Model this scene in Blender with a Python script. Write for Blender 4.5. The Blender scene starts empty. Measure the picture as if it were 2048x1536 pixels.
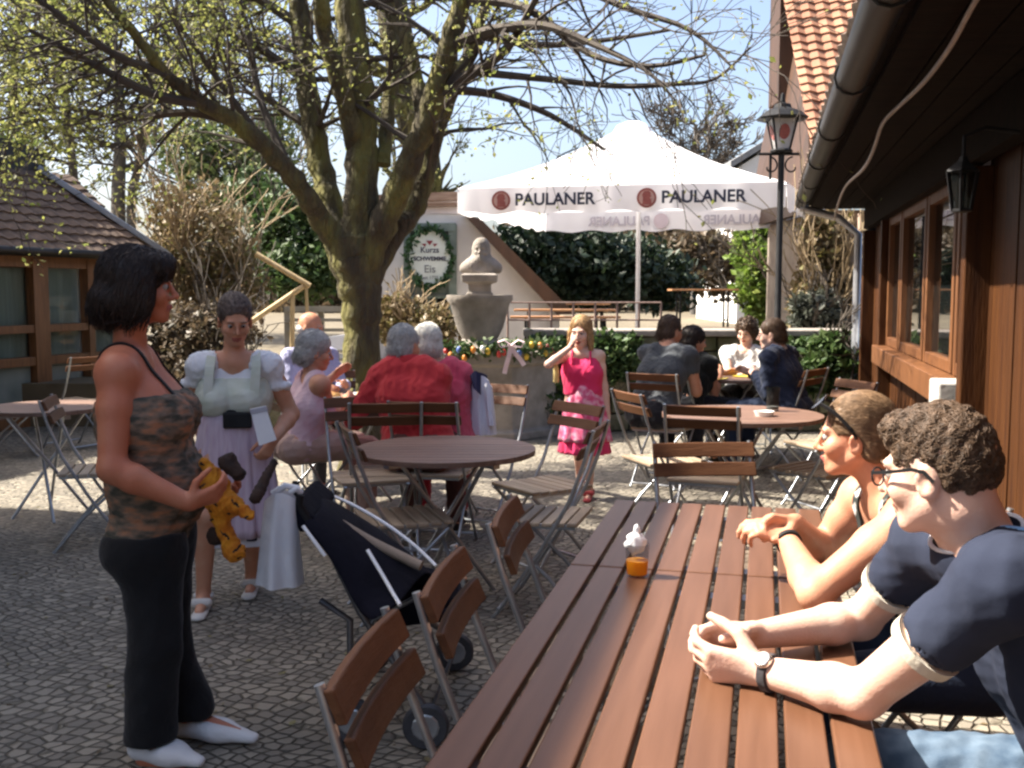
import bpy, bmesh, math, random
import numpy as np
from mathutils import Vector, Matrix, Quaternion, noise
V = Vector
R = math.radians
scene = bpy.context.scene
COL = scene.collection
random.seed(7)
RNG = np.random.default_rng(7)

# ---------------------------------------------------------------- camera
F_PX = 2050.0
CAM_Z = 1.5
PITCH = math.atan(186 / F_PX)
cam_data = bpy.data.cameras.new('camera')
cam = bpy.data.objects.new('camera', cam_data)
COL.objects.link(cam)
cam.location = (0, 0, CAM_Z)
cam.rotation_euler = (R(90) - PITCH, 0, 0)
cam_data.sensor_width = 36
cam_data.lens = F_PX / 2048 * 36
cam_data.clip_start = 0.05
cam_data.clip_end = 2000
scene.camera = cam
_cp, _sp = math.cos(PITCH), math.sin(PITCH)


def ray(px, py):
    x = (px - 1024) / F_PX
    y = (768 - py) / F_PX
    return V((x, _cp + y * _sp, y * _cp - _sp))


def P(px, py, Y):
    """a point of the photograph at the depth Y metres in front of the camera"""
    r = ray(px, py)
    return V((0, 0, CAM_Z)) + r * (Y / r.y)


def G(px, py, z=0.0):
    """a point of the photograph at the height z"""
    r = ray(px, py)
    return V((0, 0, CAM_Z)) + r * ((z - CAM_Z) / r.z)


TH = math.atan2(506, F_PX)            # direction of table and hall, turned right of the view
U = V((math.sin(TH), math.cos(TH), 0))
N = V((math.cos(TH), -math.sin(TH), 0))

# ---------------------------------------------------------------- materials
MATS = {}


def nd(nt, t, **kw):
    n = nt.nodes.new(t)
    for k, v in kw.items():
        if k in n.inputs:
            n.inputs[k].default_value = v
        else:
            setattr(n, k, v)
    return n


def lin(h):
    """sRGB hex -> linear rgba"""
    h = h.lstrip('#')
    c = [int(h[i:i + 2], 16) / 255 for i in (0, 2, 4)]
    return tuple([(x / 12.92 if x <= .04045 else ((x + .055) / 1.055) ** 2.4) for x in c] + [1])


def mat(name, c1, c2=None, rough=.6, scale=8., stretch=(1, 1, 1), bump=.0, bscale=None, metal=0., spec=.5,
        detail=5., contrast=(.3, .7), coat=0., c3=None, trans=0., bdist=.01, sss=0., sheen=0., isl=0.):
    """noise-varied Principled material; colours are linear base colours"""
    if name in MATS:
        return MATS[name]
    m = bpy.data.materials.new(name)
    m.use_nodes = True
    nt = m.node_tree
    b = nt.nodes['Principled BSDF']
    b.inputs['Roughness'].default_value = rough
    b.inputs['Metallic'].default_value = metal
    b.inputs['Specular IOR Level'].default_value = spec
    b.inputs['Coat Weight'].default_value = coat
    if sss:
        b.inputs['Subsurface Weight'].default_value = sss
        b.inputs['Subsurface Radius'].default_value = (.012, .005, .003)
        b.inputs['Subsurface Scale'].default_value = 1.
    if sheen:
        b.inputs['Sheen Weight'].default_value = sheen
    tc = nd(nt, 'ShaderNodeTexCoord')
    mp = nd(nt, 'ShaderNodeMapping')
    mp.inputs['Scale'].default_value = stretch
    nt.links.new(tc.outputs['Object'], mp.inputs['Vector'])
    c1 = tuple(c1[:3]) + (1,)
    if c2 is None:
        c2 = tuple(x * .8 for x in c1[:3]) + (1,)
    c2 = tuple(c2[:3]) + (1,)
    nz = nd(nt, 'ShaderNodeTexNoise')
    nz.inputs['Scale'].default_value = scale
    nz.inputs['Detail'].default_value = detail
    nt.links.new(mp.outputs[0], nz.inputs['Vector'])
    cr = nd(nt, 'ShaderNodeValToRGB')
    cr.color_ramp.elements[0].position = contrast[0]
    cr.color_ramp.elements[1].position = contrast[1]
    cr.color_ramp.elements[0].color = c1
    cr.color_ramp.elements[1].color = c2
    if c3 is not None:
        e = cr.color_ramp.elements.new((contrast[0] + contrast[1]) / 2)
        e.color = tuple(c3[:3]) + (1,)
    nt.links.new(nz.outputs['Fac'], cr.inputs['Fac'])
    if isl:      # every plank, tile or slat has a tone of its own
        ge = nd(nt, 'ShaderNodeNewGeometry')
        mr = nd(nt, 'ShaderNodeMapRange')
        mr.inputs['To Min'].default_value = 1 - isl
        mr.inputs['To Max'].default_value = 1 + isl
        nt.links.new(ge.outputs['Random Per Island'], mr.inputs['Value'])
        vm = nd(nt, 'ShaderNodeVectorMath', operation='SCALE')
        nt.links.new(cr.outputs['Color'], vm.inputs[0])
        nt.links.new(mr.outputs[0], vm.inputs['Scale'])
        nt.links.new(vm.outputs[0], b.inputs['Base Color'])
    else:
        nt.links.new(cr.outputs['Color'], b.inputs['Base Color'])
    if bump:
        n2 = nd(nt, 'ShaderNodeTexNoise')
        n2.inputs['Scale'].default_value = bscale or scale * 4
        n2.inputs['Detail'].default_value = 6
        nt.links.new(mp.outputs[0], n2.inputs['Vector'])
        bp = nd(nt, 'ShaderNodeBump')
        bp.inputs['Strength'].default_value = bump
        bp.inputs['Distance'].default_value = bdist
        nt.links.new(n2.outputs['Fac'], bp.inputs['Height'])
        nt.links.new(bp.outputs[0], b.inputs['Normal'])
    if trans:
        tr = nd(nt, 'ShaderNodeBsdfTranslucent')
        nt.links.new(cr.outputs['Color'], tr.inputs['Color'])
        mx = nd(nt, 'ShaderNodeMixShader')
        mx.inputs[0].default_value = trans
        out = nt.nodes['Material Output']
        nt.links.new(b.outputs[0], mx.inputs[1])
        nt.links.new(tr.outputs[0], mx.inputs[2])
        nt.links.new(mx.outputs[0], out.inputs['Surface'])
    MATS[name] = m
    return m


# ---------------------------------------------------------------- mesh building
def frame_of(d):
    d = V(d).normalized()
    up = V((0, 0, 1)) if abs(d.z) < .92 else V((0, 1, 0))
    x = d.cross(up).normalized()
    y = x.cross(d).normalized()
    return x, y


class MB:
    def __init__(s):
        s.v = []
        s.f = []
        s.m = []

    def add(s, vs, fs, mi=0):
        o = len(s.v)
        s.v.extend([tuple(v) for v in vs])
        s.f.extend([tuple(i + o for i in f) for f in fs])
        s.m.extend([mi] * len(fs))
        return s

    def box(s, c, size, rot=None, mi=0):
        c = V(c)
        hx, hy, hz = size[0] / 2, size[1] / 2, size[2] / 2
        vs = []
        for z in (-hz, hz):
            for x, y in ((-hx, -hy), (hx, -hy), (hx, hy), (-hx, hy)):
                p = V((x, y, z))
                if rot is not None:
                    p = rot @ p
                vs.append(c + p)
        s.add(vs, [(3, 2, 1, 0), (4, 5, 6, 7), (0, 1, 5, 4), (1, 2, 6, 5), (2, 3, 7, 6), (3, 0, 4, 7)], mi)
        return s

    def beam(s, a, b, w, h, mi=0, up=None):
        """box from a to b; w across, h along 'up'"""
        a, b = V(a), V(b)
        d = (b - a).normalized()
        up = V(up) if up is not None else (V((0, 0, 1)) if abs(d.z) < .95 else V((0, 1, 0)))
        x = d.cross(up).normalized()
        y = x.cross(d).normalized()
        vs = []
        for p in (a, b):
            for sx, sy in ((-1, -1), (1, -1), (1, 1), (-1, 1)):
                vs.append(p + x * sx * w / 2 + y * sy * h / 2)
        s.add(vs, [(3, 2, 1, 0), (4, 5, 6, 7), (0, 1, 5, 4), (1, 2, 6, 5), (2, 3, 7, 6), (3, 0, 4, 7)], mi)
        return s

    def tube(s, pts, rad, seg=8, mi=0, cap=True):
        pts = [V(p) for p in pts]
        n = len(pts)
        if not hasattr(rad, '__len__'):
            rad = [rad] * n
        d0 = (pts[1] - pts[0]).normalized()
        x, y = frame_of(d0)
        vs = []
        for i, p in enumerate(pts):
            if i == 0:
                d = d0
            elif i == n - 1:
                d = (pts[i] - pts[i - 1])
            else:
                d = (pts[i + 1] - pts[i - 1])
            if d.length < 1e-9:
                d = V((0, 0, 1))
            d.normalize()
            x = (x - d * x.dot(d))
            if x.length < 1e-6:
                x, y = frame_of(d)
            x.normalize()
            y = d.cross(x)
            for k in range(seg):
                a = 2 * math.pi * k / seg
                vs.append(p + x * (math.cos(a) * rad[i]) + y * (math.sin(a) * rad[i]))
        fs = []
        for i in range(n - 1):
            for k in range(seg):
                k2 = (k + 1) % seg
                fs.append((i * seg + k, i * seg + k2, (i + 1) * seg + k2, (i + 1) * seg + k))
        if cap:
            fs.append(tuple(range(seg - 1, -1, -1)))
            fs.append(tuple((n - 1) * seg + k for k in range(seg)))
        s.add(vs, fs, mi)
        return s

    def lathe(s, prof, c=(0, 0, 0), seg=24, mi=0, sx=1., sy=1., rot=None, phase=0.):
        """prof: (r, z) from bottom to top"""
        c = V(c)
        vs, fs = [], []
        for r, z in prof:
            for k in range(seg):
                a = 2 * math.pi * k / seg + phase
                p = V((r * math.cos(a) * sx, r * math.sin(a) * sy, z))
                if rot is not None:
                    p = rot @ p
                vs.append(c + p)
        n = len(prof)
        for i in range(n - 1):
            for k in range(seg):
                k2 = (k + 1) % seg
                fs.append((i * seg + k, i * seg + k2, (i + 1) * seg + k2, (i + 1) * seg + k))
        if prof[0][0] > 1e-6:
            fs.append(tuple(range(seg - 1, -1, -1)))
        if prof[-1][0] > 1e-6:
            fs.append(tuple((n - 1) * seg + k for k in range(seg)))
        s.add(vs, fs, mi)
        return s

    def ball(s, c, r, seg=12, rings=8, mi=0, rot=None):
        r = r if hasattr(r, '__len__') else (r, r, r)
        prof = [(max(math.sin(math.pi * i / rings), 1e-7), -math.cos(math.pi * i / rings)) for i in range(rings + 1)]
        c = V(c)
        vs, fs = [], []
        for pr, z in prof:
            for k in range(seg):
                a = 2 * math.pi * k / seg
                p = V((pr * math.cos(a) * r[0], pr * math.sin(a) * r[1], z * r[2]))
                vs.append(c + (rot @ p if rot is not None else p))
        for i in range(rings):
            for k in range(seg):
                k2 = (k + 1) % seg
                fs.append((i * seg + k, i * seg + k2, (i + 1) * seg + k2, (i + 1) * seg + k))
        s.add(vs, fs, mi)
        return s

    def prism(s, poly, ext, mi=0):
        """planar polygon (3D points) extruded by vector ext"""
        n = len(poly)
        ext = V(ext)
        vs = [V(p) for p in poly] + [V(p) + ext for p in poly]
        fs = [tuple(range(n - 1, -1, -1)), tuple(range(n, 2 * n))]
        for i in range(n):
            j = (i + 1) % n
            fs.append((i, j, n + j, n + i))
        s.add(vs, fs, mi)
        return s

    def build(s, name, mats, parent=None, smooth=False, bevel=0., seg=2, angle=35):
        me = bpy.data.meshes.new(name)
        me.from_pydata(s.v, [], s.f)
        if not isinstance(mats, (list, tuple)):
            mats = [mats]
        for m in mats:
            me.materials.append(m)
        if len(mats) > 1:
            me.polygons.foreach_set('material_index', s.m)
        o = bpy.data.objects.new(name, me)
        COL.objects.link(o)
        bm = bmesh.new()
        bm.from_mesh(me)
        bmesh.ops.recalc_face_normals(bm, faces=bm.faces)
        bm.to_mesh(me)
        bm.free()
        if smooth:
            me.polygons.foreach_set('use_smooth', [True] * len(me.polygons))
            me.set_sharp_from_angle(angle=R(angle + 15))
        if bevel:
            bv = o.modifiers.new('bevel', 'BEVEL')
            bv.width = bevel
            bv.segments = seg
            bv.limit_method = 'ANGLE'
            bv.angle_limit = R(angle)
            bv.harden_normals = False
        if parent is not None:
            o.parent = parent
        return o


def np_mesh(name, verts, faces, mats, parent=None, smooth=True, mi=None):
    """fast mesh from arrays: faces (n,3) or (n,4)"""
    me = bpy.data.meshes.new(name)
    verts = np.asarray(verts, np.float32)
    faces = np.asarray(faces, np.int32)
    k = faces.shape[1]
    me.vertices.add(len(verts))
    me.vertices.foreach_set('co', verts.ravel())
    me.loops.add(faces.size)
    me.loops.foreach_set('vertex_index', faces.ravel())
    me.polygons.add(len(faces))
    me.polygons.foreach_set('loop_start', np.arange(0, faces.size, k, dtype=np.int32))
    if not isinstance(mats, (list, tuple)):
        mats = [mats]
    for m in mats:
        me.materials.append(m)
    if mi is not None:
        me.polygons.foreach_set('material_index', np.asarray(mi, np.int32))
    me.polygons.foreach_set('use_smooth', np.full(len(faces), smooth))
    me.update(calc_edges=True)
    me.validate()
    o = bpy.data.objects.new(name, me)
    COL.objects.link(o)
    if parent is not None:
        o.parent = parent
    return o


def tag(o, label=None, cat=None, group=None, kind=None):
    if label:
        o['label'] = label
    if cat:
        o['category'] = cat
    if group:
        o['group'] = group
    if kind:
        o['kind'] = kind
    return o


def thing(name, label, cat, loc=(0, 0, 0), rotz=0., group=None):
    o = bpy.data.objects.new(name, None)
    o.empty_display_size = .1
    COL.objects.link(o)
    o.location = loc
    o.rotation_euler = (0, 0, rotz)
    return tag(o, label, cat, group)


def kids(o):
    return [c for c in bpy.data.objects if c.parent == o]


def dup(o, loc=None, rotz=None, label=None, parent=None, rot=None):
    c = o.copy()
    COL.objects.link(c)
    if parent is not None:
        c.parent = parent
    if loc is not None:
        c.location = loc
    if rotz is not None:
        c.rotation_euler = (0, 0, rotz)
    if rot is not None:
        c.rotation_euler = rot
    if label:
        c['label'] = label
    for ch in kids(o):
        dup(ch, parent=c)
    return c


def text_mesh(txt, size, m, name, parent, matrix, ext=.002, bold=.0, sx=1.):
    cu = bpy.data.curves.new(name, 'FONT')
    cu.body = txt
    cu.size = size
    cu.extrude = ext
    cu.offset = bold
    cu.align_x = 'CENTER'
    cu.align_y = 'CENTER'
    tmp = bpy.data.objects.new(name, cu)
    COL.objects.link(tmp)
    dg = bpy.context.evaluated_depsgraph_get()
    me = bpy.data.meshes.new_from_object(tmp.evaluated_get(dg))
    bpy.data.objects.remove(tmp)
    bpy.data.curves.remove(cu)
    me.name = name
    for v in me.vertices:
        v.co.x *= sx
    me.transform(matrix)
    me.materials.clear()
    me.materials.append(m)
    o = bpy.data.objects.new(name, me)
    COL.objects.link(o)
    if parent is not None:
        o.parent = parent
    return o
# ================================================================ sky and sun
SUN_EL = R(49)
SUN_DIR = V((-1, .17, 0)).normalized() * math.cos(SUN_EL) + V((0, 0, math.sin(SUN_EL)))   # towards the sun
world = bpy.data.worlds.new("World")
scene.world = world
world.use_nodes = True
wnt = world.node_tree
bg = wnt.nodes['Background']
sky = wnt.nodes.new('ShaderNodeTexSky')
sky.sky_type = 'NISHITA'
sky.sun_disc = False
sky.sun_elevation = SUN_EL
sky.sun_rotation = math.atan2(SUN_DIR.x, SUN_DIR.y)
sky.air_density = .85
sky.dust_density = 4.0
sky.ozone_density = .7
wnt.links.new(sky.outputs[0], bg.inputs['Color'])
bg.inputs['Strength'].default_value = 0.105
sl = bpy.data.lights.new('sun', 'SUN')
sl.energy = 5.0
sl.angle = R(.6)
sl.color = (1, .93, .82)
so = bpy.data.objects.new('sun', sl)
COL.objects.link(so)
so.rotation_euler = SUN_DIR.to_track_quat('Z', 'Y').to_euler()
so.location = (-10, 5, 20)
scene.view_settings.view_transform = 'Standard'
scene.view_settings.look = 'None'
scene.view_settings.exposure = 1.68
scene.view_settings.gamma = 1
scene.cycles.filter_width = 2.5
scene.cycles.max_bounces = 6
scene.cycles.transparent_max_bounces = 12
scene.cycles.sample_clamp_indirect = 6

# ================================================================ ground
def cobble_mat():
    m = bpy.data.materials.new('cobblestone')
    m.use_nodes = True
    nt = m.node_tree
    L = nt.links.new
    b = nt.nodes['Principled BSDF']
    tc = nd(nt, 'ShaderNodeTexCoord')
    w = nd(nt, 'ShaderNodeTexNoise')
    w.inputs['Scale'].default_value = .9
    L(tc.outputs['Object'], w.inputs['Vector'])
    vm = nd(nt, 'ShaderNodeVectorMath', operation='MULTIPLY_ADD')
    L(w.outputs['Color'], vm.inputs[0])
    vm.inputs[1].default_value = (.35, .35, 0)
    L(tc.outputs['Object'], vm.inputs[2])
    mp = nd(nt, 'ShaderNodeMapping')
    mp.inputs['Rotation'].default_value = (0, 0, .5)
    mp.inputs['Scale'].default_value = (1, 1.12, 1)
    L(vm.outputs[0], mp.inputs[0])
    ve = nd(nt, 'ShaderNodeTexVoronoi', feature='DISTANCE_TO_EDGE')
    vc = nd(nt, 'ShaderNodeTexVoronoi', feature='F1')
    for v in (ve, vc):
        v.inputs['Scale'].default_value = 18
        v.inputs['Randomness'].default_value = .5
        L(mp.outputs[0], v.inputs['Vector'])
    r = nd(nt, 'ShaderNodeMapRange')
    r.inputs['From Max'].default_value = .14
    L(ve.outputs['Distance'], r.inputs['Value'])
    # stone tint
    cr = nd(nt, 'ShaderNodeValToRGB')
    els = cr.color_ramp.elements
    els[0].color = (.195, .17, .135, 1)
    els[1].color = (.35, .305, .235, 1)
    e = els.new(.5)
    e.color = (.26, .226, .175, 1)
    sp = nd(nt, 'ShaderNodeSeparateColor')
    L(vc.outputs['Color'], sp.inputs[0])
    L(sp.outputs[0], cr.inputs[0])
    # wear and dirt
    n1 = nd(nt, 'ShaderNodeTexNoise')
    n1.inputs['Scale'].default_value = .7
    n1.inputs['Detail'].default_value = 8
    L(tc.outputs['Object'], n1.inputs['Vector'])
    mx = nd(nt, 'ShaderNodeMix', data_type='RGBA', blend_type='MULTIPLY')
    mx.inputs[0].default_value = .55
    L(cr.outputs[0], mx.inputs[6])
    r2 = nd(nt, 'ShaderNodeMapRange')
    r2.inputs['From Min'].default_value = .3
    r2.inputs['From Max'].default_value = .7
    r2.inputs['To Min'].default_value = .45
    r2.inputs['To Max'].default_value = 1.15
    L(n1.outputs['Fac'], r2.inputs['Value'])
    L(r2.outputs[0], mx.inputs[7])
    # joints, some with moss and pale sand
    jc = nd(nt, 'ShaderNodeValToRGB')
    jc.color_ramp.elements[0].color = (.075, .068, .05, 1)
    jc.color_ramp.elements[1].color = (.16, .14, .10, 1)
    jc.color_ramp.elements[0].position = .4
    jc.color_ramp.elements[1].position = .62
    L(n1.outputs['Fac'], jc.inputs[0])
    m2 = nd(nt, 'ShaderNodeMix', data_type='RGBA')
    L(r.outputs[0], m2.inputs[0])
    L(jc.outputs[0], m2.inputs[6])
    L(mx.outputs[2], m2.inputs[7])
    L(m2.outputs[2], b.inputs['Base Color'])
    n2 = nd(nt, 'ShaderNodeTexNoise')
    n2.inputs['Scale'].default_value = 40
    n2.inputs['Detail'].default_value = 5
    L(tc.outputs['Object'], n2.inputs['Vector'])
    ma = nd(nt, 'ShaderNodeMath', operation='MULTIPLY_ADD')
    L(n2.outputs['Fac'], ma.inputs[0])
    ma.inputs[1].default_value = .25
    pw = nd(nt, 'ShaderNodeMath', operation='POWER')
    L(r.outputs[0], pw.inputs[0])
    pw.inputs[1].default_value = .5
    tt = nd(nt, 'ShaderNodeMath', operation='MULTIPLY_ADD')
    L(sp.outputs[1], tt.inputs[0])
    tt.inputs[1].default_value = .5
    L(pw.outputs[0], tt.inputs[2])
    L(tt.outputs[0], ma.inputs[2])
    bp = nd(nt, 'ShaderNodeBump')
    bp.inputs['Strength'].default_value = 1.
    bp.inputs['Distance'].default_value = .016
    L(ma.outputs[0], bp.inputs['Height'])
    L(bp.outputs[0], b.inputs['Normal'])
    b.inputs['Roughness'].default_value = .75
    return m


M_COB = cobble_mat()
g = MB()
g.add([(-250, -100, 0), (250, -100, 0), (250, 400, 0), (-250, 400, 0)], [(0, 1, 2, 3)])
tag(g.build('cobbled_ground', M_COB), 'grey cobblestone paving of the courtyard', None, None, 'structure')

M_EARTH = mat('earth', (.10, .08, .05), (.17, .14, .09), .95, 3, bump=.5)
t = MB()
t.box((0, 36.3, .24), (120, 50, .48))
tag(t.build('terrace_ground', M_EARTH), 'raised earth terrace behind the stone wall', None, None, 'structure')

# ================================================================ shared materials
M_WOOD_DARK = mat('dark_brown_wood', (.035, .018, .010), (.075, .035, .018), .6, 6, (1, 1, .12), bump=.3)
M_WOOD_RED = mat('red_brown_wood', (.036, .011, .0025), (.080, .028, .006), .6, 5, (6, 6, .5), bump=.3, isl=.25, spec=.2)
M_WOOD_ORANGE = mat('orange_brown_wood', (.15, .065, .026), (.25, .115, .046), .5, 5, (5, 5, .6), bump=.2)
M_HALLF = mat('hall_frame_wood', (.10, .035, .009), (.18, .07, .02), .55, 5, (5, 5, .6), bump=.25)
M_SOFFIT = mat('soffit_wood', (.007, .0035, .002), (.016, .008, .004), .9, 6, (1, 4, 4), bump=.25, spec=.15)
M_GUTTER = mat('dark_copper', (.018, .016, .014), (.035, .03, .026), .45, 5, metal=.6)
M_BLACK = mat('black_iron', (.009, .009, .010), (.02, .02, .021), .6, 12, spec=.2)
M_TILE = mat('clay_tile', (.24, .10, .055), (.42, .22, .13), .8, 1.6, c3=(.32, .15, .085), bump=.4, bscale=60, detail=9)
M_TILE_OLD = mat('old_clay_tile', (.085, .055, .04), (.17, .11, .075), .85, 7, c3=(.12, .08, .055), bump=.4, bscale=50)
M_WHITE_WALL = mat('white_render', (.62, .60, .57), (.76, .74, .71), .9, 2.5, bump=.2, bscale=60)
M_ZINC = mat('zinc', (.42, .44, .47), (.6, .62, .66), .4, 6, metal=.5)
M_STONE = mat('sandstone', (.20, .175, .145), (.33, .29, .25), .9, 7, c3=(.26, .23, .2), bump=.5, bscale=40)
M_MOSS = mat('mossy_stone', (.05, .06, .02), (.20, .18, .13), .95, 4.5, c3=(.13, .12, .07), bump=.7, bscale=22, bdist=.03)


def glass_mat(name, tint=(.9, .95, .95), alpha=.35, rough=.02):
    m = bpy.data.materials.new(name)
    m.use_nodes = True
    nt = m.node_tree
    b = nt.nodes['Principled BSDF']
    b.inputs['Base Color'].default_value = (.01, .012, .012, 1)
    b.inputs['Roughness'].default_value = rough
    b.inputs['IOR'].default_value = 1.52
    tr = nd(nt, 'ShaderNodeBsdfTransparent')
    tr.inputs[0].default_value = tuple(tint) + (1,)
    mx = nd(nt, 'ShaderNodeMixShader')
    mx.inputs[0].default_value = alpha
    nt.links.new(b.outputs[0], mx.inputs[1])
    nt.links.new(tr.outputs[0], mx.inputs[2])
    nt.links.new(mx.outputs[0], nt.nodes['Material Output'].inputs['Surface'])
    return m


M_PANE = glass_mat('window_glass', (.9, .95, .93), .72)
M_PANE_MIRROR = glass_mat('mirroring_window_glass', (.6, .6, .6), .15)
M_PANE_MIRROR.node_tree.nodes['Principled BSDF'].inputs['Specular IOR Level'].default_value = 1.0
M_PANE_MIRROR.node_tree.nodes['Principled BSDF'].inputs['IOR'].default_value = 1.9
M_CURTAIN = mat('pale_curtain', (.55, .60, .57), (.78, .80, .77), .9, 3, (8, 8, .3))


def wb(mb, name, mats, parent, **kw):
    """build a mesh given in world coordinates under a thing that stands unrotated at its base"""
    o = mb.build(name, mats, parent, **kw)
    if parent is not None and parent.parent is None and parent.type == 'EMPTY':
        o.location = -V(parent.location)
    return o


def tile_roof(o, along, up, nt, nc, tile=.19, course=.17, wave=.022, step=.022, sub=4, seed=1):
    """clay tiles as geometry: nc courses of nt tiles, from the corner o"""
    rng = random.Random(seed)
    along = V(along).normalized()
    up = V(up).normalized()
    nrm = along.cross(up).normalized()
    if nrm.z < 0:
        nrm = -nrm
    mb = MB()
    for c in range(nc):
        jit = [rng.uniform(-.008, .008) for _ in range(nt + 1)]
        lift = [rng.uniform(0, .008) for _ in range(nt + 1)]
        vs, fs = [], []
        n = nt * sub + 1
        for row in (0, 1, 2):
            for i in range(n):
                ti = i // sub
                ph = (i % sub) / sub
                w = wave * (.5 - .5 * math.cos(2 * math.pi * ph))
                h = (0 if row == 0 else (step + lift[ti]) if row == 1 else 0.004)
                y = c * course + jit[ti] * (row < 2) + (0 if row < 2 else course * 1.06)
                vs.append(o + along * (i * tile / sub) + up * y + nrm * (h + (w if row else 0)))
        for row in (0, 1):
            for i in range(n - 1):
                a = row * n + i
                fs.append((a, a + 1, a + n + 1, a + n))
        mb.add(vs, fs)
    return mb


# ================================================================ timber hall on the right
HALL0 = P(1741, 700, 9.0)
HALL0.z = 0


def H(s, t, z):
    return V((HALL0.x, HALL0.y, 0)) - U * s + N * t + V((0, 0, z))


def HP(px, py, t):
    """where the ray of a pixel meets the hall's plane at offset t"""
    r = ray(px, py)
    o = V((0, 0, CAM_Z))
    q = H(0, t, 0)
    k = (q - o).dot(N) / r.dot(N)
    return o + r * k


hall = thing('timber_hall', 'long brown timber hall with a dark overhanging eave and windows, on the right', 'building', H(0, 0, 0))
HL = 12.5
w = MB()      # boarded wall: vertical boards with the window band left open
def boards(s0, s1, z0, z1, t=0., bw=.14):
    n = max(1, round((s1 - s0) / bw))
    for i in range(n):
        a = s0 + (s1 - s0) * i / n
        b = s0 + (s1 - s0) * (i + 1) / n
        d = random.uniform(0, .006)
        c = (H(a, t + .02 - d, z0) + H(b, t + .02 - d, z1)) / 2
        w.box(c, (.03, (b - a) - .006, z1 - z0), Matrix.Rotation(-TH, 3, 'Z'))
boards(0.12, 1.45, 0, 2.22)
boards(4.75, HL, 0, 2.22)
boards(1.45, 4.75, 0, .97)

wb(w, 'boarded_wall', M_WOOD_RED, hall)
w = MB()
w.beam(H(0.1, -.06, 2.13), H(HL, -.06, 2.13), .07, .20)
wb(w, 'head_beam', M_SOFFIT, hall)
sl_ = MB()
sl_.beam(H(1.40, -.045, 1.035), H(4.42, -.045, 1.035), .16, .13)
wb(sl_, 'window_ledge', M_HALLF, hall, bevel=.006)
sl_ = MB()
sl_.box(H(4.57, -.06, 1.04), (.2, .26, .12), Matrix.Rotation(-TH, 3, 'Z'))
o = wb(sl_, 'sill_block', mat('grey_sill_stone', (.34, .33, .30), (.46, .45, .42), .9, 9, bump=.3), hall, bevel=.01)
for s_, wd in ((.07, .13), (1.44, .12), (4.78, .13), (7.9, .14)):
    p_ = MB()
    p_.beam(H(s_, -.03, 0), H(s_, -.03, 2.02), wd, .10, up=U)
    wb(p_, 'post', M_WOOD_RED, hall, bevel=.006)
for i, (a, b) in enumerate(((1.5, 2.2), (2.25, 3.3), (3.35, 4.25), (4.3, 4.72))):
    f_ = MB()
    for s0 in (a + .03, b - .03):
        f_.beam(H(s0, -.01, 1.105), H(s0, -.01, 2.03), .06, .06, up=U)
    for z in (1.135, 2.0):
        f_.beam(H(a + .06, -.01, z), H(b - .06, -.01, z), .055, .06)
    fr = wb(f_, 'window', M_HALLF, hall, bevel=.004)
    g_ = MB()
    g_.beam(H(a + .055, .0, 1.57), H(b - .055, .0, 1.57), .008, .86)
    g_.build('pane', M_PANE_MIRROR, fr)
r_ = MB()     # dim room behind the panes
r_.beam(H(1.4, 1.2, 1.1), H(4.9, 1.2, 1.1), .05, 2.2)
wb(r_, 'inner_wall', M_WOOD_DARK, hall)
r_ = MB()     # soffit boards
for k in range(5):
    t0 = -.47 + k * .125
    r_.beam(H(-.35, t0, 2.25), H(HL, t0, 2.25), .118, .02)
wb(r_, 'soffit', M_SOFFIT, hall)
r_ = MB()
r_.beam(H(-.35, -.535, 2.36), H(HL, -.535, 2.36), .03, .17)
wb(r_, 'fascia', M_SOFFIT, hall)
gt = MB()
gp = [H(s_, -.60, 2.31) for s_ in (-.42, 1, 3, 5, 7, 9, HL)]
gt.tube(gp, .062, 12)
go = wb(gt, 'gutter', M_GUTTER, hall, smooth=True)
for k in range(9):
    b_ = MB()
    c = H(.3 + k * 1.25, -.60, 2.31)
    b_.tube([c - U * .015, c + U * .015], .070, 12)
    b_.build('gutter_bracket', M_GUTTER, go)
UPS = (N * math.cos(R(36)) + V((0, 0, math.sin(R(36))))).normalized()
wb(tile_roof(H(HL, -.62, 2.42), U, UPS, 68, 24, tile=.19, seed=3), 'roof', M_TILE_OLD, hall)
e_ = MB()     # far gable wall
e_.prism([H(0, .02, 0), H(0, 4.5, 0), H(0, 4.5, 4.6), H(0, 3.2, 4.6), H(0, .02, 2.3)], U * -.04)
wb(e_, 'gable_wall', M_WOOD_DARK, hall)
d_ = MB()
d_.tube([H(-.12, -.12, 0), H(-.12, -.12, 2.0), H(-.12, -.3, 2.15), H(-.12, -.62, 2.24)], .035, 10)
wb(d_, 'downpipe', M_ZINC, hall, smooth=True)
d_ = MB()
d_.beam(H(-.04, .06, 1.28), H(-.04, .06, 2.25), .22, .05, up=U)
wb(d_, 'corner_board', mat('dark_blue_board', (.012, .016, .03), (.03, .035, .055), .6, 9), hall, bevel=.005)
d_ = MB()
d_.beam(H(-.05, .05, 0.), H(-.05, .05, 1.26), .26, .07, up=U)
wb(d_, 'corner_plinth', mat('flaking_white', (.7, .7, .72), (.35, .36, .36), .9, 14, contrast=(.5, .66), bump=.4), hall, bevel=.01)
def smooth_cable(p_):
    out = []
    for i in range(len(p_) - 1):
        for k in range(4):
            out.append((p_[i].lerp(p_[i + 1], k / 4), 0))
    q = [o[0] for o in out] + [p_[-1]]
    for _ in range(3):
        q = [q[0]] + [(q[i - 1] + q[i] * 2 + q[i + 1]) / 4 for i in range(1, len(q) - 1)] + [q[-1]]
    return [(a, 0) for a in q]


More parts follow.
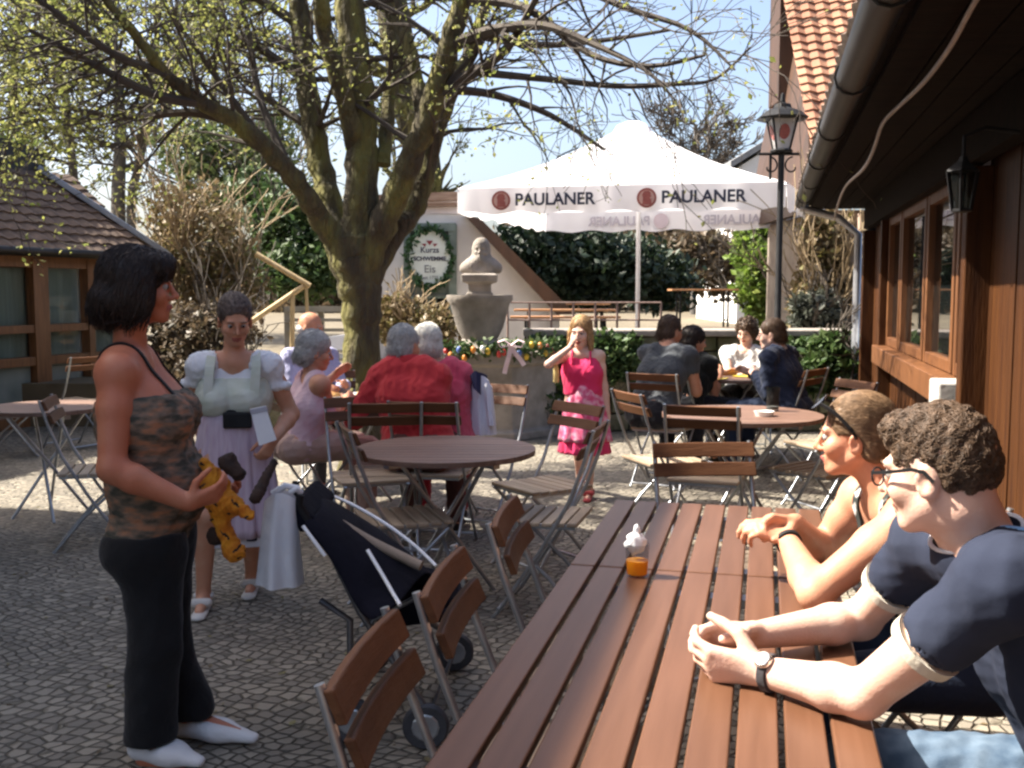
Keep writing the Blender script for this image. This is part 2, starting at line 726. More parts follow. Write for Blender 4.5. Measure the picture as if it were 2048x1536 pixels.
cb = MB()
cps = [HP(1990, -60, -.42), HP(1945, 10, -.42), HP(1905, 90, -.42), HP(1850, 165, -.43), HP(1795, 215, -.44), HP(1763, 245, -.45),
       HP(1748, 300, -.46), HP(1728, 340, -.46), HP(1692, 368, -.46), HP(1678, 400, -.46), HP(1668, 440, -.40)]
cb.tube([q for q, r in smooth_cable(cps)], .0075, 8)
wb(cb, 'cable', mat('pale_cable', (.40, .35, .31), (.52, .47, .42), .6, 20), hall, smooth=True)

# wall lantern under the eave
lp = HP(1925, 372, -.28)
wl = thing('wall_lantern', 'dark iron lantern hanging under the dark eave of the timber hall', 'lantern', lp)
b_ = MB()
b_.lathe([(.001, .16), (.02, .155), (.03, .13), (.085, .085), (.09, .075)], seg=6)
b_.lathe([(.03, -.14), (.055, -.135), (.055, -.12), (.02, -.12)], seg=6)
for k in range(6):
    a = k * math.pi / 3
    b_.beam((.085 * math.cos(a), .085 * math.sin(a), .08), (.052 * math.cos(a), .052 * math.sin(a), -.13), .01, .01)
b_.build('lantern_frame', M_BLACK, wl)
b_ = MB()
b_.lathe([(.047, -.12), (.076, .075)], seg=6)
b_.build('lantern_glass', glass_mat('lantern_pane', (.8, .85, .82), .55), wl)
b_ = MB()
b_.tube([(0, 0, .15), (0, 0, .26), (.10, -.03, .30), (.26, -.07, .27)], .012, 8)
b_.build('bracket', M_BLACK, wl)

wl.scale = (.62, .62, .62)

# ================================================================ tiled house behind the hall
TH_Y = 13.2
tc0 = P(1622, 420, TH_Y)
h2 = thing('tiled_house', 'house with an orange clay tile roof rising behind the timber hall', 'house', (tc0.x, TH_Y, 0))
rl = P(1608, 60, 15.3)
eave = V((tc0.x + .02, TH_Y - .4, tc0.z))
upv = V((rl.x - eave.x - .35, 15.3 - eave.y, rl.z - eave.z + .6))
wb(tile_roof(eave, V((1, -.05, 0)), upv, 26, 29, tile=.21, course=.165, wave=.035, step=.03, seed=5), 'roof', M_TILE, h2)
w = MB()
w.box((tc0.x + 3.3, TH_Y + 1.5, tc0.z / 2 + .05), (6.2, 3, tc0.z - .1))
wb(w, 'wall', mat('grey_brown_wall', (.20, .16, .13), (.32, .27, .22), .9, 4, bump=.3), h2)
for k in range(6):
    w = MB()
    x = tc0.x + .3 + k * .34
    w.beam((x, TH_Y - .06, 0), (x, TH_Y - .06, tc0.z - .05), .10, .10)
    wb(w, 'post', mat('pinkish_timber', (.32, .22, .17), (.45, .34, .27), .8, 6, (4, 4, .4), bump=.3), h2, bevel=.008)
w = MB()
w.prism([V((tc0.x + .03, TH_Y + .1, tc0.z)), V((rl.x, 15.3, rl.z + .1)), V((rl.x + .1, 17, rl.z + .1)), V((tc0.x + .03, 17, tc0.z))], (.12, 0, 0))
wb(w, 'verge_board', M_WOOD_DARK, h2)
# dark boarded upper storey with its own roof at the corner
w = MB()
p0 = P(1560, 200, 15.6)
w.box((p0.x + 1.6, 16.0, p0.z + 2.2), (3.2, .6, 4.4))
wb(w, 'upper_storey', M_WOOD_DARK, h2)
for k in range(3):
    w = MB()
    w.box((p0.x + 1.05 + k * .75, 15.67, p0.z + 2.75), (.10, .06, 1.6))
    wb(w, 'window_frame', mat('white_frame', (.6, .58, .56), (.7, .68, .66), .6, 9), h2)

# grey roofed house far behind
fh = thing('far_house', 'far house with a grey slate gable roof beyond the white parasol', 'house', (P(1545, 330, 32).x, 32, 0))
a, b, c = P(1462, 322, 32), P(1560, 262, 32), P(1690, 320, 32)
w = MB()
w.prism([a, b, V((b.x, 40, b.z)), V((a.x, 40, a.z))], (0, 0, -.2))
w.prism([b, c, V((c.x, 40, c.z)), V((b.x, 40, b.z))], (0, 0, -.2))
wb(w, 'roof', mat('slate', (.16, .16, .16), (.25, .25, .25), .7, 5), fh)
w = MB()
w.prism([V((a.x + .3, 32.2, .4)), V((c.x - .3, 32.2, .4)), V((c.x - .3, 32.2, a.z - .15)), V((b.x, 32.2, b.z - .3)), V((a.x + .3, 32.2, a.z - .15))], (0, 7, 0))
wb(w, 'wall', M_WHITE_WALL, fh)

# ================================================================ house that shades the near court, beyond the left edge of the photograph
NHO = G(840, 1536, .75) + N * (.24 - 4.74)
NHO.z = 0
nh = thing('neighbour_house', 'tall ochre rendered house on the left whose shade lies over the near paving', 'house', NHO, -TH)
yf = (6.52 - NHO.y) / math.cos(TH)
w = MB()
w.box((-3.5, yf - 6.5, 3.08), (7, 13, 6.16))
w.build('wall', mat('ochre_render', (.26, .20, .12), (.34, .27, .17), .95, 3), nh)
w = MB()
w.prism([(.04, yf + .05, 6.16), (-3.5, yf + .05, 9.0), (-7.2, yf + .05, 6.16)], (0, -13.1, 0))
w.build('roof', M_TILE_OLD, nh)

# ================================================================ low house on the left
LA, LB = V((-6.35, 8.6, 0)), V((-4.82, 13.0, 0))   # front wall, near end and far end
ld = (LB - LA).normalized()
ln = V((-ld.y, ld.x, 0))                            # into the house (to the left)
LLEN = (LB - LA).length


def LH(s, t, z):
    return LA + ld * s + ln * t + V((0, 0, z))


lh = thing('low_tiled_house', 'low house with an old mossy tile roof and glazed timber front on the left', 'house', LA)
w = MB()
for z, hh, tt in ((.06, .12, 0), (.72, .1, 0), (1.08, .09, 0), (1.83, .14, 0)):
    w.beam(LH(0, 0, z), LH(LLEN, 0, z), .12, hh)
wb(w, 'rail', M_WOOD_ORANGE, lh, bevel=.005)
npan = 6
M_GGP = mat('grey_green_board', (.15, .18, .165), (.23, .26, .24), .35, 4)
for k in range(npan + 1):
    w = MB()
    s_ = LLEN * k / npan
    wide = .10 if k % 2 else .22
    w.beam(LH(s_, -.01, 0), LH(s_, -.01, 1.86), wide, .13, up=ln)
    wb(w, 'post', M_WOOD_ORANGE, lh, bevel=.005)
for k in range(npan):
    for z0, z1 in ((.14, .66), (.78, 1.03), (1.13, 1.75)):
        s0, s1 = LLEN * k / npan + .12, LLEN * (k + 1) / npan - .12
        w = MB()
        w.beam(LH(s0, .02, (z0 + z1) / 2), LH(s1, .02, (z0 + z1) / 2), .01, z1 - z0 + .04)
        wb(w, 'pane' if z0 > .5 else 'lower_panel', M_PANE if z0 > .5 else M_GGP, lh)
w = MB()
n = 60
pts = [(LLEN * i / n, .085 + .030 * math.sin(i * 1.9) + .02 * math.sin(i * .7)) for i in range(n + 1)]
vs, fs = [], []
for s_, t_ in pts:
    vs += [LH(s_, t_, .1), LH(s_, t_, 1.75)]
for i in range(n):
    fs.append((2 * i, 2 * i + 2, 2 * i + 3, 2 * i + 1))
w.add(vs, fs)
wb(w, 'curtain', M_CURTAIN, lh, smooth=True)
w = MB()
w.prism([LH(0, .5, 0), LH(LLEN, .5, 0), LH(LLEN, .5, 2.0), LH(0, .5, 2.0)], ln * 3.2)
wb(w, 'wall', M_WHITE_WALL, lh)
ups = (ln * math.cos(R(40)) + V((0, 0, math.sin(R(40)))))
wb(tile_roof(LH(-2.5, -.35, 1.93), ld, ups, 36, 10, tile=.2, course=.16, seed=8), 'roof', M_TILE_OLD, lh)
w = MB()
w.tube([LH(-2.5, -.36, 1.92), LH(LLEN + .35, -.36, 1.92)], .05, 8)
wb(w, 'gutter', M_GUTTER, lh, smooth=True)
w = MB()   # hip with a lead cap
hp0 = LH(LLEN + .35, -.35, 1.95)
hp1 = LH(LLEN - .55, .85, 3.0)
w.beam(hp0, hp1, .24, .07)
wb(w, 'hip_cap', mat('lead', (.25, .29, .35), (.38, .42, .48), .5, 5, metal=.3), lh, bevel=.01)
w = MB()
w.prism([LH(-2.5, .84, 2.8), LH(LLEN - .45, .84, 2.8), LH(LLEN - .45, .84, 3.22), LH(-2.5, .84, 3.95)], ln * 2.9)
wb(w, 'dormer', mat('dark_slate', (.012, .014, .017), (.03, .033, .036), .75, 6, bump=.3), lh)
ms = []
for _ in range(1500):
    s_ = random.uniform(-2.5, LLEN - .4)
    ms.append(tuple(LH(s_, .84 + random.uniform(-.05, .5), 3.95 - .73 * (s_ + 2.5) / (LLEN + 2.05) + abs(random.gauss(0, .06)))))
MOSS = (ms, lh)
w = MB()
w.prism([LH(LLEN + .33, -.33, 1.95), LH(LLEN - .5, 1.3, 3.15), LH(LLEN + .33, 3.2, 1.95)], ld * .02)
wb(w, 'side_roof', M_TILE_OLD, lh)

# ================================================================ white house with the beer sign
WY = 15.6
def WP(px, py, dy=0.):
    p = P(px, py, WY)
    return V((p.x, WY + dy, p.z))
wh = thing('white_gable_house', 'small white rendered house with a steep dark verge behind the stone fountain', 'house', (WP(930, 640).x, WY, .48))
w = MB()
zb = .48
w.prism([V((WP(690, 0).x, WY, zb)), V((WP(1120, 0).x, WY, zb)), WP(1120, 612), WP(940, 425), WP(690, 425)], (0, 4, 0))
wb(w, 'wall', M_WHITE_WALL, wh)
w = MB()
w.prism([WP(930, 432, -.35), WP(962, 440, -.35), WP(1150, 628, -.35), WP(1112, 628, -.35)], (0, 4.6, 0))
wb(w, 'roof', M_WOOD_DARK, wh)
w = MB()
w.beam(WP(690, 402, -.1), WP(918, 393, -.1), .12, .12)
w.beam(WP(690, 414, -.06), WP(918, 410, -.06), .1, .05)
wb(w, 'timber_beam', mat('weathered_timber', (.20, .12, .08), (.36, .25, .18), .8, 4, (1, 5, 5), bump=.3), wh)
w = MB()
w.prism([WP(690, 398, -.02), WP(920, 388, -.02), WP(935, 428, -.02), WP(690, 428, -.02)], (0, 3.6, 0))
wb(w, 'upper_gable', mat('pinkish_white', (.6, .52, .5), (.7, .64, .62), .9, 3), wh)
# green door frame and door
dz = []
w = MB()
GRN = mat('grey_green_paint', (.13, .17, .15), (.2, .25, .22), .6, 8)
w.beam(WP(815, 660, -.05), WP(815, 450, -.05), .10, .10, up=(0, 1, 0))
w.beam(WP(906, 660, -.05), WP(906, 450, -.05), .12, .10, up=(0, 1, 0))
w.beam(WP(809, 455, -.055), WP(912, 455, -.055), .12, .12)
w.beam(WP(815, 594, -.05), WP(906, 594, -.05), .08, .04)
do = wb(w, 'door_frame', GRN, wh)
w = MB()
w.prism([WP(820, 590, -.02), WP(902, 590, -.02), WP(902, 460, -.02), WP(820, 460, -.02)], (0, .03, 0))
w.build('upper_panel', mat('grey_green_panel', (.16, .2, .18), (.25, .29, .27), .7, 5), do)
w = MB()
w.prism([WP(832, 664, -.015), WP(900, 664, -.015), WP(900, 597, -.015), WP(832, 597, -.015)], (0, .03, 0))
w.build('black_opening_panel', M_BLACK, do)  # solid black slab; the shade inside the doorway is put into its colour
w = MB()
for x in (858, 872):
    w.beam(WP(x, 664, -.03), WP(x, 597, -.03), .03, .03, up=(0, 1, 0))
w.build('bar', GRN, do)

# oval sign with a green wreath
sc_ = WP(861, 517, -.14)
sg = thing('oval_sign', 'white oval inn sign ringed by a green leaf wreath on the white house', 'sign', sc_)
RX, RZ = .31, .42
w = MB()
def egg(a, k=1.):
    x = math.cos(a)
    z = math.sin(a)
    return V((RX * k * x * (1 - .16 * (z < 0) * (-z)), 0, RZ * k * z))
n = 40
w.prism([egg(2 * math.pi * i / n) for i in range(n)], (0, .03, 0))
w.build('panel', mat('sign_white', (.62, .68, .62), (.75, .8, .75), .6, 4), sg)
rot_txt = Matrix.Rotation(R(90), 4, 'X')
def sign_line(t, size, z, m, bold=.0, x=0, sx=1.):
    text_mesh(t, size, m, 'lettering', sg, Matrix.Translation((x, -.004, z)) @ rot_txt, .002, bold, sx)
INK = mat('sign_ink', (.03, .035, .06), (.05, .05, .09), .6)
sign_line('Kurzs', .12, .12, INK, .002)
sign_line('SCHWEMME', .085, -.01, INK, .003, sx=1.05)
sign_line('Eis', .16, -.165, mat('sign_ink_pale', (.12, .13, .16), (.18, .19, .2), .6), .001)
sign_line('seit 1725', .07, -.29, mat('sign_ink_pale', (.2, .2, .2)), .0)
w = MB()
w.prism([(-.05, -.004, .26), (0, -.004, .19), (.05, -.004, .26)], (0, -.006, 0))
w.prism([(-.12, -.004, .215), (-.07, -.004, .17), (-.05, -.004, .215)], (0, -.006, 0))
w.prism([(.12, -.004, .215), (.07, -.004, .17), (.05, -.004, .215)], (0, -.006, 0))
w.build('emblem', mat('sign_red', (.3, .03, .04), (.2, .02, .03), .6), sg)


WREATH = True
# ================================================================ vegetation kit
def leaf_mat(name, cols, trans=.35, rough=.55):
    m = bpy.data.materials.new(name)
    m.use_nodes = True
    nt = m.node_tree
    b = nt.nodes['Principled BSDF']
    geo = nd(nt, 'ShaderNodeNewGeometry')
    cr = nd(nt, 'ShaderNodeValToRGB')
    els = cr.color_ramp.elements
    els[0].color = tuple(cols[0]) + (1,)
    els[1].color = tuple(cols[-1]) + (1,)
    for i, c in enumerate(cols[1:-1]):
        e = els.new((i + 1) / (len(cols) - 1))
        e.color = tuple(c) + (1,)
    nt.links.new(geo.outputs['Random Per Island'], cr.inputs[0])
    nt.links.new(cr.outputs[0], b.inputs['Base Color'])
    b.inputs['Roughness'].default_value = rough
    tr = nd(nt, 'ShaderNodeBsdfTranslucent')
    nt.links.new(cr.outputs[0], tr.inputs[0])
    mx = nd(nt, 'ShaderNodeMixShader')
    mx.inputs[0].default_value = trans
    nt.links.new(b.outputs[0], mx.inputs[1])
    nt.links.new(tr.outputs[0], mx.inputs[2])
    nt.links.new(mx.outputs[0], nt.nodes['Material Output'].inputs['Surface'])
    return m


def leaves(name, pts, size, m, parent=None, elong=1.7, sizevar=.5, up=.0):
    """one small pointed leaf (two bent triangles as a quad) at each point"""
    pts = np.asarray(pts, np.float64)
    n = len(pts)
    d = RNG.normal(size=(n, 3))
    d[:, 2] += up
    d /= np.linalg.norm(d, axis=1)[:, None]
    e = RNG.normal(size=(n, 3))
    e -= d * (e * d).sum(1)[:, None]
    e /= np.linalg.norm(e, axis=1)[:, None]
    nn = np.cross(d, e)
    sz = size * (1 + sizevar * RNG.uniform(-1, 1, n))[:, None]
    a = pts
    b = pts + d * sz * elong * .5 + e * sz * .5 + nn * sz * .12
    c = pts + d * sz * elong
    f = pts + d * sz * elong * .5 - e * sz * .5 + nn * sz * .12
    vs = np.stack([a, b, c, f], 1).reshape(-1, 3)
    fs = np.arange(4 * n).reshape(-1, 4)
    o = np_mesh(name, vs, fs, m, parent, smooth=False)
    if parent is not None and parent.parent is None:
        o.location = -V(parent.location)
    return o


def blob_points(n, blobs, hollow=.35):
    """points through lumpy blobs: (centre, radii)"""
    vol = np.array([b[1][0] * b[1][1] * b[1][2] for b in blobs]) ** .8
    cnt = RNG.multinomial(n, vol / vol.sum())
    out = []
    for (c, r), k in zip(blobs, cnt):
        d = RNG.normal(size=(k, 3))
        d /= np.linalg.norm(d, axis=1)[:, None]
        rad = (hollow + (1 - hollow) * RNG.uniform(0, 1, k) ** .6)
        lump = 1 + .22 * np.sin(d[:, 0] * 7 + c[0] * 3) * np.cos(d[:, 2] * 6 + c[1]) + .1 * RNG.normal(size=k)
        out.append(np.array(c) + d * np.array(r) * (rad * lump)[:, None])
    return np.concatenate(out)


def twig(mb, tips, p, d, length, r, depth, rng, droop=.0, spread=.6, kids_=(2, 4), seg=5, up=.0, rmin=.004):
    """a branch that bends, thins and forks"""
    pts, rad = [V(p)], [r]
    n = 5
    d = V(d).normalized()
    for i in range(n):
        d = (d + V((rng.gauss(0, .16), rng.gauss(0, .16), rng.gauss(0, .13) - droop * .12 + up * .1))).normalized()
        pts.append(pts[-1] + d * (length / n))
        rad.append(max(rmin, r * (1 - .75 * (i + 1) / n)))
    mb.tube(pts, rad, max(3, seg), cap=False)
    if depth == 0:
        tips.extend(pts[2:])
        return
    for k in range(rng.randint(*kids_)):
        i = rng.randint(1, n)
        x, y = frame_of(pts[i] - pts[i - 1])
        a = rng.uniform(0, 2 * math.pi)
        nd_ = ((pts[i] - pts[i - 1]).normalized() + (x * math.cos(a) + y * math.sin(a)) * rng.uniform(.5, 1.1) * spread * 1.5)
        twig(mb, tips, pts[i], nd_, length * rng.uniform(.5, .8), max(rmin, rad[i] * .7), depth - 1, rng, droop, spread, kids_, 3 if depth < 2 else 4, up, rmin)
    tips.append(pts[-1])



M_BARK = mat('mossy_bark', (.185, .17, .05), (.075, .06, .036), .95, 6, (1, 1, .3), c3=(.125, .108, .046), bump=1., bscale=20, bdist=.14, contrast=(.38, .62), detail=9)
M_BARK_FAR = mat('grey_bark', (.075, .068, .06), (.14, .125, .11), .95, 5, bump=.3)
M_TWIG = mat('dark_twig', (.045, .035, .028), (.08, .065, .05), .9, 5)
M_BUD = leaf_mat('young_leaf', [(.17, .21, .05), (.28, .30, .08), (.36, .35, .12), (.15, .18, .05)], .55)
M_IVY = leaf_mat('ivy_leaf', [(.03, .06, .016), (.05, .10, .026), (.10, .15, .045), (.025, .045, .014)], .3)
M_TAN = leaf_mat('dry_tan_leaf', [(.20, .14, .07), (.28, .21, .11), (.13, .10, .04), (.17, .16, .05)], .3)
M_BROWN = leaf_mat('brown_leaf', [(.10, .072, .045), (.16, .115, .07), (.075, .065, .035)], .3)
M_CONIF = leaf_mat('conifer_needle', [(.010, .022, .010), (.02, .04, .016), (.03, .05, .02)], .15)
M_LGREEN = leaf_mat('spring_green_leaf', [(.13, .22, .03), (.22, .32, .05), (.09, .15, .03), (.3, .36, .1)], .5)

wr_ = np.array([tuple(sc_ + egg(a, 1.06) + V((0, -.02, 0))) for a in np.linspace(0, 6.28, 420)])
M_IVY_S = leaf_mat('wreath_leaf', [(.02, .06, .02), (.03, .09, .03), (.05, .12, .04)], .2)
leaves('wreath', wr_ + RNG.normal(size=wr_.shape) * (.022, .012, .022), .05, M_IVY_S, sg)
leaves('roof_moss', MOSS[0], .05, leaf_mat('moss_leaf', [(.06, .10, .02), (.13, .18, .04), (.2, .22, .06)]), MOSS[1])
lit = np.stack([RNG.uniform(-5, 3.2, 1500), RNG.uniform(2.6, 11, 1500), np.full(1500, .006)], 1)
o = leaves('fallen_leaves', lit, .018, leaf_mat('fallen_leaf', [(.22, .16, .08), (.12, .08, .04), (.25, .22, .08)], .1))
_co = np.array([v.co[:] for v in o.data.vertices])
_co[:, 2] = .004 + np.abs(_co[:, 2] - .006) * .25
o.data.vertices.foreach_set('co', _co.astype(np.float32).ravel())
tag(o, 'dry leaves and bud scales scattered over the cobbles', 'leaves', None, 'stuff')
# ---------------------------------------------------------------- the big courtyard tree
rng = random.Random(11)
TY = 8.5
tb = G(728, 945, 0)
TREE0 = V((P(728, 800, TY).x, TY, 0))
tree = thing('courtyard_tree', 'big many-stemmed mossy tree in the middle of the courtyard', 'tree', TREE0)
LIMBS = [
    [(730, 950, 8.5, 46), (727, 860, 8.5, 41), (724, 760, 8.5, 38), (724, 650, 8.5, 38), (718, 570, 8.5, 45), (706, 500, 8.5, 56), (702, 450, 8.5, 40)],
    [(700, 540, 8.5, 36), (668, 480, 8.45, 34), (630, 420, 8.3, 29), (590, 360, 8.15, 27), (540, 305, 8.0, 25), (470, 243, 7.8, 23), (400, 202, 7.6, 20), (330, 145, 7.4, 16), (270, 70, 7.2, 13), (205, -10, 7.0, 10), (120, -120, 6.7, 7)],
    [(690, 530, 8.55, 42), (668, 440, 8.65, 38), (645, 350, 8.75, 33), (628, 260, 8.8, 30), (612, 160, 8.9, 29), (600, 50, 9, 26), (588, -90, 9, 20), (560, -260, 9, 14)],
    [(710, 530, 8.5, 48), (720, 430, 8.5, 47), (724, 330, 8.5, 44), (720, 230, 8.5, 42), (712, 130, 8.5, 41), (700, 20, 8.5, 39), (690, -120, 8.5, 32), (680, -300, 8.5, 22)],
    [(715, 300, 8.5, 30), (690, 200, 8.3, 26), (660, 100, 8.2, 24), (640, -10, 8.0, 22), (625, -160, 7.8, 16)],
    [(725, 540, 8.5, 42), (765, 450, 8.4, 38), (800, 370, 8.3, 34), (835, 290, 8.2, 32), (868, 200, 8.1, 31), (895, 100, 8.0, 29), (925, 0, 7.9, 26), (960, -130, 7.8, 18)],
    [(845, 275, 8.2, 24), (838, 180, 8.3, 20), (815, 90, 8.4, 19), (800, -10, 8.5, 18), (790, -150, 8.5, 14)],
    [(735, 560, 8.5, 36), (785, 475, 8.6, 29), (825, 425, 8.7, 27), (846, 370, 8.75, 26), (868, 280, 8.8, 23), (905, 180, 8.9, 19), (950, 70, 9, 15), (1000, -60, 9, 11)],
    [(770, 330, 8.5, 20), (775, 220, 8.7, 18), (790, 110, 8.9, 17), (775, 0, 9.0, 16), (760, -140, 9, 12)],
]
LIMB_W = []
for k, L in enumerate(LIMBS):
    pts = []
    for (px, py, Y, rp) in L:
        pts.append((P(px, py, Y), rp * Y / F_PX))
    LIMB_W.append(pts)


def smooth_line(pts, sub=4):
    """Catmull-Rom through (point, radius)"""
    out = []
    n = len(pts)
    for i in range(n - 1):
        p0, p1, p2, p3 = [pts[min(max(j, 0), n - 1)] for j in (i - 1, i, i + 1, i + 2)]
        for k in range(sub):
            t = k / sub
            q = (p1[0] * 2 + (p2[0] - p0[0]) * t + (p0[0] * 2 - p1[0] * 5 + p2[0] * 4 - p3[0]) * t * t + (p1[0] * 3 - p0[0] - p2[0] * 3 + p3[0]) * t ** 3) * .5
            out.append((q, p1[1] + (p2[1] - p1[1]) * t))
    out.append(pts[-1])
    return out


for k, pts in enumerate(LIMB_W):
    if k == 0:
        pts[0] = (V((pts[0][0].x, pts[0][0].y, -.05)), pts[0][1] * 1.25)
    sm = smooth_line(pts, 5)
    mb = MB()
    rr = []
    for i, (q, r) in enumerate(sm):
        rr.append(r * (.74 if k else .97) * (1 + .07 * math.sin(i * 1.7 + k) + rng.uniform(-.04, .04)))
    mb.tube([q + V((rng.gauss(0, .006), rng.gauss(0, .006), 0)) for q, r in sm], rr, 14)
    wb(mb, 'trunk' if k == 0 else 'limb', M_BARK, tree, smooth=True, angle=60)

bm_ = MB()
tips = []
# boughs that reach to the right over the court, thin and nearly bare
BOUGHS = [
    [(905, 90, 8, 14), (990, 60, 7.6, 11), (1090, 52, 7.2, 9), (1190, 90, 6.9, 7), (1290, 140, 6.6, 4), (1350, 200, 6.4, 2)],
    [(880, 175, 8.1, 12), (950, 145, 7.9, 10), (1015, 95, 7.6, 9), (1060, 20, 7.4, 7), (1100, -60, 7.2, 5)],
    [(960, 145, 7.9, 9), (1090, 158, 7.5, 7), (1230, 172, 7.1, 6), (1350, 168, 6.9, 5), (1430, 158, 6.7, 3), (1500, 95, 6.5, 2)],
    [(930, 0, 7.9, 12), (1050, 15, 7.5, 9), (1180, 108, 7.1, 7), (1300, 132, 6.8, 5), (1410, 110, 6.6, 3)],
    [(950, -80, 7.8, 12), (1110, -45, 7.3, 9), (1250, 15, 6.9, 7), (1380, 60, 6.6, 5), (1470, 140, 6.4, 2)],
    [(905, 180, 8.9, 10), (990, 190, 9, 8), (1100, 230, 9, 6), (1210, 300, 9, 3)],
    [(950, 70, 9, 9), (1080, 90, 9.2, 7), (1210, 80, 9.3, 5), (1340, 60, 9.4, 3)],
    # to the left
    [(400, 205, 7.6, 12), (310, 190, 7.4, 10), (180, 125, 7.2, 7), (60, 60, 7, 4)],
    [(470, 245, 7.8, 11), (380, 225, 7.7, 9), (250, 235, 7.5, 6), (110, 215, 7.3, 4), (0, 240, 7.2, 3)],
    [(330, 145, 7.4, 10), (230, 110, 7.2, 8), (120, 30, 7, 6), (20, -40, 6.9, 4)],
    [(612, 160, 8.9, 12), (540, 110, 8.9, 9), (450, 60, 8.9, 7), (380, -20, 8.9, 5)],
    [(628, 260, 8.8, 10), (560, 215, 8.9, 8), (480, 150, 9, 6), (430, 80, 9, 4)],
    [(600, 50, 9, 12), (520, 0, 9, 9), (420, -60, 9, 7)],
    [(590, 360, 8.15, 9), (520, 200, 8.4, 8), (500, 80, 8.5, 6), (470, -30, 8.5, 5)],
    [(540, 305, 8.0, 9), (430, 150, 7.9, 7), (350, 40, 7.8, 5), (300, -50, 7.8, 4)],
]
for bi, L in enumerate(BOUGHS):
    pts = smooth_line([(P(px, py, Y), rp * Y / F_PX) for px, py, Y, rp in L], 4)
    bm_.tube([q for q, r in pts], [r for q, r in pts], 6, cap=False)
    right = bi < 7
    for i in range(3, len(pts)):
        for _ in range((i % 2) if right else 1 if i % 2 else 2):
            q, r = pts[i]
            d = (pts[i][0] - pts[i - 1][0]).normalized()
            x, y = frame_of(d)
            a = rng.uniform(0, 6.28)
            nd_ = d * .7 + (x * math.cos(a) + y * math.sin(a)) * .8
            twig(bm_, tips, q, nd_, rng.uniform(.4, .75), max(.005, r * .45), 2, rng, droop=.35 if right else .1, spread=.5, kids_=(2, 3), rmin=.0028)
for k, pts in enumerate(LIMB_W[1:]):
    for i in range(3, len(pts)):
        if i < len(pts) * .35:
            continue
        for _ in range(2):
            q, r = pts[i]
            a = rng.uniform(0, 6.28)
            nd_ = V((math.cos(a), math.sin(a) * .8, rng.uniform(.1, .9)))
            twig(bm_, tips, q, nd_, rng.uniform(.6, 1.1), r * .22, 2, rng, droop=.0, spread=.5, kids_=(2, 3), rmin=.0028)
wb(bm_, 'branches', M_TWIG, tree)['kind'] = 'stuff'
tp = np.array([tuple(p) for p in tips])
left = tp[:, 0] < .2 * 1
sel = np.concatenate([np.repeat(tp[left], 2, 0), np.repeat(tp[~left][::3], 1, 0)])
sel = sel + RNG.normal(size=sel.shape) * .03
leaves('foliage', sel, .021, M_BUD, tree)['kind'] = 'stuff'


def bare_tree(name, label, base, top_pts, cat='tree', depth=3, n=26, leaf=None, leafn=0, lsize=.05, seed=1, bark=None, up=.3, lim=1.6, group=None, rmin=.008):
    """a tree with a stem along given points, branches on it and a few young leaves"""
    rg = random.Random(seed)
    t = thing(name, label, cat, V((base.x, base.y, base.z)), group=group)
    pts = smooth_line(top_pts, 4)
    mb = MB()
    mb.tube([q for q, r in pts], [r for q, r in pts], 9)
    wb(mb, 'trunk', bark or M_BARK_FAR, t, smooth=True)
    mb = MB()
    tips = []
    for k in range(n):
        i = rg.randint(len(pts) // 4, len(pts) - 1)
        a = rg.uniform(0, 6.28)
        d = V((math.cos(a), math.sin(a), rg.uniform(.1, .9)))
        twig(mb, tips, pts[i][0], d, rg.uniform(.5, 1.) * lim, max(.012, pts[i][1] * .5), depth, rg, spread=.55, up=up, rmin=rmin)
    b = wb(mb, 'crown', bark or M_TWIG, t)
    if leaf is not None:
        tp = np.array([tuple(p) for p in tips])
        idx = RNG.integers(0, len(tp), leafn)
        leaves('foliage', tp[idx] + RNG.normal(size=(leafn, 3)) * lsize * 2, lsize, leaf, t)
    return t


def stem(L):
    return [(P(px, py, Y), rp * Y / F_PX) for px, py, Y, rp in L]


L = stem([(872, 470, 21, 26), (862, 400, 21, 25), (848, 320, 21, 33), (822, 220, 21, 34), (796, 120, 21, 26), (776, 20, 21, 22), (765, -150, 21, 16)])
bare_tree('leaning_tree', 'grey leaning tree just behind the big courtyard tree', V((L[0][0].x, 21, .48)), [(V((L[0][0].x, 21, .48)), .3)] + L, n=14, leaf=M_BUD, leafn=900, seed=3, bark=M_BARK)
FT = [
    ('tall bare forked tree behind the low tiled house', [(236, 420, 22, 14), (240, 300, 22, 12), (238, 180, 22, 10), (226, 80, 22, 8), (220, -40, 22, 5)], 4),
    ('thin bare tree left of the forked one behind the house', [(150, 400, 24, 9), (140, 280, 24, 8), (126, 160, 24, 7), (110, 40, 24, 5), (100, -80, 24, 4)], 5),
    ('slanting bare tree growing from the forked tree foot', [(262, 420, 22, 9), (280, 320, 22, 8), (300, 200, 22, 7), (312, 80, 22, 5), (330, -60, 22, 4)], 6),
    ('bare tree at the far left edge over the mossy roof', [(20, 420, 24, 10), (22, 260, 24, 9), (30, 120, 24, 7), (40, -40, 24, 5)], 7),
    ('leafing young tree between low house and courtyard tree', [(420, 480, 20, 10), (430, 340, 20, 9), (425, 200, 20, 7), (440, 60, 20, 5), (450, -80, 20, 4)], 9),
]
for lab, L, sd in FT:
    L = stem(L)
    b0 = V((L[0][0].x, L[0][0].y, 0.4))
    bare_tree('bare_tree', lab, b0, [(b0, L[0][1] * 1.3)] + L, n=24, leaf=M_BUD, leafn=2200, lsize=.07, seed=sd, lim=2.3, group='bare spring trees behind the low house', rmin=.011)


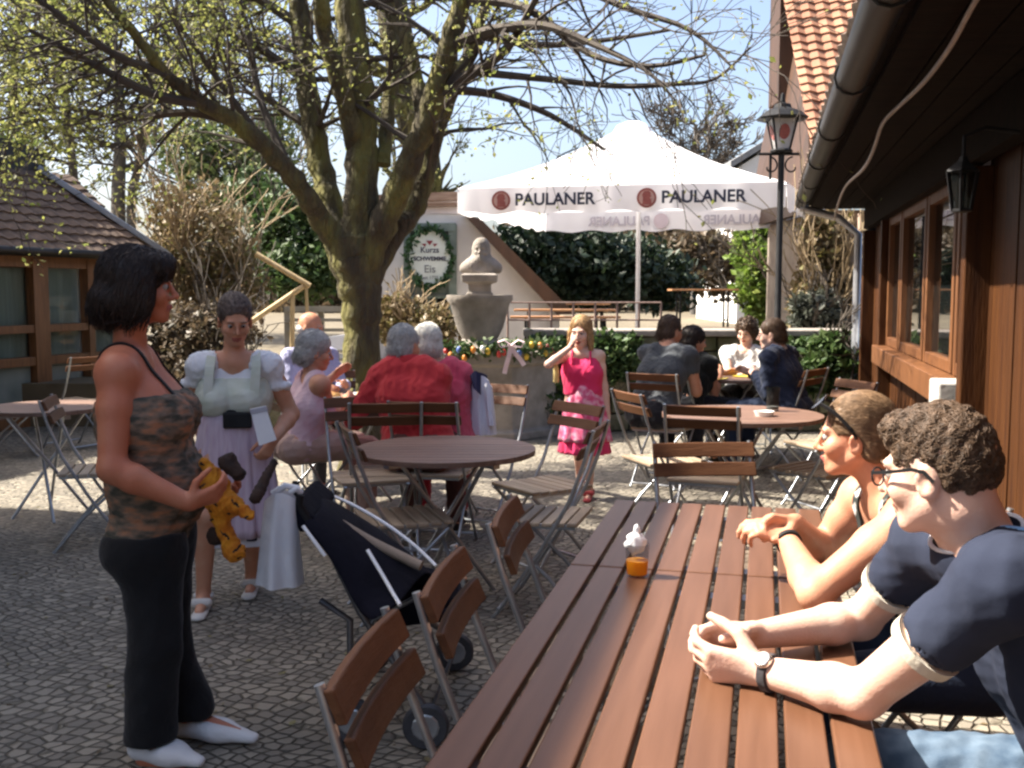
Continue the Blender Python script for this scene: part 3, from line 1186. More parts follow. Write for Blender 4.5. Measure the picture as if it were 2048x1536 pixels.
def bush(name, label, blobs, n, size, m, cat='bush', stems=0, sm=None, group=None, base=None, sd=1, kind=None):
    c0 = V(blobs[0][0])
    zb = min(b[0][2] - b[1][2] for b in blobs)
    t = thing(name, label, cat, base or V((c0.x, c0.y, max(0, zb))), group=group)
    leaves('foliage', blob_points(n, blobs), size, m, t)
    rg = random.Random(sd)
    mb = MB()
    tips = []
    bl = V(t.location)
    w_ = blobs[0][1][0]
    for k in range(max(stems, 3)):
        p = bl + V((rg.uniform(-w_, w_) * .6, rg.uniform(-.2, .2), 0))
        hgt = max(b[0][2] + b[1][2] for b in blobs) - bl.z
        twig(mb, tips, p, V((rg.gauss(0, .25), rg.gauss(0, .25), 1)), hgt * rg.uniform(.55, .95), .02 + .006 * hgt, 2 if stems > 3 else 1, rg, spread=.4, up=.5, rmin=.006)
    wb(mb, 'branches', sm or M_TWIG, t)
    if kind:
        t['kind'] = kind
    return t


def B(px, py, Y, rx, ry, rd=None):
    """blob from pixels: centre, radii in px"""
    return (tuple(P(px, py, Y)), (rx * Y / F_PX, (rd if rd is not None else rx * Y / F_PX * .7), ry * Y / F_PX))


M_TANTWIG = mat('tan_twig', (.22, .16, .09), (.33, .25, .15), .9, 5)
bush('twiggy_shrub', 'tall tan twiggy shrub beside the low tiled house', [B(400, 500, 13.5, 110, 120), B(350, 430, 13.6, 60, 70), B(470, 560, 13.3, 60, 80)], 5200, .045, M_TAN, stems=16, sm=M_TANTWIG, sd=2)
bush('ivy_bush', 'dark green ivy-clad bush left of the big tree trunk', [B(585, 460, 16, 95, 90), B(600, 540, 15.6, 90, 60), B(520, 400, 16.5, 70, 60)], 6500, .07, M_IVY, stems=8, sd=3)
bush('evergreen_shrub', 'tall evergreen shrub rising behind the tan twiggy shrub', [B(460, 350, 18, 110, 110), B(380, 300, 18, 70, 70), B(540, 280, 18.4, 60, 80)], 3400, .075, leaf_mat('mid_green_leaf', [(.05, .085, .025), (.11, .15, .05), (.17, .19, .08), (.07, .10, .03)], .4), stems=10, sd=4)
bush('brown_thicket', 'low dark brown thicket behind the waitress', [B(420, 670, 11.6, 100, 60), B(350, 660, 11.8, 60, 60), B(400, 760, 11.5, 110, 70), B(310, 750, 11.7, 60, 70)], 7000, .045, M_BROWN, stems=14, sd=5)
bush('conifer_hedge', 'dark clipped conifer hedge under the white parasol', [B(1090, 520, 22, 150, 75), B(1220, 540, 22, 120, 70), B(1310, 560, 23, 80, 60)], 15000, .10, M_CONIF, cat='hedge', sd=6)
bush('brown_tree_clump', 'brown leafless undergrowth behind the parasol pole', [B(1390, 520, 27, 120, 70), B(1300, 480, 28, 80, 50)], 6500, .11, M_BROWN, stems=12, sd=7)
bush('spring_green_tree', 'bright spring green bush beside the lamp post', [B(1518, 570, 19, 42, 80), B(1505, 500, 19.4, 40, 60), B(1545, 480, 19.5, 40, 50)], 5200, .08, M_LGREEN, stems=8, sd=8)
bush('yellow_brown_shrub', 'yellow-brown twiggy shrub between lamp post and timber hall', [B(1645, 520, 12.2, 52, 110), B(1630, 620, 12, 50, 60)], 4200, .05, M_TAN, stems=20, sm=M_TANTWIG, sd=9)
bush('corner_bush', 'fresh green leafy bush at the far corner of the hall', [B(1668, 715, 9.3, 52, 46), B(1640, 750, 9.2, 36, 40), B(1700, 740, 9.2, 30, 40)], 3000, .055, M_IVY, stems=8, sd=10)
bush('grey_shrub', 'grey-green shrub on the wall right of the lamp post', [B(1632, 625, 11.7, 50, 40)], 1800, .05, leaf_mat('grey_green_leaf', [(.08, .09, .07), (.13, .14, .11), (.05, .06, .045)]), stems=10, sd=11)
bush('dry_shrub', 'small dry tan shrub to the right of the tree trunk', [B(800, 640, 12.2, 60, 52), B(870, 650, 12, 55, 40)], 2600, .045, M_TAN, stems=16, sm=M_TANTWIG, sd=12)
L = stem([(1392, 420, 45, 6), (1390, 330, 45, 5), (1392, 250, 45, 3)])
bare_tree('distant_tree', 'distant bare tree just above the white parasol', V((L[0][0].x, 45, .4)), [(V((L[0][0].x, 45, .4)), .2)] + L, n=40, depth=3, lim=2.0, seed=13, rmin=.02)
# far wood closing the view
wd = []
for k in range(26):
    x = -30 + k * 2.5 + random.uniform(-.8, .8)
    wd.append(((x, 52 + random.uniform(-4, 4), 1.8 + random.uniform(-.3, .8)), (2.6, 2.5, random.uniform(1.9, 3.2))))
o = leaves('far_wood', blob_points(22000, wd, .2), .34, M_BROWN)
tag(o, 'brown leafless wood far behind the beer garden', 'wood', None, 'stuff')
# ================================================================ stone wall, fountain, terrace things
M_IRON_G = mat('galvanised_steel', (.30, .32, .34), (.44, .46, .48), .38, 14, metal=.75)
M_SLAT = mat('chair_slat_wood', (.085, .034, .014), (.14, .06, .026), .55, 4, (.6, 8, 8), bump=.25, bscale=30, isl=.2, spec=.25)
M_SEAT = mat('weathered_seat_wood', (.28, .20, .13), (.46, .36, .25), .6, 4, (.6, 8, 8), bump=.3, bscale=30, isl=.2)
M_TABLE = mat('table_brown', (.105, .046, .023), (.138, .064, .035), .40, 4, (9, .5, 9), bump=.10, bscale=26, isl=.07, detail=8, bdist=.003, spec=.35)
M_TABLE_W = mat('weathered_table_wood', (.12, .062, .042), (.21, .125, .088), .5, 4, (.8, 9, 9), bump=.25, bscale=30, isl=.15)

# garden wall of rough mossy blocks: built of real stones
def stone_wall(name, label, x0, x1, y0, z1, sd, thick=.45, hmin=.16, hmax=.3, cap=True, wmax=.6):
    rg = random.Random(sd)
    t = thing(name, label, 'wall', ((x0 + x1) / 2, y0, 0))
    mb = MB()
    z = 0
    while z < z1 - .05:
        hgt = min(rg.uniform(hmin, hmax), z1 - z)
        x = x0
        while x < x1 - .05:
            wd_ = min(rg.uniform(.25, wmax), x1 - x)
            o = rg.uniform(-.03, .05)
            bx = MB()
            mb.box((x + wd_ / 2, y0 + thick / 2 - o, z + hgt / 2), (wd_ - .015, thick, hgt - .015), Matrix.Rotation(rg.uniform(-.03, .03), 3, 'Y'))
            x += wd_
        z += hgt
    wb(mb, 'stonework', M_MOSS, t, bevel=.02, seg=2)
    mb = MB()
    mb.box(((x0 + x1) / 2, y0 + thick * .6, z1 / 2 - .04), (x1 - x0 - .06, thick * .8, z1 - .08))
    wb(mb, 'core', mat('dark_mortar', (.05, .045, .03), (.08, .07, .05), .95, 8), t)
    if cap:
        mb = MB()
        mb.box(((x0 + x1) / 2, y0 + thick / 2, z1 + .035), (x1 - x0 + .08, thick + .12, .07))
        wb(mb, 'coping', M_STONE, t, bevel=.015)
    return t


stone_wall('garden_wall', 'mossy rubble stone wall with a pale coping behind the right tables', P(1055, 0, 11).x, P(1725, 0, 11).x, 10.9, 1.02, 4)
stone_wall('garden_wall', 'low mossy stone wall to the left of the fountain', P(470, 0, 11).x, P(770, 0, 11).x, 10.95, .62, 5)
# ivy hanging over the wall
def ivy(label, pts_blobs, n, sd):
    t = thing('ivy_plant', label, 'plant', V(pts_blobs[0][0]) * 1)
    t.location.z = 0
    leaves('foliage', blob_points(n, pts_blobs, .1), .05, M_IVY, t)
    mb = MB()
    rg = random.Random(sd)
    tp_ = []
    for k in range(10):
        c, r = pts_blobs[k % len(pts_blobs)]
        twig(mb, tp_, V(c) + V((rg.uniform(-r[0], r[0]), 0, r[2] * .6)), V((rg.gauss(0, .4), -.1, -1)), r[2] * 1.6, .008, 1, rg, spread=.4, rmin=.004)
    wb(mb, 'stems', M_TWIG, t)
ivy('dark green ivy hanging over the stone wall beside the grey-shirted guest', [B(1250, 720, 10.8, 60, 45, .10), B(1215, 690, 10.85, 40, 25, .1)], 1500, 1)
ivy('mossy green plants spilling down the wall end right of the fountain', [B(1100, 720, 10.8, 60, 50, .12), B(1090, 800, 10.7, 40, 40, .12)], 1500, 2)
ivy('bright green ivy on the wall behind the navy-jacketed guest', [B(1640, 690, 10.8, 90, 16, .10)], 900, 3)

# stone fountain with a bust
FX, FY = P(958, 0, 11.0).x, 11.0
fz = lambda py: P(958, py, FY).z
fo = thing('stone_fountain', 'sandstone fountain with a bust on a bowl and an octagonal basin', 'fountain', (FX, FY, 0))
w = MB()
bz = P(0, 706, 10.2).z
w.lathe([(.92, 0), (.92, .08), (.85, .10), (.85, bz - .14), (.91, bz - .12), (.92, bz), (.78, bz), (.76, bz - .25)], (0.02, 0, 0), 8, phase=math.pi / 8)
w.build('basin', M_STONE, fo, bevel=.012)
w = MB()
w.lathe([(.755, 0), (.755, .02)], (.02, 0, bz - .2), 8, phase=math.pi / 8)
w.build('water', mat('dark_water', (.02, .03, .03), (.03, .04, .04), .1, 3), fo)
w = MB()
z0, z1, z2 = fz(700), fz(600), fz(590)
w.lathe([(.27, bz - .3), (.27, z0 + .03), (.22, z0 + .07), (.19, z0 + .12), (.21, z0 + .16), (.25, z0 + .24), (.32, z1 - .04), (.355, z1), (.355, z2), (.30, z2), (.27, z2 - .05)], (0, 0, 0), 28)
w.build('bowl', M_STONE, fo, smooth=True)
w = MB()
w.lathe([(.20, z2 - .06), (.20, z2 + .02), (.17, z2 + .03), (.17, fz(568)), (.26, fz(564)), (.27, fz(550)), (.22, fz(547))], (0, 0, 0), 4, phase=math.pi / 4)
w.build('pedestal', M_STONE, fo, bevel=.01)

# terrace behind: parasol
PN, PF = 12.4, 17.0
pole = P(1282, 0, 14.4)
UM = thing('parasol', 'large white square beer parasol with printed valances', 'parasol', (pole.x, 14.4, .48))
nl, nr = P(915, 426, 12.9), P(1572, 398, 12.1)
fr_, fl = P(1640, 466, 15.9), P(1092, 476, 16.9)
zb_ = 2.46
cor = [V((p.x, p.y, zb_)) for p in (nl, nr, fr_, fl)]
VH = .31
M_CANVAS = mat('white_canvas', (.80, .78, .80), (.86, .85, .86), .8, 3, trans=.42, bump=.1, bscale=200)
apex = V((P(1268, 250, 14.3).x, 14.3, P(1268, 245, 14.3).z))
canv = MB()
NS = 14
cen = apex
for k in range(4):
    a, b = cor[k], cor[(k + 1) % 4]
    at, bt = a + V((0, 0, VH)), b + V((0, 0, VH))
    vs, fs = [], []
    for i in range(NS + 1):
        t_ = i / NS
        for j in range(NS + 1):
            q = at.lerp(bt, j / NS).lerp(cen, t_ * .96)
            sag = -.10 * math.sin(math.pi * j / NS) * math.sin(math.pi * min(1, t_ * 1.3)) - .10 * math.sin(math.pi * t_)
            vs.append(q + V((0, 0, sag)))
    for i in range(NS):
        for j in range(NS):
            a0 = i * (NS + 1) + j
            fs.append((a0, a0 + 1, a0 + NS + 2, a0 + NS + 1))
    canv.add(vs, fs)
wb(canv, 'canopy', M_CANVAS, UM, smooth=True, angle=20)
w = MB()
w.lathe([(.35, -.10), (.28, .0), (.10, .07), (.02, .08)], cen + V((0, 0, -.06)), 4, phase=.5)
wb(w, 'vent_cap', M_CANVAS, UM)
w = MB()
w.tube([(pole.x, 14.4, .48), (pole.x, 14.4, apex.z)], .032, 12)
wb(w, 'pole', mat('white_aluminium', (.7, .7, .72), (.8, .8, .82), .35, 9, metal=.3), UM, smooth=True)
M_INK = mat('blue_black_print', (.012, .016, .04), (.02, .025, .055), .6)
M_INKP = mat('show_through_print', (.38, .36, .43), (.42, .40, .47), .7)
M_EMB = mat('red_brown_emblem', (.22, .05, .04), (.30, .08, .06), .6, 20)
M_EMBP = mat('show_through_emblem', (.46, .40, .46), (.5, .43, .49), .7)
for k in range(4):
    a, b = cor[k], cor[(k + 1) % 4]
    d = (b - a).normalized()
    out = d.cross(V((0, 0, 1)))
    if out.dot((a + b) / 2 - V((pole.x, 14.4, zb_))) < 0:
        out = -out
    mb = MB()
    vs, fs = [], []
    n = 48
    Lk = (b - a).length
    for i in range(n + 1):
        t_ = i / n
        q = a + (b - a) * t_
        wv = .018 * math.sin(t_ * 31 + k) + .012 * math.sin(t_ * 67)
        for z, f_ in ((VH, 0), (VH * .5, .6), (0.02 * math.sin(t_ * 40), 1.)):
            vs.append(q + out * (wv * f_) + V((0, 0, z)))
    for i in range(n):
        for j in range(2):
            a0 = i * 3 + j
            fs.append((a0, a0 + 3, a0 + 4, a0 + 1))
    mb.add(vs, fs)
    va = wb(mb, 'valance', M_CANVAS, UM, smooth=True, angle=60)
    if k in (0, 2):
        for side in ((1,) if k == 0 else (1, -1)):
            xd = d if k == 0 else -d
            o_ = out
            xx = d * 1
            # reading direction as seen from outside
            xx = V((0, 0, 1)).cross(out).normalized()
            off = .032 if side > 0 else -.034
            for fpos in ((.31, .76) if k == 0 else (.3, .72)):
                if k == 2:
                    cpt = b + (a - b) * (1 - fpos)
                    cpt = a + (b - a) * fpos
                else:
                    cpt = a + (b - a) * fpos
                cpt = cpt + V((0, 0, VH * .48)) + out * off
                M4 = Matrix((
                    (xx.x, 0, out.x, cpt.x),
                    (xx.y, 0, out.y, cpt.y),
                    (0, 1, 0, cpt.z),
                    (0, 0, 0, 1)))
                ink, emb = (M_INK, M_EMB) if side > 0 else (M_INKP, M_EMBP)
                tm = text_mesh('PAULANER', .20, ink, 'lettering', va, M4, .001, .006, 1.0)
                w_t = max(v.co.dot(xx) for v in tm.data.vertices) - min(v.co.dot(xx) for v in tm.data.vertices)
                mb = MB()
                ec = cpt - xx * (w_t / 2 + .17)
                rotm = Matrix(((xx.x, 0, out.x), (xx.y, 0, out.y), (0, 1, 0)))
                mb.lathe([(.118, -.001), (.118, .001)], ec, 24, rot=rotm, mi=0)
                # ring, and a hooded head turned in profile
                mb.lathe([(.092, .0012), (.092, .002)], ec, 24, rot=rotm, mi=1)
                hp_ = [(-.05, -.08), (.06, -.08), (.055, -.02), (.035, .0), (.06, .02), (.045, .035), (.05, .06), (.02, .085), (-.03, .08), (-.055, .04), (-.045, 0)]
                mb.prism([ec + xx * x + V((0, 0, z)) + out * .0022 for x, z in hp_], out * .001, 0)
                mb.build('emblem', [emb, mat('emblem_field', (.5, .3, .24), (.42, .24, .2), .6, 30) if side > 0 else M_EMBP], va)
for k in range(4):
    w = MB()
    w.tube([V((pole.x, 14.4, apex.z - .25)), cor[k] + V((0, 0, VH - .03))], .014, 6)
    wb(w, 'rib', M_ZINC, UM)
    w = MB()
    w.tube([V((pole.x, 14.4, apex.z - .95)), V((pole.x, 14.4, apex.z - .28)).lerp(cor[k] + V((0, 0, VH - .03)), .5)], .012, 6)
    wb(w, 'strut', M_ZINC, UM)

# lamp post with one big lantern
lx = P(1570, 0, 11.6).x
lt, lb_ = P(1578, 222, 11.6).z, 0
LPO = thing('lamp_post', 'black iron lamp post with a big four-sided lantern bearing red medallions', 'street lamp', (lx, 11.6, 0))
w = MB()
w.lathe([(.10, 0), (.10, .25), (.065, .3), (.055, .9), (.038, .95), (.034, 3.6)], (0, 0, 0), 12)
w.build('post', M_BLACK, LPO, smooth=True)
w = MB()
zc = P(0, 308, 11.6).z
w.tube([(-.26, 0, zc), (.20, 0, zc)], .016, 8)
w.tube([(-.12, 0, zc), (-.12, 0, zc - .28)], .016, 8)
for sx in (-1, 1):
    for k in range(1):
        pts = []
        for i in range(26):
            a = i / 25 * 4.6
            r = .11 * (1 - i / 32)
            pts.append((sx * (.13 + r * math.cos(a + 1.6)), 0, zc - .14 + r * math.sin(a + 1.6)))
        w.tube(pts, .010, 6)
w.build('scroll_arm', M_BLACK, LPO, smooth=True)
w = MB()
z0, z1 = P(0, 302, 11.6).z, P(0, 240, 11.6).z
zt = P(0, 222, 11.6).z
for a in range(4):
    an = a * math.pi / 2 + .78
    w.beam((.10 * math.cos(an), .10 * math.sin(an), z0), (.19 * math.cos(an), .19 * math.sin(an), z1), .02, .02)
w.lathe([(.27, z1), (.29, z1 + .02), (.2, z1 + .09), (.1, z1 + .13), (.09, z1 + .17), (.03, z1 + .19), (.02, z1 + .28), (.0, z1 + .3)], (0, 0, 0), 8, phase=.39)
w.lathe([(.12, z0 - .02), (.13, z0), (.12, z0 + .015)], (0, 0, 0), 8)
w.build('lantern_frame', M_BLACK, LPO)
w = MB()
w.lathe([(.095, z0 + .01), (.18, z1)], (0, 0, 0), 4, phase=.78)
lg = w.build('lantern_glass', mat('milk_glass', (.62, .6, .58), (.7, .68, .66), .25, 4, trans=.5), LPO)
for a in range(4):
    an = a * math.pi / 2
    w = MB()
    nrm = V((math.cos(an), math.sin(an), -.28)).normalized()
    tx = V((-math.sin(an), math.cos(an), 0))
    up_ = nrm.cross(tx)
    c = V((math.cos(an) * .108, math.sin(an) * .108, (z0 + z1) / 2 + .03))
    pr = [c + tx * (.06 * math.cos(q)) + up_ * (.085 * math.sin(q)) for q in [i * math.pi / 10 for i in range(20)]]
    w.prism(pr, nrm * .006)
    w.build('medallion', M_EMB, lg)

# railing along the terrace edge, benches, stacked garnitures
rl_ = thing('terrace_railing', 'thin rusty railing along the edge of the terrace behind the wall', 'railing', (P(1180, 0, 12).x, 12, .48))
w = MB()
x0, x1 = P(1015, 0, 12).x, P(1330, 0, 12).x
for py in (605, 640):
    w.tube([(x0, 12, P(0, py, 12).z), (x1, 12, P(0, py, 12).z)], .012, 6)
for i in range(8):
    x = x0 + (x1 - x0) * i / 7
    w.tube([(x, 12, .48), (x, 12, P(0, 605, 12).z)], .014, 6)
wb(w, 'rails', mat('rusty_iron', (.16, .10, .08), (.28, .2, .17), .7, 20), rl_)
r2 = thing('terrace_railing', 'horizontal wooden railing left of the big tree trunk', 'railing', (P(620, 0, 13).x, 13, 0.4))
w = MB()
x0, x1 = P(560, 0, 13).x, P(700, 0, 13).x
for py in (618, 640, 660):
    w.beam((x0, 13, P(0, py, 13).z), (x1, 13, P(0, py, 13).z), .05, .07 if py == 618 else .04)
for i in range(3):
    x = x0 + (x1 - x0) * i / 2
    w.beam((x, 13.06, .3), (x, 13.06, P(0, 614, 13).z), .07, .07)
wb(w, 'rails', mat('pale_grey_wood', (.3, .28, .22), (.42, .39, .32), .8, 5), r2)

M_BENCH = mat('beer_bench_wood', (.36, .17, .08), (.5, .27, .13), .5, 4, (.5, 6, 6))
def beer_bench(label, px, py, Y, ln_, hgt=.46, rz=0., dp=.25, cat='bench', nm='beer_bench'):
    p = P(px, py, Y)
    t = thing(nm, label, cat, (p.x, Y, .48), rz, 'beer garden benches and tables stored on the terrace')
    z = p.z - .48 if hgt is None else hgt
    w = MB()
    w.box((0, 0, z - .015), (ln_, dp, .03))
    w.build('seat' if dp < .4 else 'tabletop', M_BENCH, t, bevel=.004)
    for sx in (-1, 1):
        w = MB()
        for sy in (-1, 1):
            w.beam((sx * ln_ * .36, sy * dp * .35, 0), (sx * ln_ * .36, sy * dp * .35, z - .03), .03, .03)
        w.beam((sx * ln_ * .36, -dp * .35, z * .5), (sx * ln_ * .36, dp * .35, z * .5), .025, .025)
        w.build('leg', M_BLACK, t)
    return t
beer_bench('bright orange-brown beer table on the terrace behind the parasol pole', 1405, 578, 17.5, 1.12, None, 0, .5, 'table', 'beer_table')
beer_bench('brown beer bench standing below the orange table on the terrace', 1430, 655, 14.5, 1.0, None, 0)
for i, (px, py, Y) in enumerate(((1130, 632, 13.6), (1130, 618, 14.6), (1125, 606, 15.8))):
    beer_bench(['front white-lit bench of the three behind the bust', 'middle bench of the three in line behind the bust', 'rear red-brown bench of the three behind the bust'][i], px, py, Y, 1.45, None, 0, .28)
w_ = thing('folded_bench_stack', 'stack of folded wooden benches on the terrace under the hedge', 'benches', (P(1230, 0, 15).x, 15, .48))
for k in range(5):
    w = MB()
    w.box((0, .0, .06 + k * .075), (2.0 - k * .06, .26, .045))
    w.build('folded_bench', M_BENCH if k % 2 else M_WOOD_DARK, w_, bevel=.004)

# pole frame in front of the thicket
pf = thing('pole_frame', 'leaning frame of pale wooden poles left of the tree trunk', 'frame', P(585, 700, 11.2) * 1)
pf.location.z = 0
M_POLE = mat('pale_pole', (.46, .33, .16), (.6, .46, .26), .7, 6, (3, 3, .5))
for a, b, r in (((512, 508), (620, 572), .030), ((500, 645), (608, 572), .030), ((585, 585), (584, 800), .026), ((612, 566), (622, 790), .018)):
    w = MB()
    w.tube([P(*a, 11.2), P(*b, 11.2)], r, 8)
    wb(w, 'pole', M_POLE, pf, smooth=True)
# white folded parasol cover lying on the low wall
ws = thing('white_board', 'white painted board propped on the low wall left of the trunk', 'board', P(655, 690, 11.1) * 1)
w = MB()
w.prism([P(632, 700, 11.1), P(700, 700, 11.1), P(700, 668, 11.15), P(638, 676, 11.15)], (0, .05, 0))
wb(w, 'panel', mat('white_paint', (.76, .76, .76), (.82, .82, .82), .5, 5), ws, bevel=.006)
w = MB()
w.beam(P(640, 712, 11.1), P(696, 712, 11.1), .05, .05)
wb(w, 'foot', M_ZINC, ws)

# Easter garland with eggs on the basin rim, and its bow
gl = thing('easter_garland', 'green garland hung with coloured eggs round the fountain rim', 'garland', (FX, FY, bz))
rimp = []
for i in range(80):
    a = math.pi * (1.02 + .96 * i / 79)
    k8 = (a % (math.pi / 4)) - math.pi / 8
    rad = .90 * math.cos(math.pi / 8) / math.cos(k8)
    rimp.append(V((.02 + rad * math.cos(a), rad * math.sin(a) - .02, bz + .04 + .02 * math.sin(i))))
gp_ = np.array([tuple(p + V((FX, FY, 0))) for p in rimp])
leaves('foliage', np.repeat(gp_, 16, 0) + RNG.normal(size=(80 * 16, 3)) * (.035, .035, .04), .038, M_IVY, gl)
egg_cols = {'yellow': (.75, .5, .05), 'white': (.8, .78, .72), 'red': (.55, .05, .04), 'orange': (.7, .25, .04), 'blue': (.12, .2, .5)}
names_ = list(egg_cols)
for i in range(30):
    p = rimp[4 + i * 73 // 30] + V((FX, FY, 0)) + V((random.uniform(-.02, .02), -.05, random.uniform(-.08, .04)))
    w = MB()
    w.ball(p, (.026, .026, .036), 10, 8)
    cn = names_[random.randrange(5)]
    wb(w, 'egg', mat('egg_' + cn, egg_cols[cn], tuple(x * .9 for x in egg_cols[cn]), .35, 4), gl, smooth=True)
bw = thing('ribbon_bow', 'pale pink ribbon bow with hanging tails on the fountain corner', 'ribbon', P(1022, 690, 10.05))
M_RIB = mat('pink_ribbon', (.62, .42, .44), (.75, .6, .6), .5, 10)
w = MB()
for sx in (-1, 1):
    lo = [V((0, 0, 0)), V((sx * .07, -.02, .05)), V((sx * .13, -.02, .03)), V((sx * .10, -.03, -.02)), V((0, -.01, 0))]
    for i in range(4):
        w.beam(lo[i], lo[i + 1], .004, .05, up=(0, 1, .2))
w.build('loop', M_RIB, bw)
for sx, l in ((-.5, .28), (1, .2)):
    w = MB()
    pts = [V((0, -.02, 0)), V((sx * .04, -.03, -l * .4)), V((sx * .1, -.03, -l * .75)), V((sx * .13, -.035, -l))]
    for i in range(3):
        w.beam(pts[i], pts[i + 1], .045, .004, up=(0, 1, 0))
    w.build('tail', M_RIB, bw)

# ================================================================ folding beer-garden chair
def make_chair(label, seat_mat=None, name='folding_chair'):
    t = thing(name, label, 'chair')
    W = .42
    b = MB()
    def backpt(u, v):          # u across -1..1, v 0..1 up the back
        return V((u * W / 2, -.205 - .055 * v - .012 * (1 - u * u), .748 + .13 * v))
    for v0, v1 in ((0, .41), (.57, 1.)):
        n = 8
        vs, fs = [], []
        for i in range(n + 1):
            u = -1 + 2 * i / n
            for v in (v0, v1):
                p = backpt(u, v)
                vs += [p, p + V((0, .018, .004))]
        for i in range(n):
            a, c = i * 4, i * 4 + 4
            fs += [(a, c, c + 2, a + 2), (a + 1, a + 3, c + 3, c + 1), (a + 2, c + 2, c + 3, a + 3), (a, a + 1, c + 1, c)]
        fs += [(0, 2, 3, 1), (n * 4, n * 4 + 1, n * 4 + 3, n * 4 + 2)]
        b.add(vs, fs)
    b.build('backrest', M_SLAT, t, bevel=.004)
    s = MB()
    ns = 7
    for i in range(ns):
        y = -.17 + i * .058
        s.box((0, y, .452 - .006 * math.sin(i / 6 * 3.1)), (W - .03, .048, .018), Matrix.Rotation(R(-2), 3, 'X'))
    s.build('seat', seat_mat or M_SEAT, t, bevel=.004)
    for sx in (-1, 1):
        x = sx * (W / 2 - .012)
        l = MB()
        pts = [(x, -.268, .885), (x, -.225, .735), (x, -.16, .56), (x, -.03, .33), (x, .17, .03), (x, .20, .0)]
        l.tube(pts, .0095, 8)
        l.build('leg', M_IRON_G, t, smooth=True)
        x2 = sx * (W / 2 - .035)
        l = MB()
        l.tube([(x2, .20, .44), (x2, .10, .345), (x2, -.06, .20), (x2, -.21, .02), (x2, -.23, 0)], .0095, 8)
        l.build('leg', M_IRON_G, t, smooth=True)
    f = MB()
    for sx in (-1, 1):
        f.beam((sx * (W / 2 - .03), -.185, .44), (sx * (W / 2 - .03), .20, .438), .012, .022)
    f.beam((-W / 2 + .024, .185, .436), (W / 2 - .024, .185, .436), .012, .018)
    f.beam((-W / 2 + .024, -.175, .438), (W / 2 - .024, -.175, .438), .012, .018)
    f.build('seat_frame', M_IRON_G, t)
    for y, w_ in ((.17, W), (-.205, W - .06)):
        f = MB()
        f.tube([(-w_ / 2, y, .045 if y > 0 else .03), (w_ / 2, y, .045 if y > 0 else .03)], .008, 6)
        f.build('stretcher', M_IRON_G, t)
    return t


GRP = 'folding beer garden chairs in the courtyard'
proto = make_chair('chair')
proto['group'] = GRP
_first = [True]
def chair(px, Y, face, label, tilt=0., px_is_x=False):
    """face: heading of the sitter, degrees; 0 = away from the camera, 90 = to the right"""
    x = px if px_is_x else (px - 1024) / F_PX * Y
    rot = Matrix.Rotation(R(-face), 4, 'Z') @ Matrix.Rotation(R(tilt), 4, 'X')
    eu = rot.to_euler()
    if _first[0]:
        proto.location = (x, Y, 0)
        proto.rotation_euler = eu
        proto['label'] = label
        _first[0] = False
        return proto
    return dup(proto, (x, Y, 0), label=label, rot=eu)


# ================================================================ long slatted table in front
TL0, TL1 = G(840, 1536, .75), G(1225, 999, .75)
tdir = U
TW = .715
def long_table(label, s0, s1, name='slatted_table'):
    """s along the table from TL0"""
    base = TL0 + tdir * (s0 + s1) / 2 + N * TW / 2
    base.z = 0
    t = thing(name, label, 'table', base, -TH, 'long slatted tables')
    L_ = s1 - s0
    ns = 9
    pw = TW / ns
    mb = MB()
    for i in range(ns):
        x = -TW / 2 + pw * (i + .5)
        mb.box((x, 0, .739), (pw - .011, L_, .022))
    mb.build('tabletop', M_TABLE, t, bevel=.004, seg=3)
    mb = MB()
    for y in (-L_ / 2 + .12, L_ / 2 - .12):
        mb.box((0, y, .716), (TW - .05, .05, .022))
    for sx in (-1, 1):
        mb.beam((sx * (TW / 2 - .004), -L_ / 2, .72), (sx * (TW / 2 - .004), L_ / 2, .72), .006, .03)
    mb.build('frame', M_IRON_G, t)
    for sx in (-1, 1):
        for sy in (-1, 1):
            l = MB()
            l.tube([(sx * (TW / 2 - .06), sy * (L_ / 2 - .14), .715), (sx * (TW / 2 - .03), sy * (L_ / 2 - .08), 0)], .014, 8)
            l.build('leg', M_IRON_G, t, smooth=True)
    return t


smax = (TL1 - TL0).dot(tdir)
sj = (G(1140, 1128, .75) - TL0).dot(tdir)
long_table('near brown slatted table with the orange juice glass, at the bottom of the picture', sj - .006 - 1.3, sj - .006)
long_table('far brown slatted table butted against the near one', sj + .004, smax)

# juice glass with a crumpled napkin in it
jp = G(1274, 1152, .75)
jp.z = .7505
jg = thing('juice_glass', 'small tumbler of orange juice with a white napkin on the slatted table', 'glass', jp)
M_GLASS = bpy.data.materials.new('clear_glass')
M_GLASS.use_nodes = True
_b = M_GLASS.node_tree.nodes['Principled BSDF']
_b.inputs['Transmission Weight'].default_value = 1
_b.inputs['Roughness'].default_value = .02
_b.inputs['IOR'].default_value = 1.45
M_THIN = glass_mat('thin_glass', (.97, .97, .97), .88)
w = MB()
w.lathe([(.026, .001), (.0275, .004), (.0325, .088), (.0318, .088), (.0268, .006), (.001, .006)], seg=28)
w.build('tumbler', M_THIN, jg, smooth=True)
w = MB()
w.lathe([(.001, .0065), (.0262, .0066), (.0288, .043), (.001, .0432)], seg=28)
w.build('juice', mat('orange_juice', (.95, .45, .02), (.97, .5, .04), .25, 5, trans=.55), jg, smooth=True)
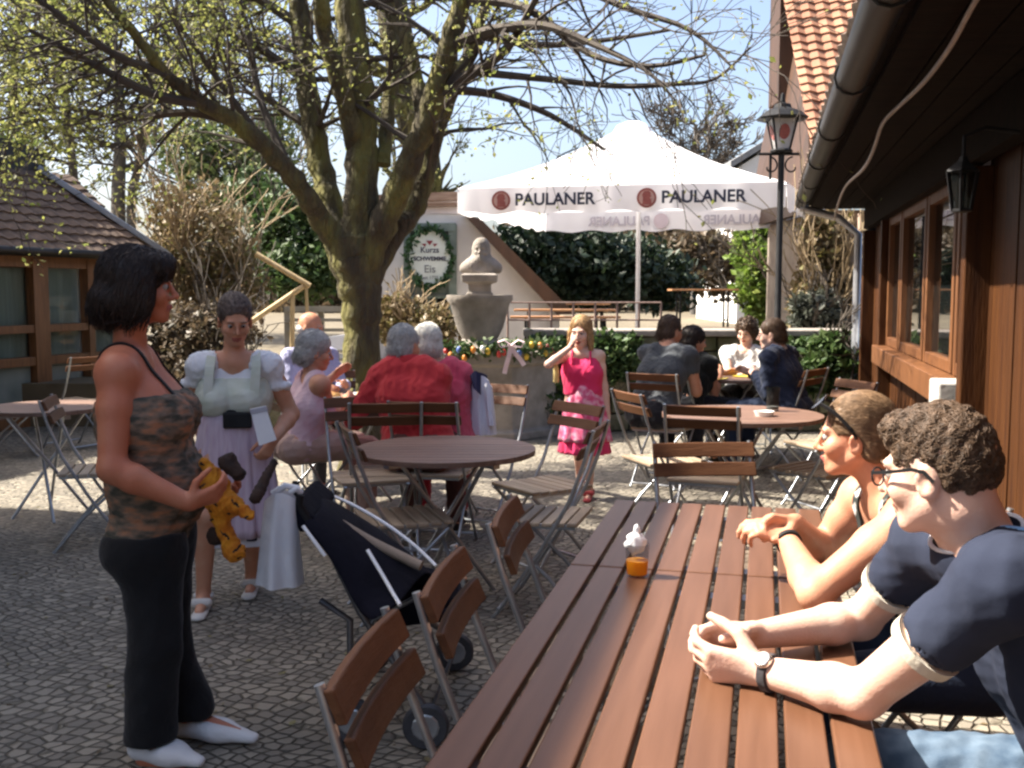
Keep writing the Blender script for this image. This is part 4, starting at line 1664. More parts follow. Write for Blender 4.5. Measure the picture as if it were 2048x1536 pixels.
def crumple(c, r, sd, n=3, amp=.4):
    bm = bmesh.new()
    bmesh.ops.create_icosphere(bm, subdivisions=n, radius=1)
    for v in bm.verts:
        k = noise.noise(v.co * 2.2 + V((sd, 0, 0))) * amp + abs(noise.noise(v.co * 4.5 + V((0, sd, 0)))) * amp
        v.co = V((v.co.x * r[0], v.co.y * r[1], v.co.z * r[2])) * (1 + k) + V(c)
    me = bpy.data.meshes.new('crumple')
    bm.to_mesh(me)
    bm.free()
    return me
nk = thing('paper_napkin', 'white crumpled paper napkin stuffed in the juice glass', 'napkin', jp + V((0, 0, .055)))
def mesh_obj(name, me, m, parent=None, smooth=True):
    me.materials.append(m)
    if smooth:
        me.polygons.foreach_set('use_smooth', [True] * len(me.polygons))
    o = bpy.data.objects.new(name, me)
    COL.objects.link(o)
    o.parent = parent
    return o
M_PAPER = mat('white_paper', (.8, .8, .82), (.84, .84, .85), .8, 6, trans=.2)
mesh_obj('paper', crumple((-.004, 0, .033), (.024, .021, .026), 3), M_PAPER, nk)
mesh_obj('paper_tip', crumple((-.002, .0, .068), (.008, .006, .013), 5), M_PAPER, nk)

# ================================================================ round tables
def round_table(label, px, py, z, dia, oct_=False, rz=0.):
    c = G(px, py, z)
    t = thing('round_table', label, 'table', (c.x, c.y, 0), rz)
    r = dia / 2
    mb = MB()
    n = 11
    for i in range(n):
        x0, x1 = -r + dia * i / n + .002, -r + dia * (i + 1) / n - .002
        pts = []
        for k in range(7):
            x = x0 + (x1 - x0) * k / 6
            pts.append(V((math.sqrt(max(0, r * r - x * x)), x, z - .025)))
        poly = pts + [V((-p.x, p.y, p.z)) for p in reversed(pts)]
        mb.prism(poly, (0, 0, .025))
    mb.build('tabletop', M_TABLE_W, t, bevel=.002)
    mb = MB()
    for k in range(4):
        a = k * math.pi / 2 + .785
        mb.beam((0, 0, z - .045), (r * .82 * math.cos(a), r * .82 * math.sin(a), z - .045), .04, .03)
    mb.build('crosspiece', M_IRON_G, t)
    for k in range(4):
        a = k * math.pi / 2 + .785
        b_ = a + math.pi * .9
        l = MB()
        l.tube([(r * .62 * math.cos(a), r * .62 * math.sin(a), z - .05), (0.04 * math.cos(a + 1), .04 * math.sin(a + 1), z * .5), (r * .6 * math.cos(b_), r * .6 * math.sin(b_), 0)], .011, 8)
        l.build('leg', M_IRON_G, t, smooth=True)
    return t


round_table('round weathered wooden table in front of the red-jacketed guests', 890, 896, .74, .88)
round_table('round wooden table with a beer glass, behind the seated woman', 1484, 827, .76, .96)
tb3 = round_table('round wooden table of the elderly guests by the tree trunk', 705, 800, .74, .95)
tb4 = round_table('round wooden table with yellow menus by the garden wall', 1470, 752, .75, 1.0)

# items on tables
gp1 = G(1545, 822, .76)
bg_ = thing('beer_glass', 'empty clear beer glass on the round table', 'glass', gp1)
w = MB()
w.lathe([(.035, .0), (.038, .01), (.042, .15), (.040, .15), (.036, .014), (.001, .012)], seg=20)
w.build('glass_wall', glass_mat('beer_glass_clear', (.9, .92, .95), .6), bg_, smooth=True)
w = MB()
w.lathe([(.001, .012), (.0355, .0135), (.0365, .03), (.001, .031)], seg=20)
w.build('beer_rest', mat('beer_foam', (.7, .65, .5), (.75, .7, .6), .5), bg_, smooth=True)
at = G(1528, 832, .76)
ap = thing('ashtray', 'small white ashtray beside the empty beer glass', 'ashtray', at)
w = MB()
w.lathe([(.05, .0), (.062, .03), (.054, .03), (.045, .012), (.001, .01)], seg=20)
w.build('bowl', mat('white_ceramic', (.75, .74, .7), (.8, .79, .76), .2, 5), ap, smooth=True)
for i, (px, py, rz) in enumerate(((1452, 748, .3), (1490, 752, -.5), (1425, 757, 1.1))):
    p = G(px, py, .755)
    t = thing('menu_card', ['yellow menu card lying left on the wall-side table', 'yellow menu card lying in front of the navy-jacketed guest', 'yellow menu card lying nearest the black-shirted guest'][i], 'menu', p, rz, 'yellow menu cards on the wall-side table')
    w = MB()
    w.box((0, 0, .004), (.15, .24, .006))
    w.build('cover', mat('yellow_card', (.75, .55, .05), (.8, .62, .1), .5, 4), t)
    w = MB()
    w.box((0, .02, .0085), (.11, .05, .002))
    w.build('title_band', M_WOOD_DARK, t)
for i, (px, py) in enumerate(((668, 796), (730, 792), (690, 806))):
    p = G(px, py, .74)
    t = thing('dinner_plate', ['white plate of food in front of the pink-topped guest', 'white plate of food beside the tree trunk', 'small plate with orange food nearest the red jacket'][i], 'plate', p, 0, 'plates of food on the elderly guests table')
    w = MB()
    w.lathe([(.07, 0), (.12, .018), (.115, .02), (.07, .006), (.001, .006)], seg=20)
    w.build('plate', mat('white_ceramic'  , (.75, .74, .7)), t, smooth=True)
    mesh_obj('food', crumple((0, 0, .02), (.06, .05, .02), i + 9), mat('roast_food', (.5, .22, .06), (.62, .36, .12), .5, 30), t)

# ================================================================ chairs
E_ = 90 + math.degrees(TH)
def tab_side(s, off):
    q = TL0 + tdir * s - N * off
    return q.x, q.y
# three chairs pushed against the left side of the long tables; their backs run along the table edge
for px, py, lab in ((730, 1290, 'nearest folding chair pushed against the left side of the slatted table'),
                    (886, 1140, 'second folding chair along the left side of the slatted table'),
                    (1008, 1022, 'third folding chair along the left side of the slatted table')):
    q = G(px, py, .87)
    chair(q.x + .26 * N.x, q.y + .26 * N.y, E_ - 6, lab, px_is_x=True)
q = G(1463, 940, .85)
chair(q.x, q.y + .22, 180 - 4, 'folding chair at the head of the far slatted table, back slats lit by sun', px_is_x=True)
# round table in the middle
for px, Y, f, lab in ((735, 5.75, 160, 'folding chair facing us behind the left of the middle round table'),
                      (1090, 4.75, -75, 'dark shaded folding chair right of the middle round table'),
                      (1085, 5.5, -125, 'orange lit folding chair behind the right of the middle round table'),
                      (800, 4.72, 72, 'folding chair left of the middle round table by the stroller')):
    chair(px, Y, f, lab)
# elderly guests' chairs, with the guests on them
for px, Y, f, lab in ((870, 5.95, 12, 'folding chair under the right one of the two red-clad guests'),
                      (768, 5.9, -8, 'folding chair under the man in the red jacket'),
                      (615, 6.5, 55, 'folding chair under the woman in the pink top'),
                      (655, 7.7, 170, 'folding chair under the bald man'),
                      (962, 6.6, -150, 'folding chair with jackets hung over its back beside the fountain')):
    chair(px, Y, f, lab)
# right round table
for px, Y, f, lab in ((1330, 6.35, 70, 'folding chair left of the beer glass table, seen from its side'),
                      (1420, 5.75, 20, 'folding chair with a sunlit seat in front of the beer glass table'),
                      (1640, 6.0, -40, 'folding chair with a sunlit seat behind the seated woman head'),
                      (1655, 7.0, -110, 'red-brown folding chair right of the beer glass table'),
                      (1330, 7.9, 30, 'folding chair under the guest in the grey shirt'),
                      (1390, 8.6, 60, 'folding chair under the guest in the black shirt'),
                      (1500, 9.6, -170, 'folding chair under the guest in the pale top'),
                      (1575, 8.3, -50, 'folding chair under the guest in the navy jacket')):
    chair(px, Y, f, lab)
# left side of the court
for px, Y, f, lab in ((15, 9.3, 60, 'folding chair by the glazed front at the far left edge'),
                      (140, 9.8, -60, 'folding chair by the glazed front behind the dark-haired woman'),
                      (185, 6.0, 75, 'dark-legged folding chair standing in the sun patch behind the dark-haired woman')):
    chair(px, Y, f, lab)
tb5 = round_table('round wooden table by the glazed front of the low house', 95, 812, .74, .8)
# the seats of the two people at the long table
for s_, lab in ((.32, 'folding chair under the man in the navy polo shirt'), (1.45, 'folding chair under the woman with sunglasses on her head')):
    q = TL0 + tdir * s_ + N * (TW + .22)
    chair(q.x, q.y, -90 + math.degrees(TH), lab, px_is_x=True)

# jackets hung on the chair by the fountain
jc = thing('hung_jacket', 'white jacket hung over a chair back beside the fountain', 'jacket', P(966, 860, 6.45) * 1)
def cloth_drape(top, bot, nx=16, nz=14, depth=.05, seed=0, fold=5, thick=.06):
    """a hanging garment: top and bottom edges (left,right points), with soft vertical folds and a real thickness"""
    vs, fs = [], []
    for side in (0, 1):
        for i in range(nz + 1):
            v = i / nz
            l, r = V(top[0]).lerp(V(bot[0]), v), V(top[1]).lerp(V(bot[1]), v)
            for j in range(nx + 1):
                u = j / nx
                p = l.lerp(r, u)
                edge = math.sqrt(max(0, 1 - (2 * u - 1) ** 2))
                f = math.sin(u * fold * math.pi + seed + .8 * math.sin(v * 3)) * .35 * (.3 + .7 * v)
                y = thick * (.35 + .65 * v) * edge * (1 + .5 * f) * (-1 if side == 0 else 1)
                p = p + V((0, y, -.03 * (1 - v) * (abs(2 * u - 1) ** 2)))
                vs.append(p)
    n = (nx + 1) * (nz + 1)
    for side in (0, 1):
        for i in range(nz):
            for j in range(nx):
                a = side * n + i * (nx + 1) + j
                q = (a, a + 1, a + nx + 2, a + nx + 1)
                fs.append(q if side == 0 else tuple(reversed(q)))
    return MB().add(vs, fs)
Yj = 6.35
wb(cloth_drape((P(944, 752, Yj), P(978, 752, Yj)), (P(938, 868, Yj), P(994, 868, Yj)), seed=1), 'body', mat('pale_lilac_cloth', (.62, .62, .72), (.72, .72, .78), .85, 5), jc, smooth=True, angle=70)
wb(cloth_drape((P(968, 762, Yj - .06), P(985, 768, Yj - .06)), (P(975, 850, Yj - .06), P(992, 850, Yj - .06)), thick=.04, seed=3), 'sleeve', mat('pale_lilac_cloth', (.62, .62, .72)), jc, smooth=True, angle=70)
jc = thing('hung_jacket', 'navy blue jacket hung under the white one beside the fountain', 'jacket', P(940, 860, 6.5) * 1)
wb(cloth_drape((P(928, 748, Yj + .05), P(975, 742, Yj + .05)), (P(922, 845, Yj + .05), P(960, 860, Yj + .05)), seed=2), 'body', mat('navy_cloth', (.012, .014, .045), (.03, .03, .08), .85, 5), jc, smooth=True, angle=70)
wb(cloth_drape((P(940, 742, Yj - .08), P(962, 742, Yj - .08)), (P(946, 775, Yj - .08), P(962, 790, Yj - .08)), thick=.03, seed=5), 'collar', mat('navy_cloth', (.012, .014, .045)), jc, smooth=True, angle=70)

# ================================================================ stroller with a shopping bag
st = thing('baby_stroller', 'navy and black baby stroller with white piping parked beside the chairs', 'stroller', (-.42, 3.55, 0))
M_NAVY = mat('navy_fabric', (.003, .003, .007), (.006, .006, .012), .95, 12, bump=.4, bscale=30, bdist=.01, spec=.15)
M_PIPE = mat('white_piping', (.75, .75, .76), (.82, .82, .84), .3, 9)
M_ALU = mat('grey_aluminium', (.35, .37, .4), (.48, .5, .53), .3, 10, metal=.8)
# canopy and seat shell as two swept panels
def shell(rows, name, m, thick=.02, parent=st):
    n, k = len(rows), len(rows[0])
    vs, fs = [], []
    for r in rows:
        vs += [V(p) for p in r]
    for i in range(n - 1):
        for j in range(k - 1):
            a = i * k + j
            fs.append((a, a + 1, a + k + 1, a + k))
    o = wb(MB().add(vs, fs), name, m, parent, smooth=True, angle=70)
    so_ = o.modifiers.new('thick', 'SOLIDIFY')
    so_.thickness = thick
    ss = o.modifiers.new('sub', 'SUBSURF')
    ss.levels = ss.render_levels = 2
    return o
pT = [(640, 985), (700, 1010), (770, 1050), (830, 1095), (872, 1135)]      # far (upper) piping line
pN = [(606, 1045), (660, 1110), (690, 1170), (710, 1215), (740, 1245)]     # near lower line
pM = [(640, 1020), (735, 1100), (765, 1150), (785, 1185), (800, 1210)]     # near upper line
rows = []
for i in range(5):
    a = P(*pT[i], 3.75 - .06 * i)
    m_ = P(*pM[i], 3.35 - .05 * i)
    b = P(*pN[i], 3.25 - .04 * i)
    mid = a.lerp(m_, .5) + V((0, 0, .03))
    rows.append([a + V((.02, .05, -.16)), a, mid, m_, m_.lerp(b, .5) + V((-.02, -.03, 0)), b])
shell(rows, 'canopy', M_NAVY, .012)
for L in ([P(x, y - 3, 3.75 - .06 * i) for i, (x, y) in enumerate(pT)], [P(x, y, 3.325 - .05 * i) for i, (x, y) in enumerate(pM)][1:],):
    pts = smooth_line([(p, .007) for p in L], 5)
    w = MB()
    w.tube([p for p, r in pts], .0065, 8)
    wb(w, 'piping', M_PIPE, st, smooth=True)
w = MB()
pts = smooth_line([(p, 0) for p in (P(606, 1052, 3.24), P(628, 1082, 3.22), P(650, 1112, 3.21))], 4)
w.tube([p for p, r in pts], .006, 8)
wb(w, 'piping', M_PIPE, st, smooth=True)
w = MB()
pts = smooth_line([(p, 0) for p in (P(682, 1048, 3.42), P(740, 1082, 3.40), P(800, 1112, 3.38), P(842, 1132, 3.36))], 4)
w.tube([p for p, r in pts], .018, 8)
wb(w, 'bumper_bar', mat('tan_fabric', (.20, .15, .11), (.28, .22, .17), .8, 12), st, smooth=True)
w = MB()   # seat hammock
w.prism([P(690, 1150, 3.55), P(900, 1190, 3.55), P(925, 1245, 3.55), P(760, 1262, 3.55)], (0, .32, 0))
wb(w, 'seat', M_NAVY, st, bevel=.03, seg=3)
w = MB()
w.prism([P(880, 1225, 3.5), P(935, 1215, 3.5), P(938, 1255, 3.5), P(885, 1265, 3.5)], (0, .35, 0))
wb(w, 'footrest', M_NAVY, st, bevel=.02)
# handles
for a, b, Y in ((( 590, 985), (640, 1060), 3.7), ((598, 1012), (640, 1075), 3.3)):
    w = MB()
    w.tube([P(a[0] + 2, a[1] - 22, Y), P(*a, Y), P(*b, Y)], .014, 8)
    wb(w, 'handle', M_BLACK, st, smooth=True)
w = MB()
w.box(P(620, 1010, 3.5), (.1, .42, .07), Matrix.Rotation(.7, 3, 'Y'))
wb(w, 'handle_bar', M_NAVY, st, bevel=.02, seg=3)
WH = [((905, 1345), 3.95), ((845, 1508), 3.25), ((735, 1400), 3.95), ((690, 1500), 3.3)]
axs = []
for (px, py), Y in WH:
    c = P(px, 600, Y)
    c = V((c.x, Y, .078))
    wl_ = MB()
    wl_.lathe([(.050, -.016), (.070, -.018), (.077, -.008), (.077, .008), (.070, .018), (.050, .016)], c, 24, rot=Matrix.Rotation(R(90), 3, 'X') )
    wo = wb(wl_, 'wheel', mat('grey_rubber', (.03, .03, .035), (.06, .06, .065), .7, 20), st, smooth=True)
    rm = MB()
    rm.lathe([(.012, -.017), (.040, -.0195), (.046, -.0175), (.046, .0175), (.040, .0195), (.012, .017)], c, 12, rot=Matrix.Rotation(R(90), 3, 'X'))
    for k in range(6):
        a = k * math.pi / 3
        rm.beam(c, c + V((.052 * math.cos(a), 0, .052 * math.sin(a))), .010, .012, up=(0, 1, 0))
    rm.build('rim', M_ALU, wo)
    axs.append(c)
w = MB()
top_n, top_f = P(640, 1060, 3.3), P(660, 1040, 3.7)
foot_n, foot_f = axs[1] + V((0, 0, .06)), axs[0] + V((0, 0, .06))
w.tube([top_n, P(720, 1225, 3.3), foot_n], .012, 8)
w.tube([top_f, P(780, 1200, 3.75), foot_f], .012, 8)
w.tube([P(640, 1200, 3.3), P(700, 1240, 3.3), axs[3] + V((0, 0, .05))], .012, 8)
w.tube([P(860, 1180, 3.3), P(745, 1240, 3.3), axs[3] + V((0, 0, .05))], .010, 8)
w.tube([P(870, 1150, 3.75), axs[2] + V((0, 0, .05))], .010, 8)
w.tube([axs[2], axs[3]], .009, 6)
w.tube([axs[0], axs[1]], .009, 6)
wb(w, 'frame', mat('dark_anodised_tube', (.10, .105, .115), (.16, .165, .175), .35, 10, metal=.7), st, smooth=True)

bgp = P(560, 1165, 3.3)
bag = thing('plastic_bag', 'white plastic carrier bag hanging from the stroller handle', 'bag', bgp)
Yb = 3.3
wb(cloth_drape((P(528, 985, Yb), P(592, 980, Yb)), (P(512, 1162, Yb), P(608, 1166, Yb)), nx=20, nz=20, thick=.085, fold=4, seed=2),
   'body', mat('white_plastic', (.66, .68, .72), (.78, .79, .82), .4, 4, trans=.25, bump=.4, bscale=18, bdist=.02), bag, smooth=True, angle=80)
w = MB()
w.tube([P(545, 988, Yb), P(570, 972, Yb), P(598, 978, 3.32)], .012, 8)
w.tube([P(580, 985, Yb), P(592, 978, Yb), P(602, 985, 3.32)], .010, 8)
wb(w, 'handle', mat('white_plastic', (.66, .68, .72)), bag, smooth=True)
# ================================================================ body kit: smooth-blended solids meshed with surface nets
def A(v):
    return np.array([v[0], v[1], v[2]], float)


def unit(v):
    v = np.asarray(v, float)
    return v / max(1e-9, np.linalg.norm(v))


class Sdf:
    def __init__(s):
        s.p = []

    def cone(s, a, b, ra, rb, k=.02, op='u', flat=None, tag='', qa=1.):
        """tapered capsule; flat = (axis, factor): thinner (factor < 1) along that axis"""
        s.p.append(dict(t='c', a=A(a), b=A(b), ra=ra, rb=rb, k=k, op=op, flat=flat, tag=tag))
        return s

    def ell(s, c, r, rot=None, k=.02, op='u', tag=''):
        r = np.array(r if hasattr(r, '__len__') else (r, r, r), float)
        s.p.append(dict(t='e', c=A(c), r=r, rot=np.eye(3) if rot is None else np.array(rot), k=k, op=op, tag=tag))
        return s

    def plane(s, p, n, k=.01, tag=''):
        """cuts away the side n points to"""
        s.p.append(dict(t='p', c=A(p), n=unit(n), k=k, op='x', tag=tag))
        return s

    def sub(s, tags):
        q = Sdf()
        q.p = [dict(p) for p in s.p if p['tag'] in tags and p['op'] == 'u']
        return q

    def inflate(s, d):
        for p in s.p:
            if p['t'] == 'c':
                p['ra'] += d
                p['rb'] += d
            elif p['t'] == 'e':
                p['r'] = p['r'] + d
        return s

    def mesh(s, h, noise_amp=0., noise_f=40.):
        los, his = [], []
        for p in s.p:
            if p['op'] != 'u':
                continue
            if p['t'] == 'c':
                m = max(p['ra'], p['rb'])
                los.append(np.minimum(p['a'], p['b']) - m)
                his.append(np.maximum(p['a'], p['b']) + m)
            elif p['t'] == 'e':
                m = np.max(p['r'])
                los.append(p['c'] - m)
                his.append(p['c'] + m)
        lo = np.min(los, 0) - 4 * h
        hi = np.max(his, 0) + 4 * h
        n = np.ceil((hi - lo) / h).astype(int) + 1
        ax = [lo[i] + h * np.arange(n[i]) for i in range(3)]
        F = np.full(n, 1., np.float32)
        for p in s.p:
            if p['t'] == 'c':
                m = max(p['ra'], p['rb'])
                blo, bhi = np.minimum(p['a'], p['b']) - m, np.maximum(p['a'], p['b']) + m
            elif p['t'] == 'e':
                m = np.max(p['r'])
                blo, bhi = p['c'] - m, p['c'] + m
            else:
                blo, bhi = lo, hi
            mg = p['k'] + 3 * h
            i0 = np.maximum(0, np.floor((blo - mg - lo) / h).astype(int))
            i1 = np.minimum(n, np.ceil((bhi + mg - lo) / h).astype(int) + 1)
            if np.any(i1 <= i0):
                continue
            sl = tuple(slice(i0[i], i1[i]) for i in range(3))
            X = ax[0][sl[0]][:, None, None]
            Y = ax[1][sl[1]][None, :, None]
            Z = ax[2][sl[2]][None, None, :]
            if p['t'] == 'c':
                a, b = p['a'], p['b']
                ba = b - a
                L2 = max(1e-9, ba @ ba)
                dx, dy, dz = X - a[0], Y - a[1], Z - a[2]
                t = np.clip((dx * ba[0] + dy * ba[1] + dz * ba[2]) / L2, 0, 1)
                qx, qy, qz = dx - t * ba[0], dy - t * ba[1], dz - t * ba[2]
                d2 = qx * qx + qy * qy + qz * qz
                if p['flat'] is not None:
                    ax_, f = unit(p['flat'][0]), p['flat'][1]
                    c = qx * ax_[0] + qy * ax_[1] + qz * ax_[2]
                    d2 = d2 + c * c * (1 / (f * f) - 1)
                d = np.sqrt(d2) - (p['ra'] + (p['rb'] - p['ra']) * t)
            elif p['t'] == 'e':
                Rm, r, c = p['rot'], p['r'], p['c']
                dx, dy, dz = X - c[0], Y - c[1], Z - c[2]
                l = [dx * Rm[0, i] + dy * Rm[1, i] + dz * Rm[2, i] for i in range(3)]
                k0 = np.sqrt(sum((l[i] / r[i]) ** 2 for i in range(3)))
                k1 = np.sqrt(sum((l[i] / (r[i] ** 2)) ** 2 for i in range(3)))
                d = k0 * (k0 - 1) / np.maximum(k1, 1e-6)
            else:
                d = (X - p['c'][0]) * p['n'][0] + (Y - p['c'][1]) * p['n'][1] + (Z - p['c'][2]) * p['n'][2]
            f0 = F[sl]
            k = p['k']
            if p['op'] == 'u':
                hh = np.maximum(k - np.abs(f0 - d), 0) / k
                F[sl] = np.minimum(f0, d) - hh * hh * k * .25
            elif p['op'] == 's':
                d = -d
                hh = np.maximum(k - np.abs(f0 - d), 0) / k
                F[sl] = np.maximum(f0, d) + hh * hh * k * .25
            else:
                hh = np.maximum(k - np.abs(f0 - d), 0) / k
                F[sl] = np.maximum(f0, d) + hh * hh * k * .25
        if noise_amp:
            pass
        return surface_nets(F, lo, h)


def surface_nets(F, lo, h):
    S = F < 0
    nx, ny, nz = F.shape
    cnt = np.zeros((nx - 1, ny - 1, nz - 1), np.uint8)
    for dx in (0, 1):
        for dy in (0, 1):
            for dz in (0, 1):
                cnt += S[dx:nx - 1 + dx, dy:ny - 1 + dy, dz:nz - 1 + dz]
    act = (cnt > 0) & (cnt < 8)
    ci = np.argwhere(act)
    idx = np.full(act.shape, -1, np.int32)
    idx[act] = np.arange(len(ci))
    acc = np.zeros((len(ci), 3))
    num = np.zeros(len(ci))
    corners = [(x, y, z) for x in (0, 1) for y in (0, 1) for z in (0, 1)]
    val = {c: F[ci[:, 0] + c[0], ci[:, 1] + c[1], ci[:, 2] + c[2]] for c in corners}
    for c in corners:
        for axn in range(3):
            if c[axn] == 0:
                e = list(c)
                e[axn] = 1
                a, b = val[c], val[tuple(e)]
                m = (a < 0) != (b < 0)
                t = np.where(m, a / np.where(m, a - b, 1), 0)
                pos = np.tile(np.array(c, float), (len(ci), 1))
                pos[:, axn] += t
                acc += pos * m[:, None]
                num += m
    v = lo + h * (ci + acc / num[:, None])
    quads = []
    for axn in range(3):
        sl0 = [slice(1, -1)] * 3
        a = [slice(1, n - 1) for n in F.shape]
        a[axn] = slice(0, F.shape[axn] - 1)
        b = list(a)
        b[axn] = slice(1, F.shape[axn])
        s0, s1 = S[tuple(a)], S[tuple(b)]
        cr = np.argwhere(s0 != s1)
        fl = s0[tuple(cr.T)]
        off = np.array([1, 1, 1])
        off[axn] = 0
        g = cr + off
        u, w = (axn + 1) % 3, (axn + 2) % 3
        eu, ew = np.zeros(3, int), np.zeros(3, int)
        eu[u] = 1
        ew[w] = 1
        q = np.stack([idx[tuple((g - eu - ew).T)], idx[tuple((g - ew).T)], idx[tuple(g.T)], idx[tuple((g - eu).T)]], 1)
        q[~fl] = q[~fl][:, ::-1]
        quads.append(q)
    q = np.concatenate(quads)
    q = q[(q >= 0).all(1)]
    return v, q


def vnormals(v, q):
    n = np.cross(v[q[:, 2]] - v[q[:, 0]], v[q[:, 3]] - v[q[:, 1]])
    out = np.zeros_like(v)
    for k in range(4):
        np.add.at(out, q[:, k], n)
    return out / np.maximum(1e-9, np.linalg.norm(out, axis=1))[:, None]


def lap(v, q, it=2, w=.5):
    for _ in range(it):
        acc = np.zeros_like(v)
        c = np.zeros(len(v))
        for k in range(4):
            np.add.at(acc, q[:, k], v[q[:, (k + 1) % 4]])
            np.add.at(acc, q[:, k], v[q[:, (k + 3) % 4]])
            np.add.at(c, q[:, k], 2)
        v = v * (1 - w) + w * acc / np.maximum(1, c)[:, None]
    return v


def wrinkle(v, q, amp, freq, seed=0, stretch=(1, 1, 1)):
    n = vnormals(v, q)
    p = v * np.array(stretch) * freq
    rg = np.random.default_rng(seed)
    f = np.zeros(len(v))
    for o in range(6):
        d = rg.normal(size=3)
        d2 = rg.normal(size=3)
        w = np.sin(p @ d * (.7 + .3 * o) + rg.uniform(0, 6) + 1.6 * np.sin(p @ d2 * .5 + rg.uniform(0, 6)))
        f += (.75 - 1.5 * np.abs(w)) / (1 + .3 * o)
    return v + n * (amp * f / 2.2)[:, None]


from mathutils import kdtree
SURF = {}


def surf_kd(v):
    kd = kdtree.KDTree(len(v))
    for i, p in enumerate(v):
        kd.insert(p, i)
    kd.balance()
    return kd


def hug(o, pts, lift=.004):
    """points laid on the surface of a built solid"""
    v, n = SURF[o.name]
    kd = surf_kd(v)
    out = []
    for p in pts:
        co, i, d = kd.find(V(p))
        out.append(V(v[i] + n[i] * lift))
    return out


def strap_on(o, pts, parent, m, name='strap', w_=.016, t_=.005, sub=6, lift=.003):
    """a flat band lying on a body along the given points"""
    sm = [q for q, r in smooth_line([(V(p), 0) for p in pts], sub)]
    v, n = SURF[o.name]
    kd = surf_kd(v)
    P_, Nn = [], []
    for p in sm:
        co, i, d = kd.find(p)
        P_.append(v[i] + n[i] * lift)
        Nn.append(n[i])
    for _ in range(2):
        P_ = [P_[0]] + [(P_[i - 1] + P_[i] * 2 + P_[i + 1]) / 4 for i in range(1, len(P_) - 1)] + [P_[-1]]
    vs, fs = [], []
    for i in range(len(P_)):
        d = unit(P_[min(i + 1, len(P_) - 1)] - P_[max(i - 1, 0)])
        sdv = unit(np.cross(d, Nn[i]))
        for a, b in ((-1, 0), (1, 0), (1, 1), (-1, 1)):
            vs.append(V(P_[i] + sdv * a * w_ / 2 + Nn[i] * (b * t_ - .002)))
    for i in range(len(P_) - 1):
        for k in range(4):
            k2 = (k + 1) % 4
            fs.append((i * 4 + k, i * 4 + k2, i * 4 + 4 + k2, i * 4 + 4 + k))
    fs += [(0, 1, 2, 3), tuple(len(vs) - 4 + k for k in (3, 2, 1, 0))]
    return wb(MB().add(vs, fs), name, m, parent, smooth=True, angle=40)


def add_solid(sd, h, name, m, parent, wr=None, it=1, mi_fn=None, post=None):
    v, q = sd.mesh(h)
    if it:
        v = lap(v, q, it, .5)
    if wr:
        v = wrinkle(v, q, *wr)
    if post:
        v = post(v, q)
    mi = None
    if mi_fn:
        mi = mi_fn(v[q].mean(1))
    o = np_mesh(name, v, q, m, parent, True, mi)
    SURF[o.name] = (v, vnormals(v, q))
    if parent is not None and parent.parent is None and parent.type == 'EMPTY':
        o.location = -V(parent.location)
    return o


# ---------------------------------------------------------------- skin, hair and cloth materials
def skin_mat(name, c, red=.12):
    c2 = (min(1, c[0] * 1.02), c[1] * (1 - red), c[2] * (1 - red * 1.2))
    c3 = (min(1, c[0] * .94), c[1] * .80, c[2] * .74)
    return mat(name, c, c2, .5, 11, bump=.35, bscale=170, bdist=.0025, contrast=(.3, .7), sss=.06, spec=.35, detail=9, c3=c3)


def hair_mat(name, c, c2, stretch=(1, 1, 1), rough=.5):
    return mat(name, c, c2, rough, 60, stretch, bump=.35, bscale=140, bdist=.003, contrast=(.3, .7), spec=.35)


def cloth(name, c, c2=None, sc=6, b=.25):
    return mat(name, c, c2, .9, sc, bump=max(b, .45), bscale=38, bdist=.009, spec=.2, sheen=.12)


M_EYE_W = mat('eye_white', (.38, .36, .34), (.42, .4, .38), .7, 5, spec=.1)
M_IRIS = mat('dark_iris', (.02, .012, .008), (.03, .02, .012), .1, 5)


# ---------------------------------------------------------------- head
def head_frame(face_dir, up=(0, 0, 1), roll=0.):
    f = unit(face_dir)
    x = unit(np.cross(f, up))
    u = np.cross(x, f)
    if roll:
        c, s_ = math.cos(roll), math.sin(roll)
        x, u = x * c + u * s_, u * c - x * s_
    return np.stack([x, f, u], 1)          # columns: right, forward, up


